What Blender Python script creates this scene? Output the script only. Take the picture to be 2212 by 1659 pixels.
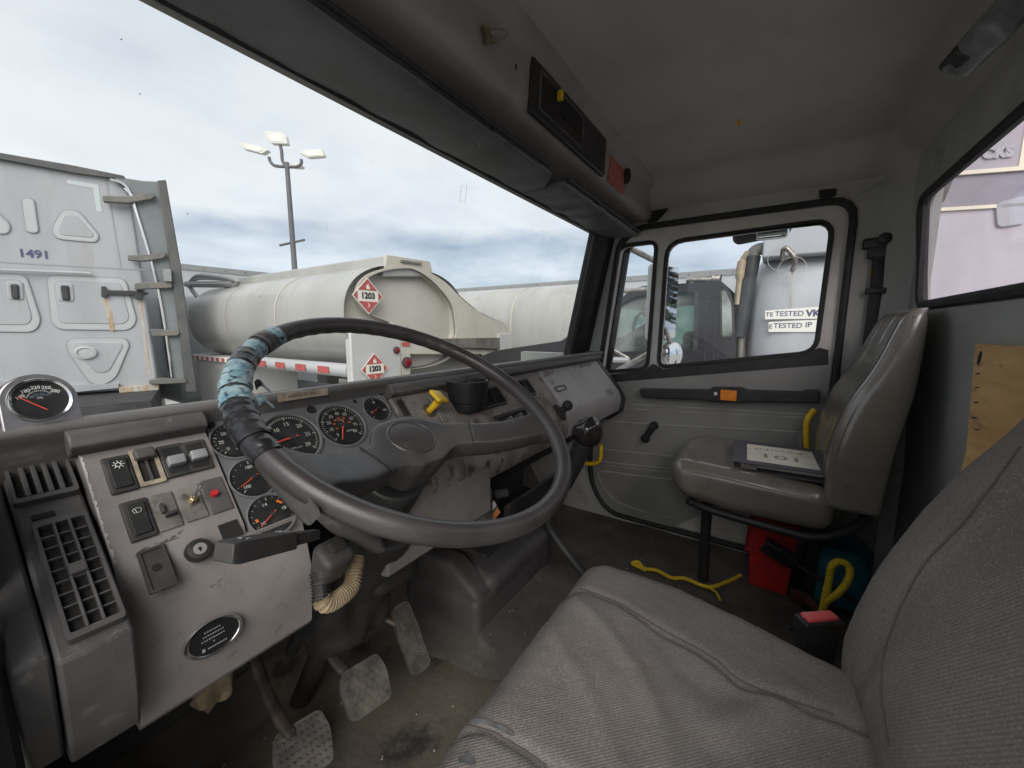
import bpy, bmesh, math, random
from mathutils import Vector as V, Matrix, noise
from mathutils import geometry as MG
for o in list(bpy.data.objects): bpy.data.objects.remove(o)
random.seed(7)
SC = bpy.context.scene
COL = SC.collection
PI = math.pi
R = math.radians
# ------------------------------------------------------------------ camera (origin = the photographer's eye)
# All distances in metres; the cab floor is 0.90 below the eye, the yard 2.15 below it.
HEAD, PITCH = R(33.3), R(8.0)
FW = V((math.cos(PITCH)*math.cos(HEAD), math.cos(PITCH)*math.sin(HEAD), -math.sin(PITCH)))
RT = V((math.sin(HEAD), -math.cos(HEAD), 0))
UP = RT.cross(FW)
cam = bpy.data.cameras.new('camera'); cam.sensor_width = 36; cam.lens = 36*850/2212
cam.clip_start = 0.02; cam.clip_end = 3000
camo = bpy.data.objects.new('camera', cam); COL.objects.link(camo); SC.camera = camo
camo.matrix_world = Matrix((RT, UP, -FW)).transposed().to_4x4()
# ------------------------------------------------------------------ sky and light: bright overcast
SUN_EL, SUN_AZ = R(36), R(240)
w = bpy.data.worlds.new('World'); SC.world = w; w.use_nodes = True
nt = w.node_tree; nt.nodes.clear()
def N(nt, t, **k):
    n = nt.nodes.new(t)
    for a, b in k.items(): setattr(n, a, b)
    return n
sky = N(nt, 'ShaderNodeTexSky', sky_type='NISHITA', sun_disc=False, sun_elevation=SUN_EL, sun_rotation=SUN_AZ)
bg1 = N(nt, 'ShaderNodeBackground'); bg1.inputs[1].default_value = 0.12
nt.links.new(sky.outputs[0], bg1.inputs[0])
tc = N(nt, 'ShaderNodeTexCoord')
sep = N(nt, 'ShaderNodeSeparateXYZ'); nt.links.new(tc.outputs['Generated'], sep.inputs[0])
# flatten the direction on a cloud deck: (x,y)/(z+.12)
za = N(nt, 'ShaderNodeMath', operation='MAXIMUM'); nt.links.new(sep.outputs[2], za.inputs[0]); za.inputs[1].default_value = 0.0
zb = N(nt, 'ShaderNodeMath', operation='ADD'); nt.links.new(za.outputs[0], zb.inputs[0]); zb.inputs[1].default_value = 0.16
dx = N(nt, 'ShaderNodeMath', operation='DIVIDE'); dy = N(nt, 'ShaderNodeMath', operation='DIVIDE')
nt.links.new(sep.outputs[0], dx.inputs[0]); nt.links.new(zb.outputs[0], dx.inputs[1])
nt.links.new(sep.outputs[1], dy.inputs[0]); nt.links.new(zb.outputs[0], dy.inputs[1])
cmb = N(nt, 'ShaderNodeCombineXYZ'); nt.links.new(dx.outputs[0], cmb.inputs[0]); nt.links.new(dy.outputs[0], cmb.inputs[1])
cmb.inputs[2].default_value = 3.7
n1 = N(nt, 'ShaderNodeTexNoise'); n1.inputs['Scale'].default_value = 0.75; n1.inputs['Detail'].default_value = 9; n1.inputs['Roughness'].default_value = .55
nt.links.new(cmb.outputs[0], n1.inputs['Vector'])
r1 = N(nt, 'ShaderNodeValToRGB'); nt.links.new(n1.outputs['Fac'], r1.inputs[0])
e = r1.color_ramp.elements
e[0].position = .30; e[0].color = (.62, .66, .71, 1)
e[1].position = .58; e[1].color = (.83, .845, .845, 1)
m = r1.color_ramp.elements.new(.44); m.color = (.76, .79, .81, 1)
# a bank of blue-grey cloud low over the horizon
n2 = N(nt, 'ShaderNodeTexNoise'); n2.inputs['Scale'].default_value = 1.1; n2.inputs['Detail'].default_value = 7
nt.links.new(cmb.outputs[0], n2.inputs['Vector'])
ba = N(nt, 'ShaderNodeMath', operation='MULTIPLY_ADD'); nt.links.new(n2.outputs['Fac'], ba.inputs[0]); ba.inputs[1].default_value = .16
nt.links.new(sep.outputs[2], ba.inputs[2])
r2 = N(nt, 'ShaderNodeMapRange'); nt.links.new(ba.outputs[0], r2.inputs[0])
r2.inputs[1].default_value = .275; r2.inputs[2].default_value = .315; r2.inputs[3].default_value = 1; r2.inputs[4].default_value = 0
lowc = N(nt, 'ShaderNodeValToRGB'); nt.links.new(n1.outputs['Fac'], lowc.inputs[0])
lowc.color_ramp.elements[0].position = .36; lowc.color_ramp.elements[0].color = (.30, .37, .46, 1)
lowc.color_ramp.elements[1].position = .62; lowc.color_ramp.elements[1].color = (.68, .73, .79, 1)
mxc = N(nt, 'ShaderNodeMix', data_type='RGBA'); nt.links.new(r2.outputs[0], mxc.inputs[0])
nt.links.new(r1.outputs[0], mxc.inputs[6]); nt.links.new(lowc.outputs[0], mxc.inputs[7])
bg2 = N(nt, 'ShaderNodeBackground'); nt.links.new(mxc.outputs[2], bg2.inputs[0]); bg2.inputs[1].default_value = 0.50
mix = N(nt, 'ShaderNodeMixShader'); mix.inputs[0].default_value = .92
nt.links.new(bg1.outputs[0], mix.inputs[1]); nt.links.new(bg2.outputs[0], mix.inputs[2])
wo = N(nt, 'ShaderNodeOutputWorld'); nt.links.new(mix.outputs[0], wo.inputs[0])
sl = bpy.data.lights.new('sun', 'SUN'); sl.energy = 1.35; sl.angle = R(50); sl.color = (1, .96, .9)
so = bpy.data.objects.new('sun', sl); COL.objects.link(so)
sd = V((math.sin(SUN_AZ)*math.cos(SUN_EL), math.cos(SUN_AZ)*math.cos(SUN_EL), math.sin(SUN_EL)))
so.rotation_euler = sd.to_track_quat('Z', 'Y').to_euler(); so.location = (0, 0, 30)
SC.view_settings.view_transform = 'Standard'; SC.view_settings.look = 'None'
SC.view_settings.gamma = 1; SC.view_settings.exposure = 1.2; SC.view_settings.use_curve_mapping = False
cy = SC.cycles
cy.use_denoising = True; cy.max_bounces = 12; cy.diffuse_bounces = 6; cy.glossy_bounces = 4; cy.transmission_bounces = 6
cy.transparent_max_bounces = 16; cy.sample_clamp_indirect = 8; cy.caustics_reflective = False; cy.caustics_refractive = False

# ------------------------------------------------------------------ measuring: a photo pixel (2212 wide) meets a real plane of the cab
def ray(x, y): return FW + RT*((x-1106)/850) + UP*((829.5-y)/850)
class Plane:
    def __init__(s, o, ex, ey):
        s.o = V(o); s.ex = V(ex).normalized(); s.ey = V(ey); s.ey = (s.ey - s.ex*s.ey.dot(s.ex)).normalized(); s.n = s.ex.cross(s.ey)
    def pt(s, x, y, off=0):
        d = ray(x, y); return d*(((s.o+s.n*off).dot(s.n))/d.dot(s.n))
    def uv(s, x, y, off=0):
        p = s.pt(x, y, off)-s.o; return (p.dot(s.ex), p.dot(s.ey))
    def uvs(s, pts, off=0): return [s.uv(*p, off) for p in pts]
    def m(s, u=0, v=0, w=0, rot=0):
        M = Matrix((s.ex, s.ey, s.n)).transposed().to_4x4(); M.translation = s.o+s.ex*u+s.ey*v+s.n*w
        return M @ Matrix.Rotation(rot, 4, 'Z')
    def at(s, u, v, w=0): return s.o+s.ex*u+s.ey*v+s.n*w
def onX(x, y, c): d = ray(x, y); return d*(c/d.x)
def onY(x, y, c): d = ray(x, y); return d*(c/d.y)
def onZ(x, y, c): d = ray(x, y); return d*(c/d.z)

# ------------------------------------------------------------------ materials
MATS = {}
def M(name, c, c2=None, sc=8.0, lo=.4, hi=.62, rough=.6, metal=0.0, bump=0.0, bsc=200.0, spec=.4, rv=0.0, detail=6, stretch=(1, 1, 1), c3=None, sc3=30.0, lo3=.6, hi3=.66, coat=0, trans=0, wave=None):
    m = bpy.data.materials.new(name); m.use_nodes = True; t = m.node_tree; b = t.nodes['Principled BSDF']
    b.inputs['Base Color'].default_value = (*c, 1); b.inputs['Roughness'].default_value = rough; b.inputs['Metallic'].default_value = metal
    b.inputs['Specular IOR Level'].default_value = spec
    if coat: b.inputs['Coat Weight'].default_value = coat; b.inputs['Coat Roughness'].default_value = .15
    co = N(t, 'ShaderNodeTexCoord'); mp = N(t, 'ShaderNodeMapping'); t.links.new(co.outputs['Object'], mp.inputs[0]); mp.inputs['Scale'].default_value = stretch
    if c2 is not None:
        n = N(t, 'ShaderNodeTexNoise'); n.inputs['Scale'].default_value = sc; n.inputs['Detail'].default_value = detail; n.inputs['Roughness'].default_value = .6
        t.links.new(mp.outputs[0], n.inputs['Vector'])
        mr = N(t, 'ShaderNodeMapRange'); t.links.new(n.outputs['Fac'], mr.inputs[0]); mr.inputs[1].default_value = lo; mr.inputs[2].default_value = hi
        mx = N(t, 'ShaderNodeMix', data_type='RGBA'); t.links.new(mr.outputs[0], mx.inputs[0]); mx.inputs[6].default_value = (*c, 1); mx.inputs[7].default_value = (*c2, 1)
        last = mx.outputs[2]
        if c3 is not None:
            k = N(t, 'ShaderNodeTexNoise'); k.inputs['Scale'].default_value = sc3; k.inputs['Detail'].default_value = 8; k.inputs['Roughness'].default_value = .65
            t.links.new(mp.outputs[0], k.inputs['Vector'])
            kr = N(t, 'ShaderNodeMapRange'); t.links.new(k.outputs['Fac'], kr.inputs[0]); kr.inputs[1].default_value = lo3; kr.inputs[2].default_value = hi3
            m3 = N(t, 'ShaderNodeMix', data_type='RGBA'); t.links.new(kr.outputs[0], m3.inputs[0]); t.links.new(last, m3.inputs[6]); m3.inputs[7].default_value = (*c3, 1)
            last = m3.outputs[2]
        t.links.new(last, b.inputs['Base Color'])
        if rv:
            ra = N(t, 'ShaderNodeMapRange'); t.links.new(n.outputs['Fac'], ra.inputs[0]); ra.inputs[1].default_value = .3; ra.inputs[2].default_value = .7
            ra.inputs[3].default_value = rough-rv; ra.inputs[4].default_value = rough+rv; t.links.new(ra.outputs[0], b.inputs['Roughness'])
    if bump:
        n = N(t, 'ShaderNodeTexNoise'); n.inputs['Scale'].default_value = bsc; n.inputs['Detail'].default_value = 3
        t.links.new(mp.outputs[0], n.inputs['Vector'])
        src = n.outputs['Fac']
        if wave:
            wv = N(t, 'ShaderNodeTexWave', wave_type='BANDS', bands_direction=wave[0]); wv.inputs['Scale'].default_value = wave[1]; wv.inputs['Distortion'].default_value = wave[2]; wv.inputs['Detail'].default_value = 2
            t.links.new(mp.outputs[0], wv.inputs['Vector'])
            ad = N(t, 'ShaderNodeMath', operation='ADD'); t.links.new(src, ad.inputs[0]); t.links.new(wv.outputs['Fac'], ad.inputs[1]); src = ad.outputs[0]
        bp = N(t, 'ShaderNodeBump'); bp.inputs['Strength'].default_value = bump; bp.inputs['Distance'].default_value = .002
        t.links.new(src, bp.inputs['Height']); t.links.new(bp.outputs[0], b.inputs['Normal'])
    MATS[name] = m; return m
def glass_mat(name, tint=(1, 1, 1), refl=1.0, dirt_haze=.03, dsc=3.0):
    m = bpy.data.materials.new(name); m.use_nodes = True; t = m.node_tree; t.nodes.clear()
    out = N(t, 'ShaderNodeOutputMaterial'); tr = N(t, 'ShaderNodeBsdfTransparent'); tr.inputs[0].default_value = (*tint, 1)
    gl = N(t, 'ShaderNodeBsdfGlossy'); gl.inputs['Roughness'].default_value = .02
    fr = N(t, 'ShaderNodeLayerWeight'); fr.inputs[0].default_value = .5
    pw = N(t, 'ShaderNodeMath', operation='POWER'); t.links.new(fr.outputs['Facing'], pw.inputs[0]); pw.inputs[1].default_value = 5
    mu = N(t, 'ShaderNodeMath', operation='MULTIPLY_ADD'); t.links.new(pw.outputs[0], mu.inputs[0]); mu.inputs[1].default_value = .45*refl; mu.inputs[2].default_value = .02*refl
    mx = N(t, 'ShaderNodeMixShader'); t.links.new(mu.outputs[0], mx.inputs[0]); t.links.new(tr.outputs[0], mx.inputs[1]); t.links.new(gl.outputs[0], mx.inputs[2])
    co = N(t, 'ShaderNodeTexCoord'); n = N(t, 'ShaderNodeTexNoise'); n.inputs['Scale'].default_value = dsc; n.inputs['Detail'].default_value = 7; t.links.new(co.outputs['Object'], n.inputs['Vector'])
    mr = N(t, 'ShaderNodeMapRange'); t.links.new(n.outputs['Fac'], mr.inputs[0]); mr.inputs[1].default_value = .45; mr.inputs[2].default_value = .8; mr.inputs[3].default_value = dirt_haze*.3; mr.inputs[4].default_value = dirt_haze*2
    df = N(t, 'ShaderNodeBsdfDiffuse'); df.inputs[0].default_value = (.7, .7, .7, 1)
    m2 = N(t, 'ShaderNodeMixShader'); t.links.new(mr.outputs[0], m2.inputs[0]); t.links.new(mx.outputs[0], m2.inputs[1]); t.links.new(df.outputs[0], m2.inputs[2])
    t.links.new(m2.outputs[0], out.inputs[0]); MATS[name] = m; return m

# ------------------------------------------------------------------ mesh builder
def crom(pts, k=6, closed=False):
    P = [V(p) for p in pts]; n = len(P); out = []
    for i in range(n if closed else n-1):
        a = P[(i-1) % n] if (closed or i) else P[0]*2-P[1]; b = P[i]; c = P[(i+1) % n]
        d = P[(i+2) % n] if (closed or i+2 < n) else P[n-1]*2-P[n-2]
        for j in range(k):
            t = j/k
            out.append(.5*((2*b)+(c-a)*t+(2*a-5*b+4*c-d)*t*t+(3*b-a-3*c+d)*t**3))
    if not closed: out.append(P[-1])
    return out
def rrect(x0, y0, x1, y1, r, k=5):
    o = []
    for cx, cy_, a in ((x1-r, y1-r, 0), (x0+r, y1-r, 90), (x0+r, y0+r, 180), (x1-r, y0+r, 270)):
        for j in range(k+1):
            t = R(a+90*j/k); o.append((cx+r*math.cos(t), cy_+r*math.sin(t)))
    return o
def ell(cx, cy_, rx, ry=None, n=40): return [(cx+rx*math.cos(2*PI*i/n), cy_+(ry or rx)*math.sin(2*PI*i/n)) for i in range(n)]
def roundpoly(pts, r, k=4):
    o = []; n = len(pts)
    for i in range(n):
        p = V(pts[i]); a = V(pts[i-1])-p; b = V(pts[(i+1) % n])-p
        rr = min(r[i] if isinstance(r, (list, tuple)) else r, a.length*.48, b.length*.48)
        if rr < 1e-6: o.append(tuple(p)); continue
        s = p+a.normalized()*rr; e = p+b.normalized()*rr
        for j in range(k+1):
            t = j/k; q = s*(1-t)**2+p*2*t*(1-t)+e*t*t; o.append((q.x, q.y))
    return o
def offs(poly, d):
    n = len(poly); ar = sum(poly[i-1][0]*poly[i][1]-poly[i][0]*poly[i-1][1] for i in range(n)); sg = 1 if ar > 0 else -1; o = []
    for i in range(n):
        a = V(poly[i-1]); b = V(poly[i]); c = V(poly[(i+1) % n])
        t = (c-a).normalized(); o.append((b.x+t.y*d*sg, b.y-t.x*d*sg))
    return o
class G:
    def __init__(s): s.v = []; s.f = []; s.mi = []; s.mats = []; s.cur = 0; s.X = Matrix()
    def mat(s, m):
        m = MATS[m] if isinstance(m, str) else m
        if m not in s.mats: s.mats.append(m)
        s.cur = s.mats.index(m); return s
    def at(s, X=None): s.X = X if X is not None else Matrix(); return s
    def add(s, vs, fs):
        b = len(s.v); s.v += [s.X @ V(p) for p in vs]; s.f += [tuple(i+b for i in f) for f in fs]; s.mi += [s.cur]*len(fs); return s
    def box(s, x0, y0, z0, x1, y1, z1):
        vs = [(x, y, z) for x in (x0, x1) for y in (y0, y1) for z in (z0, z1)]
        return s.add(vs, [(0, 1, 3, 2), (4, 6, 7, 5), (0, 4, 5, 1), (2, 3, 7, 6), (0, 2, 6, 4), (1, 5, 7, 3)])
    def rbox(s, c, sz, r, k=2, m=1, fn=None):
        h = [d/2 for d in sz]; r = min(r, min(h)*.999); ms = m if isinstance(m, (tuple, list)) else (m, m, m)
        ax = []
        for d, mm in zip(h, ms):
            i = d-r; lo = [-(i+r*math.tan(PI/4*(k-j)/k)) for j in range(k)]
            mid = [-i+2*i*j/mm for j in range(mm+1)] if i > 1e-9 else [0.0]
            ax.append(lo+mid+[-x for x in reversed(lo)])
        idx = {}; vs = []; fs = []
        def vid(q):
            key = tuple(round(x, 7) for x in q)
            if key not in idx:
                inn = V([max(-(h[a]-r), min(h[a]-r, q[a])) for a in range(3)]); d = V(q)-inn
                p = inn+d.normalized()*r if d.length > 1e-12 else inn
                p = p+V(c); p = fn(p) if fn else p
                idx[key] = len(vs); vs.append(p)
            return idx[key]
        for a in range(3):
            b, c2 = (a+1) % 3, (a+2) % 3
            for sg in (0, -1):
                for i in range(len(ax[b])-1):
                    for j in range(len(ax[c2])-1):
                        qs = []
                        for ii, jj in ((i, j), (i+1, j), (i+1, j+1), (i, j+1)):
                            q = [0, 0, 0]; q[a] = ax[a][sg]; q[b] = ax[b][ii]; q[c2] = ax[c2][jj]; qs.append(vid(q))
                        fs.append(tuple(qs) if sg else tuple(reversed(qs)))
        return s.add(vs, fs)
    def prism(s, poly, z0, z1, cap0=True, cap1=True):
        n = len(poly)
        if sum(poly[i-1][0]*poly[i][1]-poly[i][0]*poly[i-1][1] for i in range(n)) < 0: poly = poly[::-1]
        vs = [(p[0], p[1], z0) for p in poly]+[(p[0], p[1], z1) for p in poly]
        fs = [(i, (i+1) % n, n+(i+1) % n, n+i) for i in range(n)]
        if cap0: fs.append(tuple(reversed(range(n))))
        if cap1: fs.append(tuple(range(n, 2*n)))
        return s.add(vs, fs)
    def prismx(s, yz, x0, x1):    # profile in (y,z) swept along x
        return s._sw([V((0, p[0], p[1])) for p in yz], V((x0, 0, 0)), V((x1, 0, 0)))
    def _sw(s, loop, a, b):
        n = len(loop); vs = [p+a for p in loop]+[p+b for p in loop]
        return s.add(vs, [(i, (i+1) % n, n+(i+1) % n, n+i) for i in range(n)]+[tuple(reversed(range(n))), tuple(range(n, 2*n))])
    def plate(s, outer, holes, z0, z1):
        loops = [[V((p[0], p[1])) for p in outer]]+[[V((p[0], p[1])) for p in h] for h in holes]
        tri = MG.tessellate_polygon([[V((p.x, p.y, 0)) for p in l] for l in loops])
        pts = [p for l in loops for p in l]; n = len(pts)
        vs = [(p.x, p.y, z0) for p in pts]+[(p.x, p.y, z1) for p in pts]; fs = []
        for t in tri:
            a, b, c = (pts[i] for i in t)
            t = t if (b-a).cross(c-a) > 0 else tuple(reversed(t))
            fs.append(tuple(i+n for i in t)); fs.append(tuple(reversed(t)))
        k = 0
        for li, l in enumerate(loops):
            ar = sum(l[i-1].cross(l[i]) for i in range(len(l))); fl = (ar > 0) != (li > 0)
            for i in range(len(l)):
                a, b = k+i, k+(i+1) % len(l); q = (a, b, b+n, a+n); fs.append(q if fl else tuple(reversed(q)))
            k += len(l)
        return s.add(vs, fs)
    def cyl(s, p0, p1, r0, r1=None, n=20, caps=True):
        return s.tube([p0, p1], [r0, r0 if r1 is None else r1], n, caps=caps)
    def tube(s, pts, r, n=10, closed=False, caps=True, flat=None):
        P = [V(p) for p in pts]; k = len(P); rs = r if isinstance(r, (list, tuple)) else [r]*k
        T = []
        for i in range(k):
            a = P[i-1] if (i or closed) else P[i]; b = P[(i+1) % k] if (i < k-1 or closed) else P[i]
            T.append((b-a).normalized())
        u = T[0].orthogonal().normalized() if flat is None else (V(flat[2])-T[0]*V(flat[2]).dot(T[0])).normalized(); vs = []
        for i in range(k):
            u = (u-T[i]*u.dot(T[i])).normalized(); w_ = T[i].cross(u)
            for j in range(n):
                a = 2*PI*j/n
                fa, fb = (flat[0], flat[1]) if flat else (1, 1)
                vs.append(P[i]+(u*math.cos(a)*fa+w_*math.sin(a)*fb)*rs[i])
        fs = []
        for i in range(k if closed else k-1):
            for j in range(n):
                a, b = i*n+j, i*n+(j+1) % n; c = ((i+1) % k)*n; fs.append((a, b, c+(j+1) % n, c+j))
        if caps and not closed: fs += [tuple(reversed(range(n))), tuple(range((k-1)*n, k*n))]
        return s.add(vs, fs)
    def lathe(s, prof, n=32, sx=1, sy=1, cap=True):   # (r,z) about local z
        vs = []; fs = []; k = len(prof)
        for r, z in prof:
            for j in range(n): vs.append((r*math.cos(2*PI*j/n)*sx, r*math.sin(2*PI*j/n)*sy, z))
        for i in range(k-1):
            for j in range(n): fs.append((i*n+j, i*n+(j+1) % n, (i+1)*n+(j+1) % n, (i+1)*n+j))
        if cap and prof[0][0] > 1e-6: fs.append(tuple(reversed(range(n))))
        if cap and prof[-1][0] > 1e-6: fs.append(tuple(range((k-1)*n, k*n)))
        return s.add(vs, fs)
    def grid(s, rows, closed=False):
        k = len(rows[0]); vs = [p for r in rows for p in r]; fs = []
        for i in range(len(rows)-1):
            for j in range(k if closed else k-1): fs.append((i*k+j, i*k+(j+1) % k, (i+1)*k+(j+1) % k, (i+1)*k+j))
        return s.add(vs, fs)
    def loft(s, rows, cap=True):
        s.grid(rows, True); k = len(rows[0])
        if cap: s.add(list(rows[0]), [tuple(reversed(range(k)))]); s.add(list(rows[-1]), [tuple(range(k))])
        return s
    def text(s, txt, size, X, ext=.0004, bold=0, sx=1.0, align='CENTER'):
        cu = bpy.data.curves.new('t', 'FONT'); cu.body = txt; cu.size = size; cu.align_x = align; cu.align_y = 'CENTER'; cu.extrude = ext; cu.offset = bold; cu.resolution_u = 3
        ob = bpy.data.objects.new('t', cu); me = bpy.data.meshes.new_from_object(ob)
        old = s.X; s.X = X @ Matrix.Diagonal((sx, 1, 1, 1))
        s.add([v.co.copy() for v in me.vertices], [tuple(p.vertices) for p in me.polygons]); s.X = old
        bpy.data.objects.remove(ob); bpy.data.curves.remove(cu); bpy.data.meshes.remove(me); return s
from mathutils.bvhtree import BVHTree
def bvh(g_): return BVHTree.FromPolygons([tuple(v) for v in g_.v], g_.f)
def hit(b, px, py, off=.0006):
    d = ray(px, py).normalized(); r_ = b.ray_cast(V((0, 0, 0)), d)
    if r_[0] is None: return None
    n_ = r_[1] if r_[1].dot(d) < 0 else -r_[1]
    return r_[0]+n_*off, n_
def hitline(b, pts, k=8, off=.0006):
    out = []
    for p in crom([(x, y, 0) for x, y in pts], k):
        h = hit(b, p.x, p.y, off)
        if h: out.append(h[0])
    return out
BASE = {}
def thing(name, label, cat, base, group=None, kind=None):
    o = bpy.data.objects.new(name, None); COL.objects.link(o); o.location = V(base); o.empty_display_size = .05
    o['label'] = label; o['category'] = cat
    if group: o['group'] = group
    BASE[o] = V(base); return o
def obj(name, g, parent=None, base=(0, 0, 0), sharp=38, sub=0, bevel=0, smooth=True, label=None):
    b = BASE[parent] if parent else V(base)
    me = bpy.data.meshes.new(name); me.from_pydata([p-b for p in g.v], [], g.f)
    for m_ in g.mats: me.materials.append(m_)
    me.polygons.foreach_set('material_index', g.mi)
    bm = bmesh.new(); bm.from_mesh(me); bmesh.ops.remove_doubles(bm, verts=bm.verts, dist=1e-6); bmesh.ops.recalc_face_normals(bm, faces=bm.faces); bm.to_mesh(me); bm.free()
    if smooth:
        me.polygons.foreach_set('use_smooth', [True]*len(me.polygons)); me.set_sharp_from_angle(angle=R(sharp))
    me.update()
    o = bpy.data.objects.new(name, me); COL.objects.link(o)
    if parent:
        o.parent = parent; BASE[o] = BASE[parent]
    else: o.location = b; BASE[o] = b
    if bevel:
        md = o.modifiers.new('bevel', 'BEVEL'); md.width = bevel; md.segments = 2; md.limit_method = 'ANGLE'; md.angle_limit = R(40); md.harden_normals = False
    if sub:
        md = o.modifiers.new('sub', 'SUBSURF'); md.levels = sub; md.render_levels = sub
    if label: o['label'] = label
    return o
def tag(o, label, cat, group=None, kind=None):
    if kind: o['kind'] = kind; return o
    o['label'] = label; o['category'] = cat
    if group: o['group'] = group
    return o
def g(m): return G().mat(m)
# ------------------------------------------------------------------ cab materials
M('headliner_vinyl', (.47, .452, .425), (.40, .386, .365), sc=3, rough=.75, bump=.25, bsc=400, c3=(.28, .268, .245), sc3=5, lo3=.60, hi3=.85)
M('header_plastic', (.34, .322, .31), (.27, .255, .245), sc=4, rough=.55, bump=.15, bsc=600, c3=(.17, .16, .15), sc3=7, lo3=.58, hi3=.8)
M('visor_vinyl', (0.153, 0.162, 0.171), (0.108, 0.112, 0.117), sc=7, rough=.5, bump=.2, bsc=300)
M('wall_vinyl', (.42, .425, .395), (.34, .342, .318), sc=3, rough=.6, bump=.2, bsc=500, c3=(.22, .215, .19), sc3=7, lo3=.58, hi3=.78)
M('door_vinyl', (.255, .258, .24), (.205, .206, .192), sc=3, rough=.55, bump=.2, bsc=450, c3=(.19, .18, .16), sc3=8, lo3=.62, hi3=.8)
M('door_paint', (.60, .585, .54), (.50, .485, .45), sc=6, rough=.45, c3=(.33, .31, .28), sc3=14, lo3=.62, hi3=.75)
M('black_rubber', (.018, .018, .019), (.03, .029, .028), sc=20, rough=.65)
M('black_plastic', (.022, .022, .023), (.036, .035, .034), sc=18, rough=.45, bump=.12, bsc=500, c3=(.075, .072, .068), sc3=40, lo3=.62, hi3=.8)
M('dark_plastic', (.080, .077, .077), (.105, .10, .098), sc=14, rough=.5, bump=.2, bsc=700, c3=(.20, .19, .175), sc3=34, lo3=.60, hi3=.74)
M('rail_plastic', (.17, .163, .16), (.11, .106, .103), sc=12, rough=.4, bump=.15, bsc=500, stretch=(.3, 1, 1), c3=(.26, .25, .235), sc3=24, lo3=.58, hi3=.72)
M('dash_paint', (.285, .26, .252), (.21, .19, .18), sc=9, lo=.36, hi=.66, rough=.5, bump=.12, bsc=450, c3=(.11, .09, .075), sc3=48, lo3=.59, hi3=.85)
M('dash_worn', (.25, .23, .215), (.11, .095, .08), sc=17, lo=.40, hi=.66, rough=.6, bump=.08, bsc=500, c3=(.06, .05, .042), sc3=38, lo3=.56, hi3=.66)
M('glove_paint', (.36, .345, .34), (.29, .275, .265), sc=6, rough=.42, bump=.08, bsc=500, c3=(.14, .12, .10), sc3=18, lo3=.62, hi3=.72)
M('cluster_plastic', (0.128, 0.131, 0.135), (0.165, 0.165, 0.168), sc=20, rough=.6, bump=.12, bsc=900, c3=(0.240, 0.232, 0.217), sc3=30, lo3=.65, hi3=.75)
M('dial_black', (.010, .010, .011), (.03, .026, .022), sc=60, lo=.55, hi=.75, rough=.5)
M('mark_white', (.75, .75, .72), rough=.6)
M('mark_orange', (.75, .17, .03), rough=.5)
M('needle_red', (.85, .10, .04), rough=.45)
M('red_plastic', (.62, .03, .025), (.42, .03, .03), sc=20, rough=.45)
M('chrome', (.78, .78, .78), rough=.16, metal=1)
M('dull_metal', (.42, .40, .37), (.25, .22, .19), sc=40, rough=.38, metal=.9)
M('brass_metal', (.48, .40, .26), (.3, .25, .18), sc=60, rough=.35, metal=.9)
M('wheel_rubber', (.045, .041, .041), (.062, .057, .056), sc=14, rough=.34, rv=.08, bump=.12, bsc=700, spec=.5, c3=(.085, .08, .078), sc3=60, lo3=.6, hi3=.8)
M('hub_rubber', (.045, .043, .044), (.085, .082, .08), sc=9, rough=.42, rv=.1, bump=.2, bsc=600, c3=(.13, .127, .124), sc3=45, lo3=.6, hi3=.75)
M('tape_black', (.012, .012, .014), (.03, .03, .033), sc=30, rough=.25, bump=.5, bsc=90)
M('tape_blue', (.10, .22, .28), (.30, .41, .43), sc=55, lo=.38, hi=.62, rough=.22, bump=.9, bsc=110, c3=(.02, .03, .05), sc3=70, lo3=.52, hi3=.60, stretch=(1, 1, 2.2))
M('yellow_plastic', (.80, .54, .02), (.66, .42, .03), sc=40, rough=.4)
M('label_tan', (.45, .38, .29), (.30, .25, .19), sc=60, rough=.7)
M('label_ink', (.09, .08, .075), rough=.8)
M('floor_rubber', (0.128, 0.117, 0.105), (0.083, 0.076, 0.071), sc=5, rough=.75, bump=.3, bsc=160, c3=(0.210, 0.180, 0.150), sc3=9, lo3=.58, hi3=.75)
M('floor_mud', (.165, .138, .108), (.09, .077, .062), sc=5, lo=.35, hi=.65, rough=.85, bump=.8, bsc=90, c3=(.035, .031, .028), sc3=6, lo3=.56, hi3=.66)
M('firewall_dark', (.016, .015, .015), (.03, .027, .024), sc=6, rough=.8)
M('foam_tan', (.24, .185, .115), (.13, .10, .06), sc=40, rough=.95, bump=.8, bsc=90)
M('yellow_speck', (.75, .48, .05), (.5, .3, .04), sc=60, rough=.8)
M('white_bolt', (.7, .7, .68), rough=.4)
M('amber_lens', (.85, .26, .02), (.7, .2, .02), sc=80, rough=.25)
M('sticker_red', (.50, .035, .03), rough=.5)
glass_mat('windshield_glass', tint=(.985, .995, .99), dirt_haze=.045, dsc=5)
glass_mat('door_glass', tint=(.97, .98, .99), dirt_haze=.03, dsc=3)
glass_mat('rear_glass', tint=(.97, .94, .99), dirt_haze=.06, dsc=2)
glass_mat('gauge_glass', refl=.25, dirt_haze=.012, dsc=25)

XW = 1.76; XL = -0.02; FLOOR = -.90; YR = -.345
# ------------------------------------------------------------------ truck cab shell
cab = thing('truck_cab', 'worn grey interior shell of an old work truck cab seen from the driver side', 'truck cab', (.87, .3, FLOOR))
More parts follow.
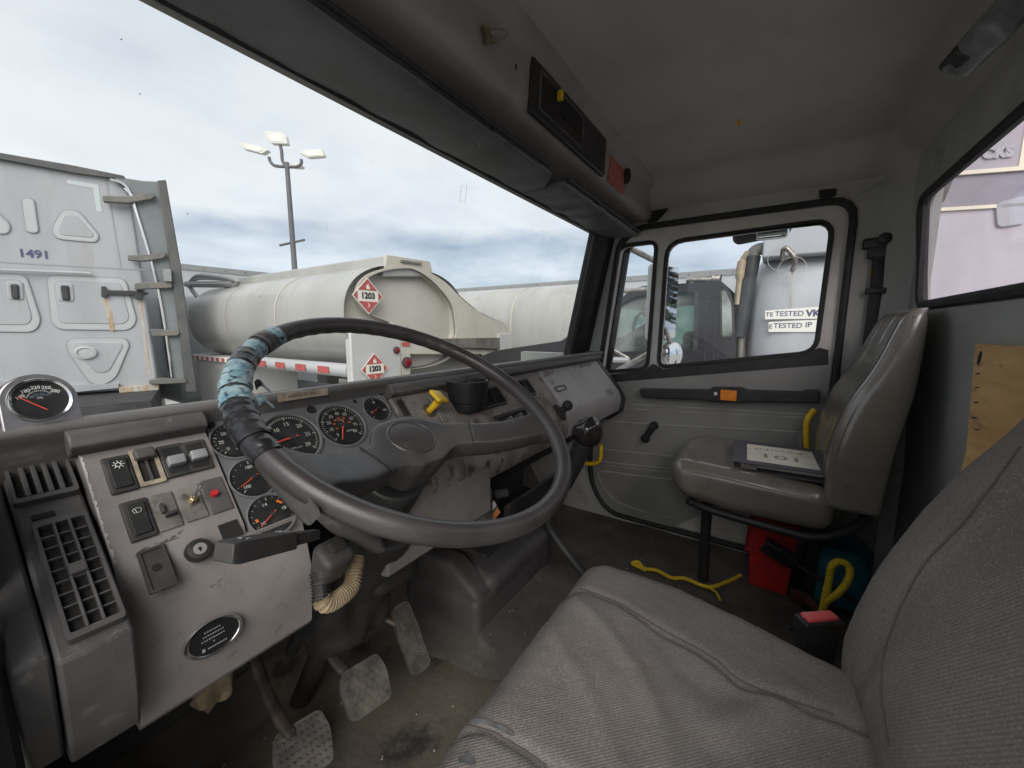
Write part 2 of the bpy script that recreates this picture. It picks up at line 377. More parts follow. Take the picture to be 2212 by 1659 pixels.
# floor
gq = g('floor_rubber'); rows = []
for i in range(41):
    y = -.40+1.5*i/40; row = []
    for j in range(61):
        x = -.06+1.86*j/60
        z = FLOOR + max(0, y-.93)*1.6
        tun = max(0, 1-abs(x-.98)/.34)      # low engine tunnel forward between the footwells
        z += .05*min(1, tun*2)*max(0, min(1, (y-.35)/.3))
        z += .006*noise.noise(V((x*6, y*6, 0)))
        row.append((x, y, z))
    rows.append(row)
gq.grid(rows); obj('floor_mat', gq, cab, sharp=60)
gq = g('floor_mud'); rows = []
for i in range(31):
    y = .12+.86*i/30; row = []
    for j in range(25):
        x = -.01+.78*j/24+.03*noise.noise(V((y*5, 3, j)))*(j == 24)
        z = FLOOR+.012+max(0, y-.93)*1.6+.008*noise.noise(V((x*7, y*7, 2)))-(.016 if j in (0, 24) or i == 0 else 0)
        row.append((x, y, z))
    rows.append(row)
gq.grid(rows); obj('driver_floor_mat', gq, cab, sharp=70, label='brown mud caked floor covering in the driver footwell')
gq = g('firewall_dark').box(-.06, 1.09, -.95, 1.80, 1.13, -.2); gq.box(-.02, .80, -.20, 1.76, 1.13, -.17); obj('firewall', gq, cab)
# side wall on the passenger side with the door opening
PS = Plane((XW, 0, 0), (0, -1, 0), (0, 0, 1))     # seen from inside: u = -y, v = z
def yz(l): return [(-y, z) for y, z in l]
DOOR = [(-.195, -.88), (.60, -.88), (.69, -.75), (.70, -.60), (.665, -.20), (.592, .375), (.515, .425), (-.195, .425)]
dop = roundpoly(yz(DOOR), [.02, .08, .08, .1, .1, .05, .05, .07])
gq = g('wall_vinyl').at(PS.m()).plate(yz([(-.385, -.95), (1.10, -.95), (1.10, -.12), (.80, -.12), (.68, .46), (.68, .62), (-.385, .62)]), [dop], -.05, 0); obj('side_wall', gq, cab)
gq = g('wall_vinyl')                                   # rounded corner post between door and rear wall
gq.prism([(XW+.01, -.375), (XW+.01, -.25), (XW-.012, -.27), (XW-.035, -.30), (XW-.07, -.328), (XW-.10, -.335), (XW-.10, -.375)], -.92, .55); obj('corner_post', gq, cab, sharp=60)
gq = g('black_rubber').at(PS.m()).plate([(u*1.0+(.035 if u > 0 else -.035)*0, v) for u, v in offs(dop, .025)], [offs(dop, -.03)], -.075, -.055); obj('door_jamb', gq, cab)
gq = g('black_rubber').tube([PS.at(u, v, .006) for u, v in dop], .011, 8, closed=True); obj('door_seal', gq, cab)
# A-pillar, passenger side and driver side
def pillar(x0, x1, nm, xo):
    gq = g('header_plastic' if xo else 'black_plastic')
    b, t = (.79, -.16), (.665, .43)
    def q(p, z): return V((p[0], p[1], z))
    prof = [(x0, .02), (x0, -.012), ((x0*2+x1)/3, -.045), (x1, -.06), (x1, .03)]
    gq.loft([[V((p[0], c[0]+p[1], c[1])) for p in prof] for c in (b, t)]); obj(nm, gq, cab, sharp=50)
pillar(1.652, 1.765, 'windshield_pillar', 0); pillar(.028, -.06, 'windshield_pillar', 0)
gq = g('black_rubber')
gq.tube([(1.65, .775, -.16), (1.65, .655, .41)], .013, 8); gq.tube(crom([(.028, .775, -.16), (.030, .73, .05), (.046, .70, .20), (.066, .68, .28), (.085, .665, .36), (.14, .656, .404)], 5), .013, 8)
gq.tube([(.09, .655, .404), (1.66, .655, .404)], .011, 8); obj('windshield_seal', gq, cab)
gq = g('windshield_glass'); nY, nZ = .57, .13
gq.add([(.03, .800, -.17), (1.67, .800, -.17), (1.67, .672, .43), (.03, .672, .43)], [(0, 1, 2, 3)]); obj('windshield', gq, cab, smooth=False)
for i, (px, py) in enumerate(((260, 88), (403, 463), (300, 205), (560, 640), (705, 495), (800, 352), (760, 590))):      # specks on the glass
    p = onY(px, py, .80); p = p*((.800-.2133*(p.z+.17)*1.0)/p.y) if True else p
    k = g('firewall_dark').rbox(p+V((0, -.004, 0)), (.0013, .0008, .0016), .0004, 1); obj('glass_speck', k, cab)
GW = Plane((0, .796, -.17), (1, 0, 0), (0, -.128, .60))
q = GW.uvs([(996, 402), (1008, 400), (1004, 436), (992, 436)]); k = g('white_bolt').tube([GW.at(*c, .001) for c in q], .0004, 5, closed=True); obj('old_sticker_edge', k, cab)
# header: dark underside above the windshield, then the lighter overhead console with the CB
HP = [(.70, .41), (.665, .410), (.62, .428), (.56, .440), (.505, .448), (.475, .446), (.462, .455), (.458, .475), (.455, .53), (.450, .552), (.430, .566), (.430, .63), (.70, .63)]
gq = g('header_plastic').prismx(HP, -.05, 1.765); obj('overhead_console', gq, cab, sharp=60)
# headliner: shallow dome with a cove down to the rear and side walls
gq = g('headliner_vinyl'); rows = []
def ss(a): a = max(0, min(1, a)); return a*a*(3-2*a)
for i in range(49):
    y = -.40+.87*i/48; row = []
    for j in range(73):
        x = -.10+1.90*j/72
        z = .575+.012*math.cos((x-.87)*1.7)*math.cos((y-.1)*2)
        z -= .055*ss((-.255-y)/.03)+.05*ss((-.285-y)/.06)
        z -= .045*ss((x-1.66)/.03)+.05*ss((x-1.69)/.07)+.06*ss((.02-x)/.08)
        z += .004*noise.noise(V((x*3, y*3, 5)))
        row.append((x, y, z))
    rows.append(row)
gq.grid(rows); obj('headliner', gq, cab, sharp=80)
gq = g('headliner_vinyl').box(-.10, -.44, .62, 1.82, .72, .65); obj('roof_panel', gq, cab)
# small marks on the headliner: torn yellow foam showing through
for px, py, s in ((1597, 265, .011), (2158, 168, .006), (2013, 326, .004), (1831, 414, .006)):
    p = onZ(px, py, .548) if px != 1831 else onX(px, py, XW-.02)
    gq = g('yellow_speck').rbox(p, (s*1.9, s, s*.8), s*.38, fn=lambda q: q+V((0, 0, .003*noise.noise(q*300)))); obj('foam_tear', gq, cab)
# rear wall and rear window
PR = Plane((0, YR, .05), (-1, 0, 0), (0, .0624, 1))
wb = PR.uvs([(1994, 660), (2000, 432), (2014, 404)]); wt = PR.uv(2212, 244)
hole = [(wb[0][0], wb[0][1]), (-.25, wb[0][1]), (-.25, wt[1]), (wb[2][0]+.02, wt[1]), (wb[1][0], wb[1][1]-.015)]
hole = roundpoly([hole[0], hole[1], hole[2], (wb[0][0]-.035, wt[1])], [.03, .03, .03, .05])
gq = g('wall_vinyl').at(PR.m()).plate([(-1.80, -1.02), (.08, -1.02), (.08, .53), (-1.80, .53)], [hole], -.014, 0); obj('rear_wall', gq, cab)
gq = g('black_rubber').tube([PR.at(u, v, .004) for u, v in hole], .013, 8, closed=True); obj('rear_window_seal', gq, cab)
gq = g('rear_glass').at(PR.m()).box(-1.62, -.05, -.012, -.15, .50, -.008); obj('rear_window', gq, cab, smooth=False)
# dark hole above the door, slot, hook hole
pts = [(1395, 468), (1402, 452), (1428, 428), (1456, 430), (1442, 455), (1418, 480), (1398, 482)]
gq = g('firewall_dark').at(PS.m()).prism(roundpoly(PS.uvs(pts), .01), .001, .004); obj('speaker_recess', gq, cab)
pts = [(1769, 411), (1807, 407), (1806, 424), (1770, 430)]
gq = g('firewall_dark').at(PS.m()).prism(roundpoly(PS.uvs(pts), .006), .001, .005); obj('wall_slot', gq, cab)
gq = g('wall_vinyl').tube([PS.at(*PS.uv(x, y), .004) for x, y in ((1845, 425), (1900, 397), (1960, 385))], .002, 6); obj('wall_seam', gq, cab)
# kick panel and door seal on the driver side (left edge of the view)
gq = g('dark_plastic').box(-.05, .56, -.95, .0, 1.1, -.13); obj('kick_panel', gq, cab)
gq = g('black_rubber')
for x, y, r_ in ((-.004, .50, .016), (-.02, .45, .014), (.004, .545, .012)): gq.tube([(x, y, -.92), (x, y, -.3), (x+.004, y+.06, -.1)], r_, 8)
obj('door_seal', gq, cab)
# B-pillar seen on neither side: driver side rear corner keeps the cab closed behind the camera
gq = g('wall_vinyl').box(-.09, -.40, -.95, -.05, -.20, .55); gq.box(-.09, -.40, .40, -.05, .70, .62); obj('driver_door_post', gq, cab)

# ------------------------------------------------------------------ passenger door
door = thing('passenger_door', 'closed grey passenger door with black pull bar and vent window', 'door', (XW, .2, FLOOR))
PD = Plane((XW+.012, 0, 0), (0, -1, 0), (0, 0, 1))
Z6 = lambda x, y: (1253+.2865*x, 389+.2865*y)
ventp = roundpoly(PD.uvs([Z6(*p) for p in ((118, 1445), (300, 505), (568, 472), (500, 1412))]), [.025, .04, .03, .03])
mainp = roundpoly(PD.uvs([Z6(*p) for p in ((600, 1400), (665, 475), (1895, 310), (1765, 1290))]), [.03, .06, .05, .045])
dout = roundpoly(yz([(-.185, -.87), (.595, -.87), (.683, -.745), (.692, -.60), (.657, -.20), (.585, .365), (.51, .415), (-.185, .415)]), [.02, .08, .08, .1, .1, .05, .05, .06])
gq = g('door_paint').at(PD.m()).plate(dout, [ventp, mainp], -.035, 0); obj('door_frame', gq, door)
for p in (ventp, mainp):
    gq = g('black_rubber').at(PD.m()).plate(offs(p, .0125), [offs(p, -.003)], -.012, .007); obj('window_gasket', gq, door, bevel=.003)
gq = g('door_glass').at(PD.m()).prism(offs(ventp, .006), -.016, -.013); obj('vent_glass', gq, door, smooth=False)
gq = g('door_glass').at(PD.m()).prism(offs(mainp, .006), -.016, -.013); obj('window_glass', gq, door, smooth=False)
sill = PD.uvs([Z6(*p) for p in ((150, 1475), (490, 1432), (555, 1382), (630, 1422), (1690, 1318), (1800, 1262), (1868, 1280), (1868, 1388), (150, 1530))])
gq = g('black_plastic').at(PD.m()).prism(sill, 0.004, .018); obj('window_sill', gq, door, bevel=.002)
Z1 = lambda x, y: (1253+.3385*x, 734.5+.3385*y)
pp = [(-.18, -.10), (.645, -.232)]+[(.672, -.40)]
low = [PD.uv(*Z1(*p), .012) for p in ((60, 890), (90, 960), (180, 1080), (590, 1195), (830, 1085))]
panel = [(.18, -.098), (-.645, -.232), (-.668, -.45), (-.68, -.62)]+[low[1], low[2], low[3], low[4], (-.02, -.66), (.18, -.62)]
gq = g('door_vinyl').at(PD.m()).prism(roundpoly(panel, [.01, .01, .05, .06, .03, .04, .03, .03, .03, .01]), 0.003, .016)
M('crease_highlight', (.36, .36, .34), (.26, .26, .245), sc=9, rough=.5)  # paler tone paints highlights along the raised creases, with some edge wear
def crease(pts, w=.0045, k=4): gq.mat('crease_highlight').at().tube(crom([PD.at(*PD.uv(*Z1(*p), .014), .014) for p in pts], k), w, 6)
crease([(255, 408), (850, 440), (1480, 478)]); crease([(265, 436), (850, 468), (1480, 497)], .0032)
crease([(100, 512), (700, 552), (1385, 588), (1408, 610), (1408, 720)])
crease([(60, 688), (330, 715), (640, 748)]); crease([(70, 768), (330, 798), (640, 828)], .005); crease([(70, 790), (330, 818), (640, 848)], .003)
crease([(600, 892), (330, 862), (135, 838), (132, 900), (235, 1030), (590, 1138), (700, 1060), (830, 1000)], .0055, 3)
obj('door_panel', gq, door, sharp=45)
bar = [Z1(*p) for p in ((385, 310), (560, 313), (820, 318), (850, 300), (1030, 303), (1075, 320), (1420, 330), (1450, 318), (1530, 322), (1525, 400), (1070, 388), (1030, 396), (830, 388), (790, 378), (560, 372), (395, 362))]
gq = g('black_plastic').at(PD.m()).prism(roundpoly(PD.uvs(bar, .04), .006), .016, .055); obj('pull_bar', gq, door, bevel=.005)
a = PD.uv(*Z1(892, 382), .056); b = PD.uv(*Z1(1002, 324), .056)
gq = g('amber_lens').at(PD.m()).box(a[0], a[1], .05, b[0], b[1], .059); obj('reflector', gq, door, bevel=.002)
c = PD.uv(*Z1(865, 343), .056)
gq = g('white_bolt').at(PD.m(*c)).lathe([(.0001, .062), (.006, .061), (.007, .056), (.007, .05)], 16); obj('bolt', gq, door)
p0 = PD.uv(*Z1(470, 548), .03); p1 = PD.uv(*Z1(413, 632), .03)
gq = g('black_rubber').at().tube([PD.at(*p0, .03), PD.at(*p1, .03)], [.024, .022], 16, flat=(1, .6, (1, 0, 0)))
gq.at(PD.m(*p0)).lathe([(.0001, .055), (.014, .053), (.017, .045), (.018, .02)], 20); gq.at(PD.m(*p1)).lathe([(.0001, .04), (.015, .038), (.02, .02), (.02, .012)], 20); obj('window_crank', gq, door)
# yellow grab bars on the door side
gq = g('yellow_plastic').tube(crom([onX(1232, 997, 1.62), onX(1262, 1001, 1.62), onX(1286, 1001, 1.62), onX(1297, 990, 1.62), onX(1298, 960, 1.62)], 4), .0095, 10)
ygb = obj('grab_bar', gq, None, base=onX(1290, 1000, 1.62)); tag(ygb, 'bent yellow grab bar low beside the gear knob', 'grab bar', 'yellow grab bars')
gq = g('yellow_plastic').tube(crom([onX(1744, 975, 1.70), onX(1742, 925, 1.70), onX(1745, 905, 1.70), onX(1760, 885, 1.71)], 4), .0105, 10)
ygb = obj('grab_bar', gq, None, base=onX(1744, 975, 1.70)); tag(ygb, 'upright yellow grab bar between passenger door and seat back', 'grab bar', 'yellow grab bars')
# ------------------------------------------------------------------ dashboard: one sloping face (40 deg), a rail above it, knee panels below
SL = R(40.3)
DP = Plane((0, .65, -.13), (1, 0, 0), (0, math.sin(SL), math.cos(SL)))
dash = thing('dashboard', 'worn grey truck dashboard with gauges, rocker switches, vents and glovebox', 'dashboard', (.87, .65, -.45))
DT = V((.87, .65, -.45))
# rail along the top
gq = g('rail_plastic').prismx([(.652, -.119), (.646, -.113), (.645, -.106), (.649, -.101), (.658, -.100), (.68, -.104), (.80, -.135), (.80, -.16), (.66, -.16)], .0, 1.745)
obj('top_rail', gq, dash, sharp=60)
gq = g('firewall_dark').box(.0, .66, -.46, 1.745, .82, -.15); obj('dash_core', gq, dash)
Z3 = lambda x, y: (.5315*x, 760.4+.5315*y)
ZG = lambda x, y: (380.2+.2893*.8643*x, 820.9+.2893*.8643*y)
ZR = lambda x, y: (777.7+.2578*x, 760.4+.2578*y)
Zg = lambda x, y: (993.7+.2083*x, 734.5+.2083*y)
def rect(pts, off=0):
    q = [DP.uv(*p, off) for p in pts]
    us = sorted(p[0] for p in q); vs = sorted(p[1] for p in q)
    return ((us[0]+us[1])/2, (vs[0]+vs[1])/2, (us[2]+us[3])/2, (vs[2]+vs[3])/2)
def dp(u, v, w=0): return DP.at(u, v, w)
# hood bars over the sections
def hood(x0, x1):
    gq = g('dark_plastic'); c = dp(0, -.001, .004)
    prof = [(.0, -.014), (.013, -.012), (.017, -.002), (.014, .010), (.006, .015), (-.004, .013), (-.012, .006), (-.012, -.012)]
    gq._sw([DP.n*p[0]+DP.ey*p[1]+V((0, c.y, c.z)) for p in prof], V((x0, 0, 0)), V((x1, 0, 0)))
    return obj('hood_bar', gq, dash, sharp=60, bevel=.002)
hood(.082, .209); hood(.521, 1.69)
# section faces
def face(x0, x1, mat, nm, prof):
    gq = g(mat); loop = list(prof)
    gq._sw([V((0, p[0], p[1])) for p in loop], V((x0, 0, 0)), V((x1, 0, 0)))
    return obj(nm, gq, dash, sharp=25, bevel=0 if nm in ('switch_panel', 'lower_panel') else .0022)
def slope(s): p = dp(0, -s); return (p.y, p.z)
left_prof = [slope(-.002), slope(.135), slope(.155), (.541, -.275), (.532, -.305), (.526, -.335), (.525, -.352), (.536, -.425), (.545, -.435), (.69, -.43), (.69, -.13)]
obj_sw = face(.0885, .2085, 'dash_paint', 'switch_panel', left_prof)
right_prof = [slope(-.002), slope(.165), slope(.178), (.527, -.288), (.524, -.302), (.526, -.325), (.533, -.352), (.56, -.352), (.69, -.30), (.69, -.13)]
face(.5235, .620, 'dash_worn', 'brake_valve_panel', right_prof)
face(.6225, 1.131, 'dash_worn' if False else 'dash_worn', 'centre_panel', right_prof)
face(1.133, 1.655, 'glove_paint', 'glovebox_panel', right_prof)
# gauge cluster plate (slightly recessed, dark) carries down to the column
sc0 = -DP.uv(*ZG(655, 1312))[1]
cl_prof = [slope(-.002), slope(sc0), (.69, slope(sc0)[1]), (.69, -.13)]
def shift(p): return [(a+.004, b-.002) for a, b in p]
face(.2125, .5195, 'cluster_plastic', 'gauge_cluster', shift(cl_prof))
# knee panel under the wheel, right of the column
M('knee_grey', (.23, .215, .21), (.17, .158, .15), sc=9, rough=.55, bump=.08, bsc=500)
face(.2085, .278, 'dash_paint', 'lower_panel', [slope(sc0+.002)]+[p for p in left_prof[1:] if p[1] < slope(sc0)[1]-.004][:-1]+[(.69, slope(sc0+.002)[1])])
gq = g('knee_grey'); gq.prismx([(.530, -.30), (.522, -.33), (.521, -.425), (.535, -.43), (.60, -.42), (.60, -.28)], .405, .705); obj('knee_panel', gq, dash, sharp=40, bevel=.004)
# right end cap: black edge of the dash against the door
gq = g('black_plastic').prismx([slope(-.006), slope(.168), (.518, -.30), (.524, -.36), (.58, -.40), (.70, -.40), (.70, -.10), (.655, -.10)], 1.657, 1.70); obj('end_cap', gq, dash, bevel=.006)
# open tray under the centre and glovebox
gq = g('black_plastic')
gq.box(.72, .70, -.56, 1.14, .71, -.33); gq.box(.72, .55, -.565, 1.14, .71, -.555); gq.prismx([(.550, -.565), (.530, -.45), (.537, -.447), (.55, -.46), (.56, -.56)], .80, 1.14)
obj('parcel_tray', gq, dash, bevel=.003)
gq = g('dark_plastic').rbox((.715, .565, -.44), (.05, .06, .13), .018, 3); obj('tray_end', gq, dash)
gq = g('dark_plastic').cyl((.84, .60, -.45), (.84, .57, -.44), .014, .011, 14); obj('tray_knob', gq, dash)
# ---------------- left air-vent module
VM = Plane((.0, .69, -.1345), (1, 0, 0), (0, .203, .1445))
vm = [(.693, -.128), (.69, -.1345), (.50, -.270), (.487, -.283), (.486, -.30), (.497, -.36), (.512, -.40), (.56, -.41), (.72, -.41), (.72, -.128)]
gl, gtop = VM.uvs([Z3(85, 722), Z3(300, 668), Z3(475, 1098), Z3(275, 1202)]), VM.uvs([Z3(0, 492), Z3(240, 435), Z3(286, 580), Z3(0, 645)])
vx0, vx1 = .0405, .0845
gq = g('dark_plastic').prismx(vm, vx0-.004, vx1+.001); obj('vent_module', gq, dash, sharp=25, bevel=.003)
gq = g('dark_plastic').prismx([(a+.012, b+.004) for a, b in vm], .012, vx0-.0055); obj('vent_module_side', gq, dash, sharp=25, bevel=.003)
def ventgrid(nm, u0, v0, u1, v1, nu, nv, pl, tab=True, mat='dark_plastic'):
    f = g(mat).at(pl.m()); t = .0022
    f.plate(rrect(u0-.003, v0-.006, u1+.003, v1+.006, .003), [rrect(u0, v0, u1, v1, .002)], -.002, .0085)
    fr = obj('vent', f, dash, bevel=.0006)
    b = g('firewall_dark').at(pl.m()).box(u0, v0, .0003, u1, v1, .0008); obj('vent_cavity', b, fr)
    l = g(mat).at(pl.m())
    for i in range(1, nu): x = u0+(u1-u0)*i/nu; l.rbox((x, (v0+v1)/2, .005), (.0022 if nv > 1 else .0038, v1-v0, .009), .0007)
    for j in range(1, nv): y = v0+(v1-v0)*j/nv; l.box(u0, y-.0007, .0006, u1, y+.0007, .0068)
    if tab: l.rbox(((u0+u1)/2, (v0+v1)/2, .008), ((u1-u0)/2.6, (v1-v0)/10, .010), .0015)
    obj('louvre', l, fr); return fr
us = [p[0] for p in gl]; vs = [p[1] for p in gl]
ventgrid('vent', .0475, (vs[2]+vs[3])/2+.006, .0795, (vs[0]+vs[1])/2-.008, 3, 9, VM)
v1 = (gtop[1][1]); v0 = gtop[2][1]
ventgrid('vent', .041, v0+.004, .0805, v1-.004, 5, 1, VM, False)
gq = g('firewall_dark').at(VM.m()); a = VM.uvs([Z3(85, 690), Z3(200, 660)]); gq.box(.0465, a[0][1]-.003, .0, .062, a[0][1]+.003, .0015); obj('vent_slide', gq, dash)
# ---------------- switch panel items
SPM = DP
M('switch_black', (.040, .038, .038), (.06, .056, .054), sc=25, rough=.5, bump=.12, bsc=600, c3=(.13, .12, .11), sc3=45, lo3=.6, hi3=.75)
M('silver_paint', (.55, .54, .52), rough=.35, metal=.6)
def rocker(pts, nm='rocker_switch', icon=None, key=None, frame='switch_black'):
    u0, v0, u1, v1 = rect([Z3(*p) for p in pts]); s = g(frame).at(DP.m())
    s.rbox(((u0+u1)/2, (v0+v1)/2, .001), (u1-u0, v1-v0, .006), .0015)
    o = obj(nm, s, dash)
    k = g('black_plastic').at(DP.m()); du = (u1-u0)*.16; dv = (v1-v0)*.11
    if key is None:
        vm_ = (v0+v1)/2
        k.add([(u0+du, v0+dv, .004), (u1-du, v0+dv, .004), (u1-du, v1-dv, .004), (u0+du, v1-dv, .004),
               (u0+du, v0+dv, .0065), (u1-du, v0+dv, .0065), (u1-du, vm_, .0055), (u0+du, vm_, .0055), (u1-du, v1-dv, .0085), (u0+du, v1-dv, .0085)],
              [(0, 1, 5, 4), (4, 5, 6, 7), (7, 6, 8, 9), (9, 8, 2, 3), (0, 4, 7, 9, 3), (1, 2, 8, 6, 5)])
        obj('rocker_key', k, o, bevel=.0008)
    else:
        k.box(u0+du, v0+dv, .003, u1-du, v1-dv, .0045); obj('rocker_base', k, o)
        k = g('dull_grey').at(DP.m()); a, b = key
        k.rbox(((u0+u1)/2, v0+(v1-v0)*(a+b)/2, .008), (u1-u0-2*du, (v1-v0)*(b-a), .011), .0015); obj('rocker_key', k, o)
    return o, (u0, v0, u1, v1)
M('dull_grey', (.30, .31, .31), (.24, .245, .25), sc=40, rough=.45)
o, r_ = rocker([(405, 447), (520, 413), (562, 556), (456, 588)])
k = g('mark_white').at(DP.m()); cu, cv = (r_[0]+r_[2])/2, r_[1]*.3+r_[3]*.7; hh = .0088
k.plate(ell(cu, cv, .0028, n=16), [ell(cu, cv, .0021, n=16)], hh-.002, hh)
for i in range(8):
    a = i*PI/4; k.box(0, 0, 0, 0, 0, 0) if False else k.add([(cu+.0035*math.cos(a-.12), cv+.0035*math.sin(a-.12), hh), (cu+.0052*math.cos(a-.08), cv+.0052*math.sin(a-.08), hh), (cu+.0052*math.cos(a+.08), cv+.0052*math.sin(a+.08), hh), (cu+.0035*math.cos(a+.12), cv+.0035*math.sin(a+.12), hh)], [(0, 1, 2, 3)])
obj('lamp_symbol', k, o)
o, r_ = rocker([(472, 625), (592, 592), (642, 742), (542, 780)])
k = g('mark_white').at(DP.m()); cu, cv = (r_[0]+r_[2])/2, r_[1]*.32+r_[3]*.68
k.tube([(cu-.004, cv+.001, hh-.001), (cu-.002, cv+.003, hh-.001), (cu+.002, cv+.003, hh-.001), (cu+.004, cv+.001, hh-.001), (cu+.0025, cv-.0025, hh-.001), (cu-.0025, cv-.0025, hh-.001)], .0003, 4, closed=True); k.tube([(cu, cv-.003, hh-.001), (cu-.002, cv+.0025, hh-.001)], .0003, 4)
obj('wiper_symbol', k, o)
rocker([(632, 395), (737, 368), (777, 492), (682, 522)], key=(.28, .55)); rocker([(727, 380), (822, 353), (867, 470), (777, 497)], key=(.30, .58))
# broken switch with bare tan socket
u0, v0, u1, v1 = rect([Z3(*p) for p in ((517, 410), (632, 384), (670, 530), (572, 553))])
k = g('label_tan').at(DP.m()).plate(rrect(u0, v0, u1, v1, .002), [rrect(u0+.004, v0+.005, u1-.004, v1-.012, .001)], 0, .004); o = obj('broken_switch', k, dash, bevel=.0006)
k = g('firewall_dark').at(DP.m()).box(u0+.003, v0+.004, .0005, u1-.003, v1-.01, .001); obj('socket', k, o)
k = g('dark_plastic').at(DP.m()).rbox(((u0+u1)/2, v1-.010, .006), (u1-u0-.005, .014, .012), .0025); k.box((u0+u1)/2-.0012, v0+.004, .001, (u0+u1)/2+.0012, v1-.012, .004); obj('switch_stub', k, o)
u0, v0, u1, v1 = rect([Z3(*p) for p in ((600, 592), (692, 567), (748, 702), (652, 737))])
k = g('dash_worn').at(DP.m()).rbox(((u0+u1)/2, (v0+v1)/2, .001), (u1-u0, v1-v0, .003), .0008); o = obj('broken_switch', k, dash)
k = g('switch_black').at(DP.m()).box(u0+.008, v0+.014, .002, u1-.003, v0+.018, .012); k.box(u0+.006, v0+.020, .002, u1-.012, v1-.014, .008); obj('switch_stub', k, o, bevel=.0006)
# metal toggle on worn plate
u0, v0, u1, v1 = rect([Z3(*p) for p in ((712, 560), (800, 537), (848, 668), (760, 695))])
k = g('dash_worn').at(DP.m()).rbox(((u0+u1)/2, (v0+v1)/2, .001), (u1-u0, v1-v0, .003), .0008); o = obj('toggle_switch', k, dash)
cu, cv = DP.uv(*Z3(782, 605)); k = g('brass_metal').at(DP.m(cu, cv)).lathe([(.006, .002), (.006, .004), (.0045, .004), (.0045, .009), (.003, .010), (.0001, .010)], 6)
obj('collar', k, o, smooth=False)
k = g('chrome').at(DP.m(cu, cv)).tube([(0, 0, .008), (.003, .004, .017), (.0065, .0085, .024)], [.0012, .0018, .0024], 10); obj('lever', k, o)
u0, v0, u1, v1 = rect([Z3(*p) for p in ((812, 530), (902, 505), (942, 640), (860, 662))])
k = g('dark_plastic').at(DP.m()).rbox(((u0+u1)/2, (v0+v1)/2, .001), (u1-u0, v1-v0, .003), .0008); o = obj('push_button', k, dash)
cu, cv = DP.uv(*Z3(868, 581)); k = g('red_plastic').at(DP.m(cu, cv)).lathe([(.0045, .002), (.0045, .006), (.0036, .0085), (.0001, .0088)], 16); obj('button_cap', k, o)
u0, v0, u1, v1 = rect([Z3(*p) for p in ((880, 706), (950, 686), (1000, 735), (912, 770))])
k = g('firewall_dark').at(DP.m()).box(u0, v0, .0004, u1, v1, .0010); obj('empty_slot', k, dash)
# ignition
cu, cv = DP.uv(*Z3(806, 808)); k = g('black_plastic').at(DP.m(cu, cv)).lathe([(.0135, 0), (.0135, .003), (.0115, .008), (.0075, .009), (.0072, .006), (.0001, .006)], 32); o = obj('ignition_lock', k, dash)
k = g('silver_paint').at(DP.m(cu, cv)).lathe([(.0070, .006), (.0068, .0078), (.0001, .008)], 24)
k.mat('firewall_dark').lathe([(.0018, .0075), (.0018, .0083), (.0001, .0083)], 12); k.box(-.0007, -.0035, .0075, .0007, 0, .0083); obj('key_barrel', k, o)
# blank plate with a hole, lower left
u0, v0, u1, v1 = rect([Z3(*p) for p in ((547, 820), (657, 785), (727, 940), (612, 990))])
k = g('switch_black').at(DP.m()).plate(rrect(u0, v0, u1, v1, .0015), [rrect(u0+.003, v0+.003, u1-.003, v1-.003, .001)], 0, .004); o = obj('blank_plate', k, dash, bevel=.0008)
cu, cv = (u0+u1)/2, (v0+v1)/2+.001
k = g('switch_black').at(DP.m()).box(u0+.002, v0+.002, .0005, u1-.002, v1-.002, .0022); k.mat('firewall_dark').prism(ell(cu, cv, .0042, n=24), .0015, .0027); obj('plate_insert', k, o)
# oval maker's badge on the lower bend
BP = Plane((.089, .530, -.318), (1, 0, 0), (0, .16, 1))
cu, cv = BP.uv(*Z3(868, 1152)); k = g('chrome').at(BP.m(cu, cv)).lathe([(.0300, -.006), (.0300, .003), (.0285, .0055), (.0262, .005), (.0258, .003), (.0250, .003)], 40, 1, .70, False); o = obj('badge', k, dash)
k = g('dial_black').at(BP.m(cu, cv)).lathe([(.0262, .0028), (.0001, .0032)], 40, 1, .70)
k.mat('dull_grey'); 
for i, wd in enumerate((.018, .022, .026, .004)):
    y = .009-.0045*i
    for j in range(int(wd/.0024)): k.box(-wd/2+j*.0024, y-.0006, .0031, -wd/2+j*.0024+.0016, y+.0007, .0034)
k.rbox((-.012, -.0098, .0033), (.003, .004, .0006), .0002)
for j in range(9): k.box(-.008+j*.0022, -.0108, .0031, -.0066+j*.0022, -.0092, .0034)
obj('badge_face', k, o)
M('scuff_dark', (.10, .075, .06), (.16, .13, .11), sc=150, rough=.8)
def smear(px, py, w_, h_, pl=DP, rot=0, seed=0, mat='scuff_dark', nm='scuff'):
    cu, cv = pl.uv(px, py); k = g(mat); random.seed(seed)
    for i in range(int(16)):
        a = random.uniform(-1, 1)*w_/2; b = random.gauss(0, 1)*h_/3; l = random.uniform(.15, .5)*w_*.4; t = random.uniform(.0003, .0009)
        X = pl.m(cu, cv, .0006, rot); k.at(X)
        k.add([(a-l, b, 0), (a, b-t, 0), (a+l, b+random.uniform(-1, 1)*t, 0), (a, b+t, 0)], [(0, 1, 2, 3)])
    return obj(nm, k, dash, smooth=False)
smear(*Z3(700, 760), .02, .006, DP, .3, 9); smear(*Z3(610, 800), .03, .004, DP, .2, 6); smear(*Z3(880, 940), .012, .003, DP, .2, 5)
smear(*Z3(880, 985), .030, .014, BP if False else Plane((.089, .541, -.275), (1, 0, 0), (0, .25, 1)), .25, 3)
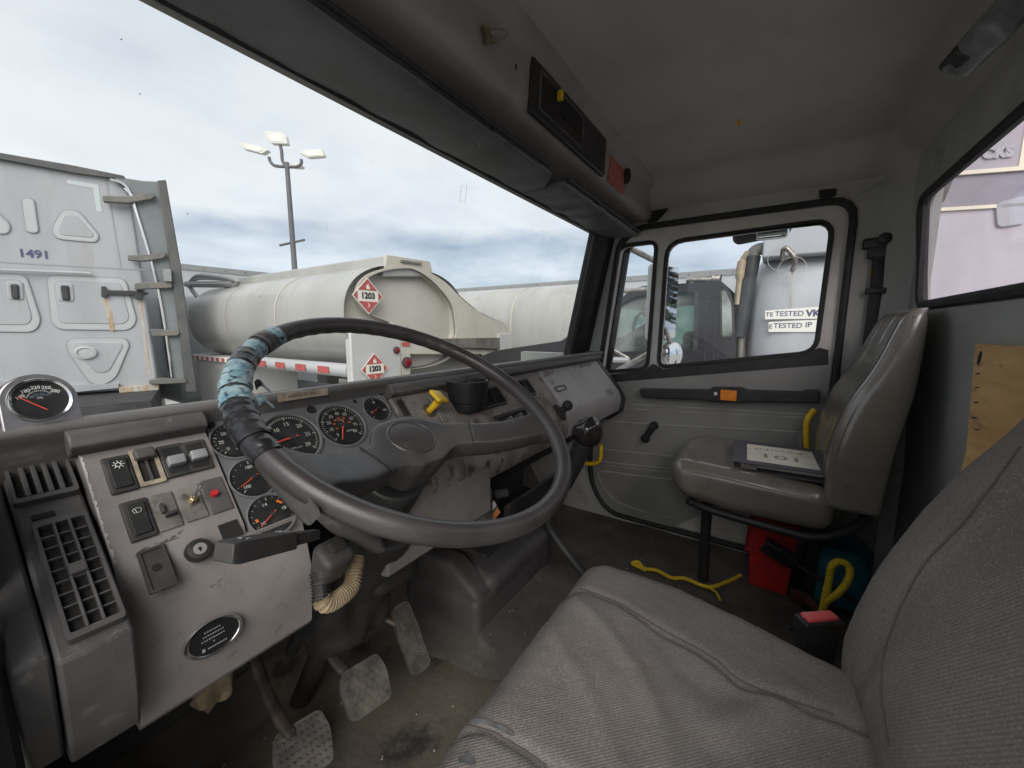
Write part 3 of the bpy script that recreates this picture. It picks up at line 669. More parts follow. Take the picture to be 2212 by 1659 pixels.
# peeled paint edge on the left of the switch panel
k = g('mark_white'); MATS['mark_white']
M('bare_primer', (.62, .58, .58), (.5, .46, .46), sc=90, rough=.6)
k = g('bare_primer').at(DP.m()); random.seed(4); v = -.004; e1 = []; e2 = []
while v > -.15:
    e1.append((.0893, v, .0005)); e2.append((.0893+random.uniform(.0005, .0028), v, .0005)); v -= random.uniform(.001, .003)
k.grid([e1, e2]); obj('peeled_edge', k, dash, smooth=False)

# ---------------- gauges
M('mark_dim', (.46, .45, .42), (.34, .33, .30), sc=60, rough=.7)
def gauge(px, py, Ro, nums, needle, ticks, sweep=(225, -45), recess=.011, fs=.0062, extra=None, redz=None, sub=None, fw=.012):
    cu, cv = DP.uv(px, py, -.004); X = DP.m(cu, cv, -.004)
    k = g('cluster_plastic').at(X).lathe([(Ro*1.13, .0), (Ro*1.13, .0022), (Ro*1.06, .0028), (Ro*1.0, .0), (Ro*.97, -.0004)], 48)
    o = obj('gauge', k, dash, sharp=30)
    # recessed dial is drawn just proud of the plate, the cone wall around it
    k = g('dial_black').at(X).lathe([(Ro*1.0, .0006), (.0001, .0007)], 48)
    k.mat('mark_dim')
    a0, a1 = sweep; n_, maj = ticks
    for i in range(n_+1):
        a = R(a0+(a1-a0)*i/n_); big = i % maj == 0; r0, r1, t = Ro*(.78 if big else .84), Ro*.93, (.035 if big else .018)
        c, s_ = math.cos(a), math.sin(a)
        k.add([(r0*c-t*Ro*.5*s_, r0*s_+t*Ro*.5*c, .0011), (r0*c+t*Ro*.5*s_, r0*s_-t*Ro*.5*c, .0011), (r1*c+t*Ro*.5*s_, r1*s_-t*Ro*.5*c, .0011), (r1*c-t*Ro*.5*s_, r1*s_+t*Ro*.5*c, .0011)], [(0, 1, 2, 3)])
    for txt, a in nums:
        rr = Ro*.60; k.text(txt, fs, X @ Matrix.Translation((rr*math.cos(R(a)), rr*math.sin(R(a)), .0012)), .0001, .0001)
    if extra: 
        for txt, x, y, s_ in extra: k.text(txt, s_, X @ Matrix.Translation((x*Ro, y*Ro, .0012)), .0001)
    if sub:
        k.mat('mark_orange')
        for txt, a in sub: k.text(txt, fs*.55, X @ Matrix.Translation((Ro*.36*math.cos(R(a)), Ro*.36*math.sin(R(a)), .0012)), .0001)
    if redz:
        k.mat('mark_orange').at(X)
        for b0, b1 in redz:
            k.grid([[(Ro*q*math.cos(R(b0+(b1-b0)*i/6)), Ro*q*math.sin(R(b0+(b1-b0)*i/6)), .00115) for i in range(7)] for q in (.66, .78)])
    obj('dial', k, o, smooth=False)
    a = R(needle); c, s_ = math.cos(a), math.sin(a); k = g('needle_red').at(X @ Matrix.Rotation(a, 4, 'Z'))
    k.add([(-Ro*.22, -Ro*.035, .003), (Ro*.80, -Ro*.018, .003), (Ro*.80, Ro*.018, .003), (-Ro*.22, Ro*.035, .003), (-Ro*.22, 0, .0042), (Ro*.80, 0, .0036)], [(0, 1, 5, 4), (4, 5, 2, 3), (0, 4, 3), (1, 2, 5)])
    k.mat('black_plastic').at(X).lathe([(Ro*.12, .001), (Ro*.11, .005), (.0001, .0055)], 16); obj('needle', k, o)
    k = g('gauge_glass').at(X).lathe([(Ro*.985, .0064), (.0001, .0066)], 40); obj('gauge_glass', k, o)
    return o
gauge(*ZG(505, 522), .0270, [('0', 225), ('25', 178), ('50', 128), ('75', 80), ('100', 20)], 62, (20, 5), fs=.0068, extra=[('PSI', 0, -.55, .0042)])
gauge(*ZG(1003, 500), .0415, [('0', 225), ('5', 180), ('10', 135), ('15', 90), ('20', 45), ('25', 0), ('30', -45)], 187, (60, 10), fs=.0092, extra=[('RPM x100', 0, -.45, .004)])
gauge(*ZG(1437, 390), .0395, [('5', 225), ('15', 191), ('25', 157), ('35', 124), ('45', 90), ('55', 56), ('65', 22), ('75', -11), ('85', -45)], 243, (40, 5), fs=.0082,
      sub=[('20', 200), ('40', 160), ('60', 125), ('80', 95), ('100', 60), ('120', 10)], extra=[('45045', .18, -.35, .005), ('MPH', 0, .26, .0035)])
gauge(*ZG(1735, 252), .0255, [('0', 200), ('60', 90), ('120', -20)], 205, (12, 6), fs=.006)
gauge(*ZG(1862, 500), .0255, [('100', 225), ('180', 90), ('260', -45)], 215, (12, 6), fs=.006)
gauge(*ZG(672, 842), .0275, [('100', 222), ('180', 95), ('260', -20)], 205, (12, 6), fs=.0066, redz=[(18, 5)])
gauge(*ZG(830, 1162), .0275, [('10', 210), ('14', 105), ('18', 10)], 212, (14, 7), fs=.0066, redz=[(55, 32), (190, 178)])
# warning-lamp holes and screws on the cluster
for p, r_ in ((ZG(287, 383), .0055), (ZG(1168, 257), .0062), (ZG(1545, 185), .0032), (ZG(1766, 115), .0045)):
    c = DP.uv(*p, -.004); k = g('firewall_dark').at(DP.m(*c, -.004)).lathe([(r_*1.25, .0001), (r_*1.2, .0012), (r_, .0012), (r_*.96, .0006), (.0001, .0006)], 20); obj('lamp_socket', k, dash)
c = DP.uv(*ZG(1015, 975), -.004); k = g('dark_plastic').at(DP.m(*c, -.004)).rbox((0, 0, .001), (.02, .022, .003), .001); k.mat('label_tan').box(-.008, -.010, .002, .006, -.0085, .0032); obj('indicator_window', k, dash)
# height sticker on the rail
RPn = Plane((0, .6447, -.109), (1, 0, 0), (0, -.05, 1))
a = RPn.uv(*ZG(878, 170)); b = RPn.uv(*ZG(1312, 118)); w_ = (b[0]-a[0])/2
k = g('label_tan').at(RPn.m((a[0]+b[0])/2, .0005, .0008)).box(-w_, -.0062, 0, w_, .0062, .0004); k.mat('label_ink').text('HEIGHT 10', .0075, RPn.m((a[0]+b[0])/2-.004, .0005, .0014), .0001, sx=1.25); obj('height_label', k, dash, smooth=False)
# ---------------- right of the cluster
def drect(pts, z0, z1, mat, nm, **kw):
    u0, v0, u1, v1 = rect([ZR(*p) for p in pts]); k = g(mat).at(DP.m()).rbox(((u0+u1)/2, (v0+v1)/2, (z0+z1)/2), (u1-u0, v1-v0, z1-z0), .0015); return obj(nm, k, dash, **kw), (u0, v0, u1, v1)
for q in ([(262, 402), (335, 385), (438, 545), (370, 572)], [(388, 606), (455, 588), (530, 690), (430, 720)]):
    o, r_ = drect(q, -.001, .003, 'dark_plastic', 'blank_switch')
    k = g('black_plastic').at(DP.m()).box(r_[0]+.004, r_[1]+.006, .002, r_[2]-.004, r_[3]-.006, .0042); obj('blank_insert', k, o, bevel=.0006)
cu, cv = DP.uv(*ZR(578, 492)); k = g('dull_metal').at(DP.m(cu, cv)).lathe([(.0165, .0002), (.0160, .0014), (.0135, .0014), (.0132, .0005)], 28); k.mat('firewall_dark').lathe([(.0133, .0004), (.0001, .0005)], 28)
o = obj('parking_brake_valve', k, dash)
k = g('yellow_plastic').at(DP.m(cu+.002, cv)); k.cyl((0, 0, .0), (.004, .002, .030), .0072, .0085, 18); obj('valve_stem', k, o)
k = g('yellow_plastic').at(DP.m(cu+.010, cv+.011, .036) @ Matrix.Rotation(R(-14), 4, 'X') @ Matrix.Rotation(R(16), 4, 'Y')).rbox((0, 0, 0), (.036, .036, .010), .0045, 3); obj('valve_knob', k, o)
# round vents, radio pocket, coin holes on the centre panel
def vent2(pts, nu, nv):
    u0, v0, u1, v1 = rect([ZR(*p) for p in pts]); return ventgrid('vent', u0, v0, u1, v1, nu, nv, DP, False, 'black_plastic')
vent2([(905, 385), (1125, 300), (1205, 418), (960, 500)], 3, 7)
vent2([(1262, 280), (1385, 245), (1455, 345), (1330, 385)], 3, 6)
u0, v0, u1, v1 = rect([ZR(*p) for p in ((1105, 540), (1370, 470), (1470, 620), (1200, 690))])
k = g('black_plastic').at(DP.m()).plate(rrect(u0, v0, u1, v1, .003), [rrect(u0+.008, v0+.008, u1-.008, v1-.008, .002)], 0, .005); o = obj('control_bezel', k, dash, bevel=.001)
k = g('firewall_dark').at(DP.m()).box(u0+.006, v0+.006, .0005, u1-.006, v1-.006, .001)
obj('control_cavity', k, o)
for i, f in enumerate((.3, .62)):
    x = u0+(u1-u0)*f; k = g('dark_plastic').at(DP.m(x, (v0+v1)/2-.004)).lathe([(.017, .001), (.016, .008), (.0001, .009)], 20); k.rbox((0, 0, .012), (.008, .030, .016), .003); k.mat('dull_grey').box(-.0008, .006, .0195, .0008, .014, .0205); obj('control_knob', k, o)
for p, r_ in ((ZR(1118, 665), .0085), ):
    cu, cv = DP.uv(*p); k = g('mark_white').at(DP.m(cu, cv)).lathe([(r_*1.1, .0), (r_*1.1, .003), (r_*.9, .0035), (r_*.82, .001)], 24); k.mat('firewall_dark').lathe([(r_*.85, .0008), (.0001, .0009)], 20); obj('power_socket', k, dash)
# glovebox latch and label, worn patches
u0, v0, u1, v1 = rect([Zg(*p) for p in ((980, 490), (1075, 462), (1098, 505), (1010, 552))])
k = g('dark_plastic').at(DP.m()).plate(rrect(u0, v0, u1, v1, .003), [rrect(u0+.006, v0+.005, u1-.006, v1-.005, .002)], 0, .004); o = obj('glovebox_latch', k, dash, bevel=.001)
k = g('dull_metal').at(DP.m()).box(u0+.005, v0+.004, .0005, u1-.005, v1-.004, .0015); obj('latch_paddle', k, o)
u0, v0, u1, v1 = rect([Zg(*p) for p in ((1505, 520), (1560, 498), (1600, 555), (1545, 585))])
k = g('dull_grey').at(DP.m()).box(u0, v0, .0003, u1, v1, .0009); k.mat('label_ink')
for i in range(4): k.box(u0+.004, v0+(v1-v0)*(i+.6)/5, .0008, u1-.004, v0+(v1-v0)*(i+.9)/5, .0012)
obj('glovebox_sticker', k, dash)
def blot(pts, mat, nm, pl=DP):
    q = [pl.uv(*p) for p in pts]; c = (sum(a for a, b in q)/len(q), sum(b for a, b in q)/len(q)); random.seed(len(pts)); o_ = []
    for i in range(len(q)):
        a, b = V(q[i]), V(q[(i+1) % len(q)])
        for j in range(5):
            p = a.lerp(b, j/5); d = (p-V(c))*(1+random.uniform(-.16, .12)); o_.append((c[0]+d.x, c[1]+d.y))
    k = g(mat).at(pl.m()).prism(o_, .0002, .0006); return obj(nm, k, dash, smooth=False)
M('glue_grey', (.19, .17, .155), (.27, .25, .235), sc=60, rough=.75)
blot([Zg(*p) for p in ((1165, 225), (1340, 190), (1365, 260), (1290, 275), (1255, 295), (1215, 260))], 'glue_grey', 'glue_residue')
blot([Zg(*p) for p in ((855, 335), (960, 315), (975, 350), (880, 385))], 'glue_grey', 'glue_residue')
# black ball mount near the glovebox seam
cu, cv = DP.uv(*Zg(1045, 760)); k = g('black_rubber').at(DP.m(cu-.004, cv+.004)).lathe([(.024, 0), (.024, .004), (.018, .008), (.010, .010), (.0085, .024), (.0001, .024)], 28, .75, 1.25); o = obj('ball_mount', k, dash)
k = g('black_rubber').at(DP.m(cu-.002, cv+.008)).rbox((0, 0, 0), (.001, .001, .001), .0003); 
bc = DP.at(cu-.002, cv+.006, .036); k = g('black_rubber').at(Matrix.Translation(bc)).lathe([(.0001, -.0165)]+[(.0165*math.cos(R(a)), .0165*math.sin(R(a))) for a in range(-75, 90, 15)]+[(.0001, .0165)], 24); obj('ball', k, o)
# cup holder clipped to the centre vent
M('cup_black', (.013, .013, .014), rough=.42, bump=.1, bsc=500)
cc = onY(1010, 850, .60); k = g('cup_black'); k.at(Matrix.Translation(cc+V((0, 0, -.026))) @ Matrix.Diagonal((1.12, 1.12, 1.12, 1)))
k.lathe([(.0001, -.012), (.036, -.012), (.038, -.008), (.0385, .006), (.0415, .008), (.0445, .048), (.0445, .052), (.0420, .052), (.0395, .010), (.0365, .007), (.0001, .006)], 40)
o = obj('cup_holder', k, dash, sharp=30)
k = g('black_plastic').add([cc+V(p) for p in ((-.07, .05, .03), (-.03, .03, .03), (-.03, .03, -.03), (-.06, .05, -.03), (-.07, .07, .03), (-.03, .06, .03), (-.03, .06, -.03), (-.06, .07, -.03))], [(0, 1, 2, 3), (4, 7, 6, 5), (0, 4, 5, 1), (3, 2, 6, 7), (0, 3, 7, 4), (1, 5, 6, 2)]); obj('holder_bracket', k, o, bevel=.004)
# ---------------- oil temperature gauge pod standing on the dash rail
pc = onY(88, 868, .655); pod = thing('gauge_pod', 'chrome arched pod holding one round temperature gauge on the dash', 'gauge', pc+V((0, 0, -.034)))
PP = Plane(pc, (1, .10, 0), (0, .22, 1))
s_ = (onY(178, 910, .655)-onY(0, 945, .655)).length/2
W_ = s_; out = [(-W_, -W_*.95), (W_, -W_*.95), (W_*.97, W_*.1)]+[(W_*.97*math.cos(R(a)), W_*.10+W_*.95*math.sin(R(a))) for a in range(10, 171, 10)]+[(-W_*.97, W_*.1)]
M('pod_chrome', (.42, .41, .41), (.30, .29, .28), sc=30, rough=.32, metal=.9)
k = g('pod_chrome').at(PP.m()).prism(roundpoly(out, .002), -.03, 0); obj('pod_shell', k, pod, bevel=.0022)
Rg = W_*.80; k = g('chrome').at(PP.m(0, W_*.07)).lathe([(Rg, -.001), (Rg, .004), (Rg*.95, .006), (Rg*.86, .005), (Rg*.84, .001)], 48, cap=False); obj('bezel', k, pod)
X = PP.m(0, W_*.07); k = g('dial_black').at(X).lathe([(Rg*.86, .0008), (.0001, .0009)], 40); k.mat('mark_white')
for txt, a in (('140', 158), ('180', 128), ('220', 97), ('250', 66), ('280', 36)): k.text(txt, Rg*.20, X @ Matrix.Translation((Rg*.62*math.cos(R(a)), Rg*.58*math.sin(R(a)), .0013)) @ Matrix.Rotation(R(a-90)*.4, 4, 'Z'), .0001, .0001)
for i in range(17):
    a = R(158-122*i/16); k.at(X @ Matrix.Rotation(a, 4, 'Z')).box(Rg*.40, -Rg*.01, .001, Rg*(.48 if i % 4 == 0 else .45), Rg*.01, .0013)
k.mat('tape_blue')
for txt, a in (('80', 140), ('100', 112), ('120', 82), ('140', 48)): k.text(txt, Rg*.13, X @ Matrix.Translation((Rg*.30*math.cos(R(a)), Rg*.26*math.sin(R(a)), .0013)), .0001)
k.mat('mark_white').text('OIL', Rg*.13, X @ Matrix.Translation((0, Rg*.10, .0013)), .0001); obj('dial', k, pod, smooth=False)
k = g('needle_red').at(X @ Matrix.Translation((Rg*.05, -Rg*.42, 0)) @ Matrix.Rotation(R(137), 4, 'Z')).box(-Rg*.1, -Rg*.02, .002, Rg*.95, Rg*.02, .003); obj('needle', k, pod)
k = g('gauge_glass').at(X).lathe([(Rg*.85, .0045), (.0001, .005)], 40); obj('gauge_glass', k, pod)
# ------------------------------------------------------------------ steering wheel
WT = R(30.26); WC = V((.4154, .4306, -.1123))
WPn = Plane(WC, (1, 0, 0), (0, math.cos(WT), math.sin(WT))); WRAD = .235
whl = thing('steering_wheel', 'large black two spoke steering wheel with blue and black tape on its rim', 'steering wheel', WC-WPn.n*.09)
def rimpt(a, r=0, w=0): return WPn.at((WRAD+r)*math.cos(R(a)), (WRAD+r)*math.sin(R(a)), w)
rows = []; nA = 180
for i in range(nA):
    a = 360*i/nA; row = []
    for j in range(16):
        t = 2*PI*j/16; rr = .0140
        # finger grips along the inner underside of the top half
        if 20 < a < 200: rr += .0009*math.sin(a*PI/180*50)*max(0, math.cos(t-PI))*min(1, min(a-20, 200-a)/10)
        fl = .0012*math.exp(-((t-PI*.62)/.16)**2)          # mould line along the top inner edge
        row.append(rimpt(a, (rr-fl)*math.cos(t)*.92, (rr-fl)*math.sin(t)))
    rows.append(row)
gq = g('wheel_rubber').grid(rows+[rows[0]], True); obj('rim', gq, whl, sharp=70)
# spokes and hub: one broad flat bar swept from rim to rim through the sunk hub, parted by two seams
HPATH = crom([V(q) for q in ((-.232, -.052, -.004), (-.19, -.049, -.020), (-.13, -.040, -.050), (-.075, -.024, -.068), (.0, -.010, -.074), (.075, -.026, -.066), (.125, -.062, -.048), (.165, -.092, -.024), (.208, -.112, -.004))], 10)
def bar(i0, i1, mat, nm, dep):
    rows = []
    for i in range(i0, i1+1):
        c = HPATH[i]; t = abs(c.x)/.22; tan = (HPATH[min(i+1, len(HPATH)-1)]-HPATH[max(i-1, 0)]).normalized(); acr = V((0, 0, 1)).cross(tan).normalized()
        hub = math.exp(-(c.x/.052)**4); hw = .027+.020*hub+.020*max(0, (t-.82)/.18)**2
        d_ = (.026+.014*(1-t)+dep*hub); row = []
        for j in range(20):
            a = 2*PI*j/20; co, si = math.cos(a), math.sin(a)
            q = acr*(hw*math.copysign(abs(co)**.42, co)*(1 if si > -.2 else .92)); z = c.z+(.004 if si > 0 else 0)+(.006*abs(si)**.5 if si > 0 else -d_*abs(si)**.5)
            up_ = .012*hub*max(0, co) if si > -.5 else 0
            row.append(WPn.at(c.x+q.x, c.y+q.y+up_, z))
        rows.append(row)
    return obj(nm, g(mat).loft(rows), whl, sharp=75)
iL = min(range(len(HPATH)), key=lambda i: abs(HPATH[i].x+.088)); iR = min(range(len(HPATH)), key=lambda i: abs(HPATH[i].x-.098))
bar(0, iL, 'hub_rubber', 'spoke', 0); bar(iL, iR, 'hub_rubber', 'hub', .030); bar(iR, len(HPATH)-1, 'wheel_rubber', 'spoke', 0)
for i in (iL, iR):
    c = HPATH[i]; tan = (HPATH[i+1]-HPATH[i-1]).normalized(); acr = V((0, 0, 1)).cross(tan).normalized()
    k = g('firewall_dark').tube([WPn.at(c.x+acr.x*.029*s_, c.y+acr.y*.029*s_, c.z+.0098) for s_ in (-1, -.5, 0, .5, 1)], .0011, 6); obj('hub_seam', k, whl)
gq = g('wheel_rubber').at(WPn.m(.000, -.002, -.0655)).lathe([(.0400, -.004), (.0400, .002), (.0375, .0045), (.0360, .0030), (.0350, .0034), (.020, .0046), (.0001, .005)], 44, 1.05, .95); obj('horn_button', gq, whl, sharp=30)
# tape wound round the rim, upper left
def wrap(a0, a1, mat, nm, seed, gap=.0025, n=None):
    random.seed(seed); rows = []; n = n or int(abs(a1-a0)*1.6)
    for i in range(n+1):
        a = a0+(a1-a0)*i/n; row = []; st = (i % 6)/6*.0009
        for j in range(22):
            t = 2*PI*j/22; p = rimpt(a, .014*math.cos(t)*.92, .014*math.sin(t)); d = .0140+gap+st+.0011*noise.noise(p*170+V((seed, 0, 0)))
            row.append(rimpt(a+1.2*math.sin(t), d*math.cos(t)*.94, d*math.sin(t)))
        rows.append(row)
    return obj(nm, g(mat).loft(rows), whl, sharp=28)
wrap(120, 124.5, 'tape_blue', 'tape_wrap', 1, .0008); wrap(125.5, 131, 'wheel_rubber', 'torn_cover', 2, .0022)
wrap(132, 138.5, 'tape_blue', 'tape_wrap', 3, .0008); wrap(139, 148, 'tape_black', 'torn_cover', 9, .0018)
wrap(147, 150.2, 'tape_blue', 'tape_wrap', 4, .0020); wrap(150, 154.6, 'tape_blue', 'tape_wrap', 14, .0026); wrap(154.2, 159.6, 'tape_blue', 'tape_wrap', 15, .0032); wrap(159.3, 161, 'tape_black', 'tape_wrap', 17, .0026); wrap(160.8, 166, 'tape_blue', 'tape_wrap', 16, .0033); wrap(165, 180, 'tape_black', 'tape_wrap', 5, .0026); wrap(180, 186, 'tape_black', 'tape_wrap', 6, .0008)
random.seed(12)
for a, tw in ((166, -.5), (158, .4)):     # loose tape ends
    p = rimpt(a, -.018, .006); k = g('tape_black' if a != 166 else 'tape_blue'); rows = []
    for i in range(6):
        t = i/5; q = p+V((.020*t, .008*t, -.006*t*t+.004*math.sin(t*5))); rows.append([q+V((0, .002, .005*(1-t*.5))), q-V((0, .002, .005*(1-t*.7)))])
    k.grid(rows); obj('loose_tape', k, whl)
# ------------------------------------------------------------------ steering column with stalk
colm = thing('steering_column', 'dark steering column under the wheel with indicator stalk and ribbed loom', 'steering column', WC-WPn.n*.62)
ax = lambda k, du=0, dv=0: WPn.at(du, dv, -k)
gq = g('black_plastic').cyl(ax(.15), ax(.19), .052, .050, 28); gq.cyl(ax(.19), ax(.27), .046, .05, 28); gq.cyl(ax(.25, .01), ax(.42, .01), .072, .060, 28); gq.rbox(ax(.36, .05), (.12, .11, .15), .03, 3); obj('column_shroud', gq, colm, bevel=.004)
gq = g('firewall_dark').cyl(ax(.40), ax(.62), .040, .046, 20); gq.rbox(ax(.47), (.15, .12, .17), .04, 5, 6, fn=lambda p: p+V((.014*noise.noise(p*22), .014*noise.noise(p*21+V((5, 0, 0))), .018*noise.noise(p*19)))); gq.cyl(ax(.40, -.07), ax(.60, -.075, .01), .012, .012, 10); gq.rbox(ax(.54, .06), (.05, .05, .09), .012, 3); gq.cyl(ax(.6), ax(.95), .022, .022, 14); obj('steering_gear', gq, colm, sharp=60)
# turn-signal housing on the left of the column, tongue shaped
hp = [onY(x, y, .475) for x, y in ((668, 1100), (690, 1100), (745, 1130), (800, 1160), (770, 1180), (720, 1175), (680, 1140))]
pA, pB = onY(680, 1105, .475), onY(795, 1165, .50)
gq = g('dark_plastic'); rows = []
for i in range(9):
    t = i/8; c = pA.lerp(pB, t); hw = .023*math.sqrt(max(.02, 1-(1-t)**4))*(1+.3*t); row = []
    for j in range(16):
        a = 2*PI*j/16; row.append(c+V((.35*hw*math.cos(a), 0, 0))+WPn.n*(.022*math.sin(a)*min(1, .35+t*2))+(WPn.ey*(-hw*math.cos(a))))
    rows.append(row)
gq.loft(rows); obj('signal_housing', gq, colm, sharp=80)
gq = g('switch_black'); sc_ = onY(715, 1215, .49)
gq.at(Matrix.Translation(sc_) @ WPn.m().to_3x3().to_4x4()).rbox((0, 0, 0), (.044, .040, .06), .012, 3, fn=lambda q: V((q.x*(1+q.z*5), q.y*(1+q.z*5), q.z))); gq.mat('firewall_dark').rbox((.004, .004, .024), (.026, .022, .020), .006, 2); obj('switch_cup', gq, colm)
# stalk: a square lever reaching left
t0, t1 = onY(655, 1160, .44), onY(500, 1192, .40)
d = (t1-t0).normalized(); sidev = V((0, 0, 1)); sidev = (sidev-d*sidev.dot(d)).normalized(); fr = d.cross(sidev)
def lev(t, hw, hh, so=0): c = t0.lerp(t1, t); return [c+sidev*(hh)+fr*hw*1.1, c+sidev*hh-fr*hw*.75, c-sidev*hh-fr*hw, c-sidev*hh*.8+fr*hw]
gq = g('switch_black').loft([lev(-.25, .006, .0055), lev(.0, .007, .0062), lev(.22, .0075, .0065), lev(.24, .012, .0088), lev(1.0, .0125, .0098), lev(1.08, .0105, .0085)])
st_ = obj('indicator_stalk', gq, colm, sharp=30, bevel=.0012)
up_ = (sidev); SPl = Plane(t0.lerp(t1, .55)+sidev*.0096, -d, fr*(1 if fr.y > 0 else -1))
k = g('dull_grey')
k.text('SPEED', .0034, SPl.m(-.012+.030, .004, .0008)); k.text('CRUISE', .0034, SPl.m(.018, -.001, .0008)); k.at(SPl.m(.019, -.0065, .0008)).plate([(-.004, .002), (.004, .002), (0, -.003)], [[(-.0026, .0012), (.0026, .0012), (0, -.0018)]], 0, .0003)
k.text('D', .006, SPl.m(-.034, .003, .0008)); k.text('OFF', .0034, SPl.m(-.033, -.004, .0008)); obj('stalk_print', k, st_, smooth=False)
# ribbed loom
def ribbed(pts, r, mat, nm, per=.0042):
    P = crom(pts, 14); L = 0; rs = [r]
    for i in range(1, len(P)): L += (P[i]-P[i-1]).length; rs.append(r*(1+.10*(1 if math.sin(L/per*2*PI) > 0 else -1)))
    return obj(nm, g(mat).tube(P, rs, 14), colm, sharp=25)
M('loom_tan', (.34, .27, .17), (.24, .18, .11), sc=50, rough=.6)
ZL = lambda x, y, Y: onY(604.9+.2083*x, 1080+.2083*y, Y)
ribbed([ZL(400, 740, .50), ZL(415, 840, .495), ZL(425, 940, .49), ZL(430, 1030, .485)], .0115, 'black_plastic', 'loom')
ribbed([ZL(430, 1020, .485), ZL(460, 1065, .482), ZL(530, 1062, .482), ZL(640, 995, .485), ZL(735, 900, .49), ZL(768, 760, .50), ZL(790, 600, .515)], .0115, 'loom_tan', 'loom')
# ------------------------------------------------------------------ pedals
M('pedal_rubber', (.065, .06, .055), (.13, .115, .098), sc=30, rough=.7, bump=.3, bsc=200)
M('pedal_arm', (.05, .045, .042), (.12, .09, .07), sc=30, rough=.5, metal=.4)
def pedal(nm, lab, c, sz, tilt, yaw, arm, pat):
    t = thing(nm, lab, 'pedal', (c[0], c[1], FLOOR), 'foot pedals')
    X = Matrix.Translation(c) @ Matrix.Rotation(yaw, 4, 'Z') @ Matrix.Rotation(tilt, 4, 'X')
    w_, h_ = sz; k = g('pedal_rubber').at(X).prism(roundpoly([(-w_/2*.85, -h_/2), (w_/2*.85, -h_/2), (w_/2, h_*.1), (w_/2*.8, h_/2), (-w_/2*.8, h_/2), (-w_/2, h_*.1)], .012), -.012, .004)
    if pat == 'x':
        for i in range(-7, 8):
            for s_ in (1, -1):
                x = i*w_/7; l = h_*.5; a = (x-s_*l*.6, -l); b = (x+s_*l*.6, l)
                # clip to pad width
                pts = []
                for q in range(13):
                    tt = q/12; px_ = a[0]+(b[0]-a[0])*tt; py_ = a[1]+(b[1]-a[1])*tt
                    if abs(px_) < w_*.42 and abs(py_) < h_*.45: pts.append((px_, py_, .0045))
                if len(pts) > 1: k.tube([pts[0], pts[-1]], .0016, 4)
    elif pat == 'l':
        for i in range(-5, 6): k.tube([(i*w_/12, -h_*.46, .0048), (i*w_/12, h_*.44, .0048)], .0017, 5)
    else:
        for i in range(-4, 5):
            for j in range(-3, 4):
                if abs(j) == 3 or abs(i) >= 3 or True: k.rbox((i*w_/10, j*h_/7.5, .0045), (w_/16, h_/18, .006), .001, 1)
    obj('pad', k, t, sharp=35)
    k = g('pedal_arm').at().tube(crom(arm, 6), .011, 10, flat=(1, .55, (1, 0, 0))); obj('arm', k, t)
    return t
bc = ray(790, 1482)*.80
pedal('brake_pedal', 'middle rubber pedal with crosshatched pad on a curved arm', bc, (.095, .088), R(48), R(-12), [bc+V((0, .012, 0)), bc+V((-.03, .06, .06)), bc+V((-.045, .10, .2)), bc+V((-.06, .10, .3))], 'x')
cc_ = ray(655, 1618)*.735
pedal('clutch_pedal', 'leftmost rubber pedal with a studded pad below the column', cc_, (.100, .090), R(42), R(-14), [cc_+V((0, .012, 0)), cc_+V((-.02, .05, .07)), cc_+V((-.035, .08, .18)), cc_+V((-.05, .10, .30))], 's')
ac = (ray(875, 1295)*.93+ray(898, 1458)*.90)/2
pedal('accelerator_pedal', 'long narrow ribbed accelerator pedal beside the storage box', ac, (.052, .15), R(52), R(-10), [ac+V((0, .015, .02)), ac+V((-.04, .08, .05)), ac+V((-.10, .10, .045)), ac+V((-.15, .13, .03))], 'l')
gq = g('foam_tan').rbox((.185, .65, -.50), (.038, .045, .085), .012, 3, 6, fn=lambda p: p+V((.014*noise.noise(p*45), .014*noise.noise(p*41+V((3, 0, 0))), .016*noise.noise(p*33)))); fo = obj('insulation_foam', gq, None, base=(.19, .64, -.57)); tag(fo, 'torn lump of tan insulation foam hanging below the switch panel', 'foam')
# ------------------------------------------------------------------ sun visors and header items
def visor(x0, x1, label, cut, seed):
    t = thing('sun_visor', label, 'sun visor', ((x0+x1)/2, .58, .405), 'sun visors above the windshield')
    ya, yb = .658, .500; k = g('visor_vinyl'); rows = []; n = 48
    for i in range(n+1):
        u = i/n; x = x0+(x1-x0)*u; row = []
        yb_ = yb+(cut*max(0, (u-.90)/.10) if cut else 0); ya_ = ya-.012*max(0, (u-.95)/.05)
        yb_ += .10*max(0, (.04-u)/.04)*0
        wav = .004*noise.noise(V((x*14, seed, 0)))
        for j in range(14):
            a = 2*PI*j/14; c, s_ = math.cos(a), math.sin(a)
            y = (ya_+yb_)/2+(ya_-yb_)/2*math.copysign(abs(c)**.35, c); th = .0085*math.copysign(abs(s_)**.7, s_)*(1 if c < .6 else .8)
            z = .397+(y-.58)*.06+th+wav+.003*noise.noise(V((x*9, y*20, seed)))
            row.append((x, y, z))
        rows.append(row)
    k.loft(rows); obj('visor_pad', k, t, sharp=60)
    k = g('black_plastic').tube([(x0, yb-.004, .402), (x1-.12*bool(cut), yb-.004, .402)], .0045, 8); obj('visor_rod', k, t)
    return t
visor(.10, 1.045, 'long dark grey sun visor folded up above the windshield with a clip on its edge', .075, 1)
visor(1.03, 1.735, 'shorter dark grey sun visor in the passenger corner above the windshield', 0, 5)
for px, py in ((955, 322), (1095, 397), (1197, 440)):      # small windshield header clips
    p = onY(px, py, .648); k = g('label_tan').rbox(p, (.022, .006, .004), .0015); o = obj('header_clip', k, cab)
CBP = Plane((.0, .4565, .50), (-1, 0, 0), (0, -.03, 1))    # console face seen from the cab; u runs to -x
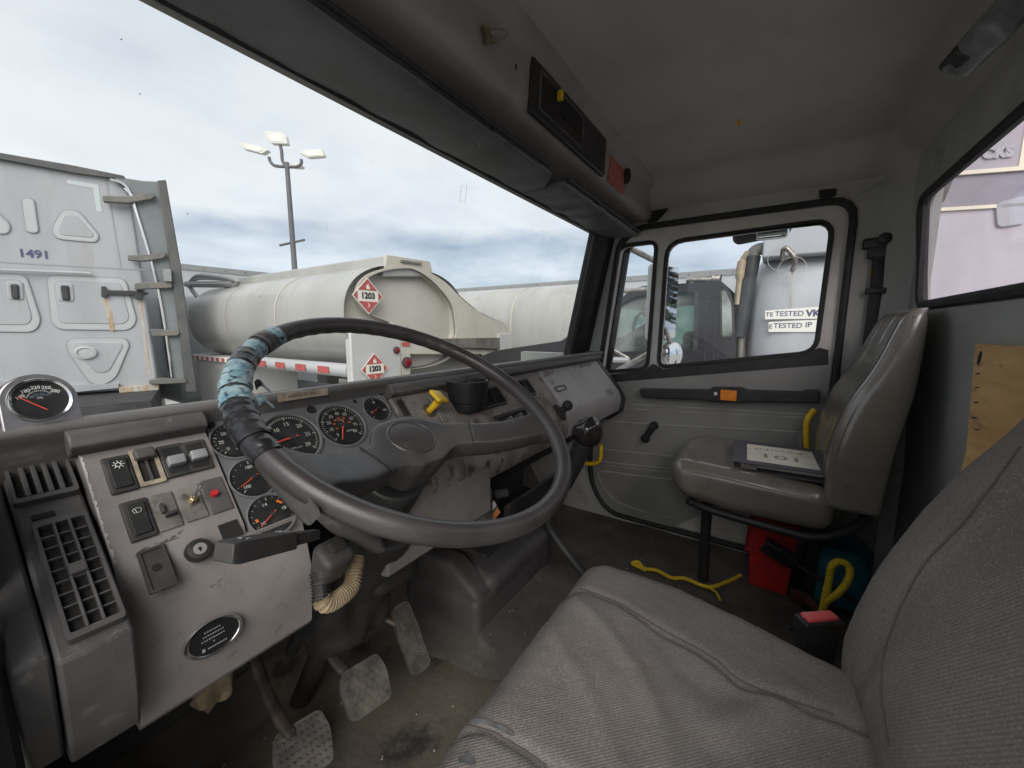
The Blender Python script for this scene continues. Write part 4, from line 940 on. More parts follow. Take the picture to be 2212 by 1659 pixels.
CBP = Plane((0, .4565, .50), (1, 0, 0), (0, -.04, 1))
ZC = lambda x, y: (1123.3+.2397*x, 86.4+.2397*y)
def cbrect(pts):
    q = CBP.uvs(pts); us = sorted(p[0] for p in q); vs = sorted(p[1] for p in q); return ((us[0]+us[1])/2, (vs[0]+vs[1])/2, (us[2]+us[3])/2, (vs[2]+vs[3])/2)
u0, v0, u1, v1 = cbrect([ZC(*p) for p in ((125, 170), (40, 600), (785, 935), (710, 1230))])
cb = thing('overhead_radio', 'black overhead radio panel with speaker holes and yellow clip knob', 'radio', CBP.at((u0+u1)/2, (v0+v1)/2))
k = g('black_plastic').at(CBP.m()).rbox(((u0+u1)/2, (v0+v1)/2, .002), (u1-u0, v1-v0, .014), .005, 3); obj('radio_panel', k, cb)
wd = u1-u0; ht = v1-v0
k = g('dark_plastic').at(CBP.m()).plate(rrect(u0+.025, v0+.014, u0+wd*.60, v1-.012, .004), [rrect(u0+.032, v0+.019, u0+wd*.60-.006, v1-.017, .003)], .008, .0115); obj('radio_bezel', k, cb, bevel=.001)
k = g('firewall_dark').at(CBP.m()).box(u0+.034, v0+.021, .008, u0+wd*.59-.006, v1-.02, .0096)
for i in range(6): k.box(u0+wd*(.30+.045*i), v0+ht*.40, .0095, u0+wd*(.335+.045*i), v0+ht*.50, .0125)
obj('radio_face', k, cb, bevel=.0005)
k = g('firewall_dark').at(CBP.m())
for i in range(9):
    for j in range(7): k.prism(ell(u0+wd*(.66+.034*i), v0+ht*(.2+.1*j), .0028, n=8), .0088, .0094)
s_o = obj('speaker_grille', k, cb); s_o['kind'] = 'stuff'
c = CBP.uv(1195, 211); k = g('yellow_plastic').at(CBP.m(c[0], c[1], .018)).rbox((0, 0, 0), (.010, .022, .014), .003); obj('radio_knob', k, cb)
c = CBP.uv(1243, 285); k = g('red_plastic').at(CBP.m(c[0], c[1], .010)).rbox((0, 0, 0), (.006, .010, .004), .001); obj('radio_lamp', k, cb)
u0, v0, u1, v1 = cbrect([ZC(*p) for p in ((820, 1055), (780, 1270), (955, 1180), (912, 1385))])
k = g('sticker_red').at(CBP.m()).box(u0, v0, .0008, u1, v1, .0016); k.mat('label_tan').plate([(u0, v0), (u1, v0), (u1, v1), (u0, v1)], [[(u0+.002, v0+.002), (u1-.002, v0+.002), (u1-.002, v1-.002), (u0+.002, v1-.002)]], .0012, .0019)
random.seed(3)
for i in range(11):
    y = v1-.010-(v1-v0-.018)*i/10; x = u0+.007
    while x < u1-.012: l = random.uniform(.006, .014); k.box(x, y-.0012, .0016, min(x+l, u1-.007), y+.0012, .0020); x += l+.003
st = obj('warning_sticker', k, None, base=CBP.at(u0, v0), smooth=False); tag(st, 'red warning sticker with rows of small pale print on the overhead console', 'sticker')
c = CBP.uv(1350, 381); k = g('black_rubber').at(CBP.m(c[0], c[1])).lathe([(.016, .0), (.016, .012), (.012, .016), (.008, .016), (.007, .008), (.0001, .008)], 24, 1, 1.5); ob = obj('overhead_switch', k, None, base=CBP.at(*c)); tag(ob, 'round black rubber knob beside the red warning sticker', 'knob')
c = CBP.uv(1114, 145)
k = g('firewall_dark').at(CBP.m(c[0], c[1], .001)).rbox((0, 0, 0), (.004, .010, .002), .0009); obj('screw_hole', k, cab)
def binder_clip(nm, X, label, s=1.0):
    t = thing('binder_clip', label, 'binder clip', X.translation, 'clips along the header')
    k = g('black_plastic' if nm else 'brass_metal').at(X); w_ = .020*s
    k.loft([[(-w_/2, -.006*s, 0), (-w_/2, .006*s, 0), (-w_/2, .0015*s, .014*s), (-w_/2, -.0015*s, .014*s)], [(w_/2, -.006*s, 0), (w_/2, .006*s, 0), (w_/2, .0015*s, .014*s), (w_/2, -.0015*s, .014*s)]]); obj('clip_body', k, t)
    for sg in (1, -1):
        k = g('brass_metal').at(X).tube(crom([(-.007*s, sg*.002*s, .013*s), (-.006*s, sg*.006*s, .024*s), (-.003*s, sg*.010*s, .034*s), (.003*s, sg*.010*s, .034*s), (.006*s, sg*.006*s, .024*s), (.007*s, sg*.002*s, .013*s)], 5), .0009*s, 6); obj('clip_arm', k, t)
    return t
c = CBP.pt(1040, 78); k = None
binder_clip(0, Matrix.Translation(c+V((0, -.004, 0))) @ Matrix.Rotation(R(70), 4, 'Y') @ Matrix.Rotation(R(20), 4, 'X'), 'small brass coloured clip fixed to the overhead console left of the radio', 1.2)
c = onZ(1068, 288, .40)
binder_clip(1, Matrix.Translation(c) @ Matrix.Rotation(R(-100), 4, 'X') @ Matrix.Rotation(R(15), 4, 'Z'), 'black binder clip with wire arms pinched on the sun visor edge', 1.15)
# coat-hook / grab fitting, upper right corner of the roof
hk = onZ(2175, 45, .50); hk = hk*(1.0)
t = thing('dome_lamp', 'grey dome lamp housing in the rear corner of the roof', 'lamp', hk)
X = Matrix.Translation(onY(2170, 60, -.255)) @ Matrix.Rotation(R(8), 4, 'Z') @ Matrix.Rotation(R(35), 4, 'X')
M('lamp_grey', (.20, .22, .22), (.12, .135, .135), sc=30, rough=.35)
k = g('lamp_grey').at(X).rbox((.03, .01, .01), (.11, .05, .075), .018, 4, 3, fn=lambda p: p+V((0, 0, .012*noise.noise(p*25)))); obj('lamp_housing', k, t)
k = g('black_plastic').at(X).rbox((.055, .02, -.005), (.05, .03, .05), .008, 2); obj('lamp_clip', k, t)
# ------------------------------------------------------------------ seat belt on the door pillar
sb = thing('seat_belt', 'black seat belt with pillar anchor hanging behind the passenger seat', 'seat belt', (XW-.02, -.27, .25))
ZB = lambda x, y: (1771+.4688*x, 216+.4688*y)
k = g('black_plastic')
k.at(PS.m(*PS.uv(*ZB(292, 660)))).rbox((0, 0, .012), (.105, .036, .020), .009, 3); k.rbox((0, -.030, .014), (.075, .04, .014), .006, 2); k.at(PS.m(*PS.uv(*ZB(292, 645)))).lathe([(.018, .0), (.018, .028), (.012, .032), (.0001, .032)], 20)
obj('belt_anchor', k, sb)
M('belt_web', (.035, .033, .036), (.05, .047, .05), sc=60, rough=.7, bump=.4, bsc=300)
l = [PS.pt(*ZB(245, 670), .02), PS.pt(*ZB(335, 670), .02)]; l2 = [PS.pt(*ZB(230, 870), .024), PS.pt(*ZB(318, 870), .024)]; l3 = [PS.pt(*ZB(212, 1010), .022), PS.pt(*ZB(300, 1010), .022)]; l4 = [l3[0]+V((0, .01, -.6)), l3[1]+V((0, .01, -.6))]
k = g('belt_web').grid([l, l2, l3, l4]); o = obj('webbing', k, sb); md = o.modifiers.new('thick', 'SOLIDIFY'); md.thickness = .0025
k = g('black_plastic').at(PS.m(*PS.uv(*ZB(268, 882)))).rbox((0, 0, .024), (.072, .020, .012), .004, 2); obj('belt_guide', k, sb)
k = g('yellow_speck')
for p in ((229, 795), (330, 790)): k.at(PS.m(*PS.uv(*ZB(*p)))).box(-.002, -.018, .012, .002, .018, .016)
obj('belt_foam', k, sb)
# ------------------------------------------------------------------ driver seat (cloth)
M('seat_cloth', (.228, .207, .192), (.155, .14, .13), sc=4.5, lo=.3, hi=.7, rough=.95, bump=.22, bsc=650, spec=.1, c3=(.33, .303, .282), sc3=480, lo3=.46, hi3=.74, wave=('DIAGONAL', 150, .5))
M('seat_cloth_side', (.205, .186, .173), (.16, .145, .134), sc=6, lo=.3, hi=.7, rough=.95, bump=.22, bsc=650, spec=.1, c3=(.30, .275, .257), sc3=480, lo3=.46, hi3=.74, wave=('DIAGONAL', 150, .5))
M('seam_thread', (.12, .105, .10), rough=.9)
M('seat_foam', (.12, .12, .125), (.07, .07, .072), sc=90, rough=.95)
def pdist(p, line):
    best = 9; 
    for a, b in zip(line, line[1:]):
        d = b-a; t = max(0, min(1, (p-a).dot(d)/d.length_squared)); best = min(best, (p-a-d*t).length)
    return best
dseat = thing('driver_seat', 'worn grey cloth driver seat with torn front edge in the foreground', 'seat', (.415, .0, FLOOR))
seam = [V(onZ(x, y, -.415)[:2]) for x, y in ((1226, 1255), (1330, 1300), (1440, 1365), (1540, 1420), (1600, 1470), (1700, 1510), (1810, 1545), (1900, 1590))]+[V((.50, -.2))]
seam2 = [V(onZ(x, y, -.418)[:2]) for x, y in ((985, 1556), (1060, 1580), (1130, 1620), (1185, 1662))]+[V((.30, .10)), V((.27, .0))]
folds = [([V(onZ(x, y, -.415)[:2]) for x, y in l_], a, w_) for l_, a, w_ in (
    (((1240, 1290), (1300, 1350), (1370, 1440), (1420, 1540), (1440, 1640)), .005, .013),
    (((1180, 1340), (1230, 1430), (1290, 1530), (1330, 1640)), .003, .012),
    (((1420, 1370), (1500, 1460), (1600, 1500)), -.005, .02),
    (((1560, 1560), (1640, 1530), (1720, 1500)), .006, .016),
    (((1560, 1610), (1680, 1580), (1760, 1560)), -.005, .02))]
folds = [([V(p) for p in crom([(q.x, q.y, 0) for q in l_], 5)], a, w_) for l_, a, w_ in folds]
folds = [([V((p.x, p.y)) for p in l_], a, w_) for l_, a, w_ in folds]
def cfn(p):
    x, y, z = p; top = max(0, min(1, (z+.50)/.06))
    k_ = max(0, min(1, (x-.415)/.25)); x -= k_*max(0, (.09-y))*.30
    if top > 0:
        q = V((x, y)); d = pdist(q, seam); dz = -.007*math.exp(-(d/.005)**2)
        dz += -.006*math.exp(-(pdist(q, seam2)/.005)**2)
        for l_, a, w_ in folds: dz += a*math.exp(-(pdist(q, l_)/w_)**2)*.9
        inside = x < .50
        dz += -.014*math.exp(-((x-.37)/.14)**2-((y+.02)/.15)**2)
        dz += .003*noise.noise(V((x*12, y*12, 1)))+.0008*noise.noise(V((x*60, y*60, 2)))
        z += dz*top
    fr = max(0, (y-.19)/.07); z -= .004*fr*fr*top
    x += .0035*noise.noise(V((y*20, z*25, 7))); y += .004*noise.noise(V((x*22, z*25, 3)))
    return V((x, y, z))
k = g('seat_cloth').rbox((.415, .007, -.505), (.505, .508, .185), .052, 10, (80, 80, 3), cfn); CB = bvh(k)
cu_ = obj('cushion', k, dseat, sharp=180)
# side panel material right of the seam
me = cu_.data; me.materials.append(MATS['seat_cloth_side'])
for p in me.polygons:
    c = p.center+V((.415, 0, FLOOR)); xs = seam[0].x
    for a, b in zip(seam, seam[1:]):
        if b.y <= c.y <= a.y: xs = a.x+(b.x-a.x)*(c.y-a.y)/(b.y-a.y)
    if c.x > xs and c.z > -.6: p.material_index = 1
k = g('seam_thread').tube(hitline(CB, ((1226, 1262), (1330, 1300), (1440, 1365), (1540, 1420), (1600, 1470), (1700, 1510), (1800, 1543))), .0010, 6); obj('seam', k, cu_)
k = g('seam_thread').tube(hitline(CB, ((1000, 1566), (1060, 1582), (1130, 1620), (1180, 1656))), .0012, 6); obj('seam', k, cu_)
# tears with foam showing along the front edge
random.seed(21)
def tear(px, py, s, z=-.425):
    h_ = hit(CB, px, py, .0)
    if h_ is None: return
    c, nr_ = h_; pts = [(s*random.uniform(.6, 1.3)*math.cos(2*PI*i/11)*.8, s*random.uniform(.6, 1.3)*math.sin(2*PI*i/11)*1.3) for i in range(11)]
    nrm = nr_; ex = V((0, 0, 1)).cross(nrm).normalized(); T = Plane(c, ex, nrm.cross(ex))
    k = g('seat_foam').at(T.m(0, 0, .0)).prism(pts, -.003, .0007); return obj('tear', k, cu_)
tear(1096, 1453, .0065); tear(1165, 1352, .0055); tear(1150, 1372, .0035); tear(1120, 1400, .0022); tear(1195, 1310, .003); tear(1010, 1640, .007)
for p, q in (((1005, 1556), (1105, 1585)),):
    P_ = hitline(CB, ((1008, 1560), (1040, 1560), (1075, 1570), (1112, 1590)), 5, .0); k = g('seat_foam').tube(P_, [.0005]+[.0032]*(len(P_)-2)+[.0005], 8, flat=(1, .35, (0, -.2, 1))); obj('tear', k, cu_)
# backrest
DBP = [(-.52, -.118), (-.457, -.110), (-.414, -.104), (-.38, -.104), (-.336, -.112), (-.279, -.129), (-.222, -.153), (-.152, -.185), (-.113, -.209), (-.078, -.228), (-.02, -.252), (.05, -.275), (.10, -.29), (.115, -.31)]
def lerpz(tab, z):
    if z <= tab[0][0]: return tab[0][1]
    for a, b in zip(tab, tab[1:]):
        if a[0] <= z <= b[0]: return a[1]+(b[1]-a[1])*(z-a[0])/(b[0]-a[0])
    return tab[-1][1]
sB = [(-.452, .575), (-.407, .568), (-.348, .570), (-.257, .572), (-.191, .567), (-.109, .570), (.1, .575)]
rows = []; NB = 70
for i in range(NB+1):
    z = -.53+.645*i/NB; yf = sum(lerpz(DBP, z+d) for d in (-.02, -.01, 0, .01, .02))/5; row = []; nn = 110
    edge = min(1, (NB-i)/5); shr = .06*(1-math.sqrt(max(0, 1-(1-edge)**2)))
    x0, x1, yr = .17+shr, .652-shr, max(yf-.125, -.338)
    path = roundpoly([(x0, yr), (x1, yr), (x1, yf), (x0, yf)], [.03, .035, .055, .055], 10)
    path = [V(p) for p in path]; L = [0]
    for a, b in zip(path, path[1:]+path[:1]): L.append(L[-1]+(b-a).length)
    for j in range(nn):
        s_ = L[-1]*j/nn; q = 0
        while L[q+1] < s_: q += 1
        a, b = path[q], path[(q+1) % len(path)]; p = a.lerp(b, (s_-L[q])/max(1e-9, L[q+1]-L[q])); x, y = p
        fr = max(0, min(1, (y-(yf-.05))/.04)); xs = lerpz(sB, z)
        dy = -.006*math.exp(-((x-xs)/.005)**2)
        if x < xs: dy += -.012*min(1, (xs-x)/.03)
        dy += .004*noise.noise(V((x*7, z*7, 4)))+.0008*noise.noise(V((x*50, z*50, 6)))
        dy += .006*math.exp(-((x-.50+.2*(z+.3))/.02)**2)*max(0, 1-abs(z+.38)/.1)
        row.append((x, y+dy*fr, z+.003*noise.noise(V((x*20, y*20, z*20)))))
    rows.append(row)
k = g('seat_cloth').loft(rows); bk_ = obj('backrest', k, dseat, sharp=180); BB = bvh(k)
me = bk_.data; me.materials.append(MATS['seat_cloth_side'])
for p in me.polygons:
    c = p.center+V((.415, 0, FLOOR))
    if c.x > lerpz(sB, c.z): p.material_index = 1
k = g('seam_thread').tube(hitline(BB, ((2205, 966), (2090, 1120), (1990, 1230), (1920, 1380), (1905, 1480), (1911, 1545), (1921, 1610)), 10), .0011, 6); obj('seam', k, bk_)
k = g('black_plastic').box(.22, -.16, -.82, .61, .18, -.60); k.box(.19, -.18, FLOOR, .64, .22, -.82); obj('seat_base', k, dseat, bevel=.01)
# driver belt buckle
bb = thing('buckle', 'black seat belt buckle with red button standing beside the driver seat', 'buckle', (.74, -.10, -.60), 'seat belt buckles')
BX = Plane(onX(1770, 1334, .735), (.80, -.58, .04), (.3, .25, .92))
k = g('black_plastic'); rows = []
for (v, hw, hd) in ((-.16, .020, .012), (-.10, .021, .013), (-.05, .026, .016), (0.0, .033, .018), (.004, .034, .019)):
    rows.append([BX.at(math.copysign(hw, c)*1, v*.62, d*hd) for c, d in ((1, 1), (-1, 1), (-1, -1), (1, -1))])
rows = []
TOP = onX(1770, 1334, .735)
dwn = V((.02, .0, -1)).normalized(); sx_ = V((.62, -.78, 0)).normalized(); sy_ = dwn.cross(sx_).normalized()
for (d, hw, hd) in ((0, .0320, .013), (.006, .0325, .0135), (.05, .028, .0125), (.10, .022, .0115), (.17, .018, .010)):
    rows.append([TOP+dwn*d+sx_*x*hw+sy_*y*hd for x, y in ((1, 1), (-1, 1), (-1, -1), (1, -1))])
k.loft(rows); obj('buckle_body', k, bb, bevel=.003)
k = G().mat('red_plastic'); BT = Plane(TOP, sx_, -sy_ if (-sy_).cross(sx_).dot(dwn) > 0 else sy_)
T_ = Plane(TOP-dwn*.0005, sx_, (sx_.cross(dwn)).normalized()); T_ = T_ if T_.n.z > 0 else Plane(T_.o, sx_, -T_.ey)
M('buckle_red', (.80, .10, .10), (.7, .16, .16), sc=60, rough=.35)
k = g('buckle_red').at(T_.m()).rbox((0, 0, .001), (.052, .018, .008), .003); obj('release_button', k, bb)
# ------------------------------------------------------------------ passenger seat (vinyl)
M('seat_vinyl', (.20, .182, .158), (.155, .14, .12), sc=5, rough=.22, rv=.06, bump=.15, bsc=300, spec=.8, c3=(.11, .097, .082), sc3=11, lo3=.58, hi3=.75, coat=.25)
M('vinyl_seam', (.10, .085, .075), rough=.6)
pseat = thing('passenger_seat', 'brownish grey vinyl passenger seat with tall tapered back on a black tube frame', 'seat', (1.5, .0, FLOOR))
def pfn(p):
    x, y, z = p; t = max(0, min(1, (z+.50)/.05)); u = max(0, min(1, (.25-y)/.40))
    z += t*(-.012*math.exp(-((x-1.50)/.11)**2)*max(0, min(1, (.2-y)/.1))-.016*u*u*(x < 1.6))
    z += t*(-.004*math.exp(-((y-.175)/.006)**2))*(1.33 < x < 1.67)
    z += (1-ss((z+.555)/.10))*.018*ss((y-.05)/.2)
    y -= (1-ss((z+.555)/.10))*.035*ss((y-.0)/.25)
    z += .0025*noise.noise(V((x*14, y*14, 3)))*t
    return V((x, y, z))
k = g('seat_vinyl').rbox((1.498, .035, -.487), (.405, .43, .142), .045, 8, (30, 40, 4), pfn); cush = obj('cushion', k, pseat, sharp=180)
def near(p): return p
sl_ = [V((1.305, .19, -.437)), V((1.305, .10, -.437)), V((1.305, 0, -.445)), V((1.305, -.14, -.456))]
k = g('vinyl_seam').tube(crom([V((1.50, .2455, -.447)), V((1.34, .2445, -.447)), V((1.312, .232, -.445)), V((1.3005, .19, -.444)), V((1.2985, .10, -.446)), V((1.2985, 0, -.452)), V((1.30, -.14, -.463))], 6), .0016, 6); obj('seam', k, cush)
# backrest
PF = [(-.50, -.150), (-.413, -.150), (-.356, -.146), (-.282, -.154), (-.191, -.178), (-.099, -.222), (-.019, -.249), (.042, -.268), (.06, -.275)]
PRr = [(-.50, -.267), (-.455, -.268), (-.301, -.279), (-.163, -.299), (-.048, -.308), (.06, -.310)]
XN = [(-.5, 1.30), (-.3, 1.298), (-.15, 1.305), (.0, 1.325), (.06, 1.335)]
XFt = [(-.5, 1.69), (-.3, 1.695), (-.175, 1.69), (-.1, 1.675), (0, 1.645), (.06, 1.62)]
rows = []; NP = 50
for i in range(NP+1):
    z = -.475+.525*i/NP; e_ = min(1, (NP-i)/4); sh = .022*(1-math.sqrt(max(0, 1-(1-e_)**2))); row = []
    av = lambda tab: sum(lerpz(tab, z+d) for d in (-.025, -.012, 0, .012, .025))/5
    yf, yr, xn, xf = av(PF)-sh, av(PRr)+sh*.3, av(XN)+sh, av(XFt)-sh
    yr = min(yr, yf-.02)
    path = [V(p) for p in roundpoly([(xn, yr), (xf, yr), (xf, yf), (xn, yf)], [.02, .02, .045, .030], 8)]; L = [0]
    for a, b in zip(path, path[1:]+path[:1]): L.append(L[-1]+(b-a).length)
    for j in range(80):
        s_ = L[-1]*j/80; q = 0
        while L[q+1] < s_: q += 1
        a, b = path[q], path[(q+1) % len(path)]; x, y = a.lerp(b, (s_-L[q])/max(1e-9, L[q+1]-L[q]))
        if y > yf-.012:
            y += -.010*math.exp(-((x-(xn+xf)/2)/.09)**2)*ss((-.02-z)/.1)
            for xs in (.33, .67): y -= .005*math.exp(-((x-(xn+(xf-xn)*xs))/.004)**2)*ss((z+.12)/.03)
            if z > -.13: y -= .004*math.exp(-((z+.075)/.006)**2)*(.33 < (x-xn)/(xf-xn) < .67)
        row.append((x, y, z))
    rows.append(row)
k = g('seat_vinyl').loft(rows); pb_ = obj('backrest', k, pseat, sharp=180)
k = g('vinyl_seam').tube(crom([V((lerpz(XN, z)+.004, lerpz(PF, z)-.018, z)) for z in (-.45, -.38, -.30, -.2, -.1, -.02, .03)], 5), .0020, 6); obj('seam', k, pb_)
k = g('vinyl_seam').tube(crom([V((lerpz(XN, z)+.030, lerpz(PF, z)+.0012, z)) for z in (-.38, -.30, -.2, -.1, -.02, .03)], 5), .0012, 6); obj('seam', k, pb_)
fr_ = [V((1.62, .18, -.565)), V((1.36, .185, -.560)), V((1.335, .17, -.560)), V((1.325, .10, -.568)), V((1.32, -.08, -.578)), V((1.32, -.14, -.575)), V((1.33, -.19, -.555)), V((1.36, -.24, -.52)), V((1.42, -.26, -.50))]
k = g('black_plastic').tube(crom(fr_, 6), .0125, 12); obj('seat_frame', k, pseat)
k = g('black_plastic').tube([V((1.46, .145, -.56)), V((1.47, .145, -.70)), V((1.478, .142, FLOOR))], [.019, .017, .017], 16); obj('leg', k, pseat)
k = g('black_plastic').tube([V((1.50, -.16, -.55)), V((1.50, -.16, FLOOR))], .018, 16); obj('leg', k, pseat)
# binder lying on the seat
ZI = lambda x, y: (1253+.3385*x, 734.5+.3385*y)
bd = thing('ring_binder', 'dark grey ring binder with a faded 101 cover sheet lying on the passenger seat', 'binder', (1.44, -.05, -.42))
# flat board on the cushion: front spine edge toward the camera
A, B = onZ(1595, 951, -.395), onZ(1583, 993, -.395); 
BPn = Plane((1.446, -.045, -.392), (0.05, -1, -.0), (1, .03, .03))
M('binder_grey', (.10, .10, .115), (.075, .075, .085), sc=20, rough=.45)
M('paper_old', (.80, .76, .66), (.68, .64, .54), sc=14, rough=.7)
k = g('binder_grey').at(BPn.m()).box(-.125, -.115, -.003, .118, .125, 0); obj('cover', k, bd, bevel=.001)
k = g('binder_grey').at(BPn.m()).box(-.122, -.108, -.030, .118, .125, -.027); obj('cover', k, bd, bevel=.001)
k = g('paper_old').at(BPn.m()).box(-.100, -.075, -.024, .112, .118, -.005); obj('pages', k, bd)
k = g('chrome').at(BPn.m()).tube([(-.12, -.112, -.004), (-.12, -.122, -.016), (-.12, -.112, -.028)], .003, 6); k.tube([(-.10, -.110, -.016), (-.06, -.110, -.016)], .004, 6); obj('spine_clip', k, bd)
a, b, c, d = [BPn.uv(*p) for p in ((1617, 956), (1757, 982), (1774, 1024), (1610, 987))]
x0, x1 = (a[0]+d[0])/2, (b[0]+c[0])/2; y0, y1 = (c[1]+d[1])/2, (a[1]+b[1])/2
k = g('paper_old').at(BPn.m()).box(x0, y0, .0006, x1, y1, .0014)
M('ink_faded', (.22, .20, .18), (.36, .33, .28), sc=120, rough=.8)
k.mat('ink_faded').text('101', (y1-y0)*.30, BPn.m((x0+x1)/2, y0+(y1-y0)*.38, .0018, PI), .0001, .0005, sx=1.5)
random.seed(8); x = x1-.02
while x > x0+.03:
    l = random.uniform(.004, .010); k.at(BPn.m()).box(x-l, y0+(y1-y0)*(.74+random.uniform(-.02, .02)), .0014, x, y0+(y1-y0)*(.79+random.uniform(-.02, .03)), .0019); x -= l+random.uniform(.001, .005)
obj('cover_sheet', k, bd, smooth=False)
# ------------------------------------------------------------------ gear lever, storage box, floor items
gl_ = thing('gear_lever', 'black gear lever with a glossy square knob beside the steering wheel', 'gear lever', (.95, .20, FLOOR))
kc = onX(1271, 935, .95)
k = g('black_plastic').tube(crom([V((.95, .17, FLOOR)), V((.95, .30, -.76)), onX(1260, 1240, .95), onX(1186, 1136, .95), onX(1206, 1080, .95), onX(1234, 1017, .95), kc+V((0, .012, -.03))], 6), .0125, 12); obj('lever', k, gl_)
M('knob_gloss', (.02, .018, .018), rough=.12, spec=.6)
k = g('knob_gloss').at(Matrix.Translation(kc) @ Matrix.Rotation(R(-28), 4, 'X') @ Matrix.Rotation(R(-10), 4, 'Y'))
k.rbox((0, 0, .0), (.076, .072, .074), .030, 5, 2, fn=lambda p: V((p.x*(1+.25*p.z/.05), p.y*(1+.2*p.z/.05), p.z)))
obj('knob', k, gl_, sharp=180)
k = g('dark_plastic').at(Matrix.Translation(kc) @ Matrix.Rotation(R(-28), 4, 'X') @ Matrix.Rotation(R(-10), 4, 'Y')).lathe([(.027, .0360), (.027, .0385), (.023, .0385), (.020, .0350), (.0001, .0345)], 24, 1.05, .9); obj('knob_cap', k, gl_)
k = g('black_rubber').cyl(kc+V((0, .010, -.024)), onX(1222, 1050, .95), .028, .016, 16); obj('knob_neck', k, gl_)
bx = thing('storage_box', 'dark grey plastic storage box with a hinged lid on the cab floor', 'storage box', (.92, .62, FLOOR))
M('box_plastic', (.105, .10, .10), (.08, .077, .077), sc=8, rough=.55, bump=.2, bsc=500)
k = g('box_plastic').rbox((1.00, .775, -.835), (.44, .29, .15), .022, 3, 3); obj('box_body', k, bx, sharp=180)
LT_ = Matrix.Translation((1.03, .745, -.765)) @ Matrix.Rotation(R(10), 4, 'X')
k = g('box_plastic').at(LT_).rbox((0, 0, 0), (.37, .235, .115), .032, 5, 4); obj('box_lid', k, bx, sharp=180)
k = g('box_plastic').rbox((.835, .785, -.795), (.085, .30, .215), .022, 4, 3, fn=lambda q: V((q.x-.015*max(0, (-.8-q.z)/.1), q.y, q.z-.06*max(0, (.74-q.y)/.1)*(q.z > -.8)))); obj('box_end', k, bx, sharp=180)
k = g('dark_plastic').rbox((.90, .865, -.70), (.06, .07, .06), .02, 3); obj('cup_recess', k, bx, sharp=180)
k = g('dull_grey').at(LT_).box(.05, -.1195, -.05, .14, -.1165, -.026); obj('box_label', k, bx)
# card in the tray
cd = thing('paper_card', 'small card with white, green and orange bands in the dash tray', 'card', onY(1058, 1112, .56))
c = onY(1058, 1113, .56); T_ = Plane(c, (1, -.15, .55), (-.3, .1, 1))
k = g('mark_white').at(T_.m()).box(-.030, .004, 0, .030, .022, .001); obj('white_band', k, cd)
M('card_green', (.10, .16, .11), rough=.6); M('card_orange', (.72, .26, .10), rough=.6)
k = g('card_green').at(T_.m()).box(-.030, -.004, 0, .030, .004, .001); obj('green_band', k, cd)
k = g('card_orange').at(T_.m()).box(-.030, -.022, 0, .030, -.004, .001); obj('orange_band', k, cd)
# red box under the seat
rb = thing('red_box', 'red plastic lidded box under the passenger seat', 'box', (1.6, -.05, FLOOR))
RX = 1.532
pa, pb_, pc_, pd_ = onX(1615, 1264, RX), onX(1703, 1286, RX), onX(1716, 1200, RX), onX(1607, 1190, RX)
k = g('red_plastic').loft([[V((x, y, z)) for x, y in ((RX, .004), (RX, -.108), (RX+.16, -.108), (RX+.16, .004))] if z < -.8 else [V((x, y, z)) for x, y in ((RX-.006, .010), (RX-.006, -.114), (RX+.166, -.114), (RX+.166, .010))] for z in (FLOOR+.003, -.765)]); obj('box_body', k, rb, bevel=.004)
k = g('red_plastic').rbox((RX+.08, -.052, -.705), (.185, .140, .12), .012, 3); k.rbox((RX+.08, -.052, -.760), (.197, .152, .016), .005, 2); obj('box_lid', k, rb)
# black buckle on stalk across the red box
b2 = thing('buckle', 'black passenger belt buckle on a stiff stalk in front of the red box', 'buckle', (1.42, -.2, FLOOR), 'seat belt buckles')
q0, q1 = onX(1655, 1178, 1.44), onX(1712, 1212, 1.44); ax_ = (q1-q0).normalized(); up_ = V((-.3, 0, 1)); up_ = (up_-ax_*up_.dot(ax_)).normalized(); sd_ = ax_.cross(up_)
def sec(p, hw, hh): return [p+up_*hh+sd_*hw, p+up_*hh-sd_*hw, p-up_*hh-sd_*hw, p-up_*hh+sd_*hw]
k = g('black_plastic').loft([sec(q0-ax_*.008, .014, .022), sec(q0+ax_*.03, .015, .024), sec(q1+ax_*.0, .014, .026), sec(q1+ax_*.012, .011, .018)]); obj('buckle_body', k, b2, bevel=.004)
k = g('red_plastic').loft([sec(q0-ax_*.010, .010, .015), sec(q0-ax_*.006, .010, .015)]); obj('release_button', k, b2)
k = g('black_plastic').tube([q1, onX(1790, 1262, 1.43), onX(1850, 1300, 1.42)], .007, 8); obj('stalk', k, b2)
# yellow rope
M('rope_yellow', (.80, .60, .03), (.62, .43, .02), sc=160, lo=.4, hi=.6, rough=.6, bump=.9, bsc=260)
def rope(pts, r, lab, base=None):
    P = crom(pts, 16); vs = G().mat('rope_yellow'); 
    L = 0; rs = []
    for i, p in enumerate(P):
        if i: L += (p-P[i-1]).length
        rs.append(r*(1+.10*math.sin(L/.007*2*PI)))
    vs.tube(P, rs, 10); o = obj('yellow_rope', vs, None, base=base or P[0], sharp=60); tag(o, lab, 'rope'); return o
F_ = FLOOR+.016
rope([onZ(1396, 1232, F_), onZ(1375, 1222, F_), onZ(1366, 1217, F_+.01), onZ(1378, 1214, F_+.012), onZ(1392, 1228, F_), onZ(1418, 1232, F_), onZ(1450, 1248, F_), onZ(1480, 1250, F_), onZ(1530, 1268, F_), onZ(1572, 1256, F_), onZ(1600, 1243, F_+.004)], .0065, 'yellow braided rope lying across the floor behind the cloth seat')
rope([onZ(1525, 1266, F_), onZ(1545, 1278, F_), onZ(1556, 1296, F_)], .004, 'short thin yellow rope tail branching off towards the driver seat')
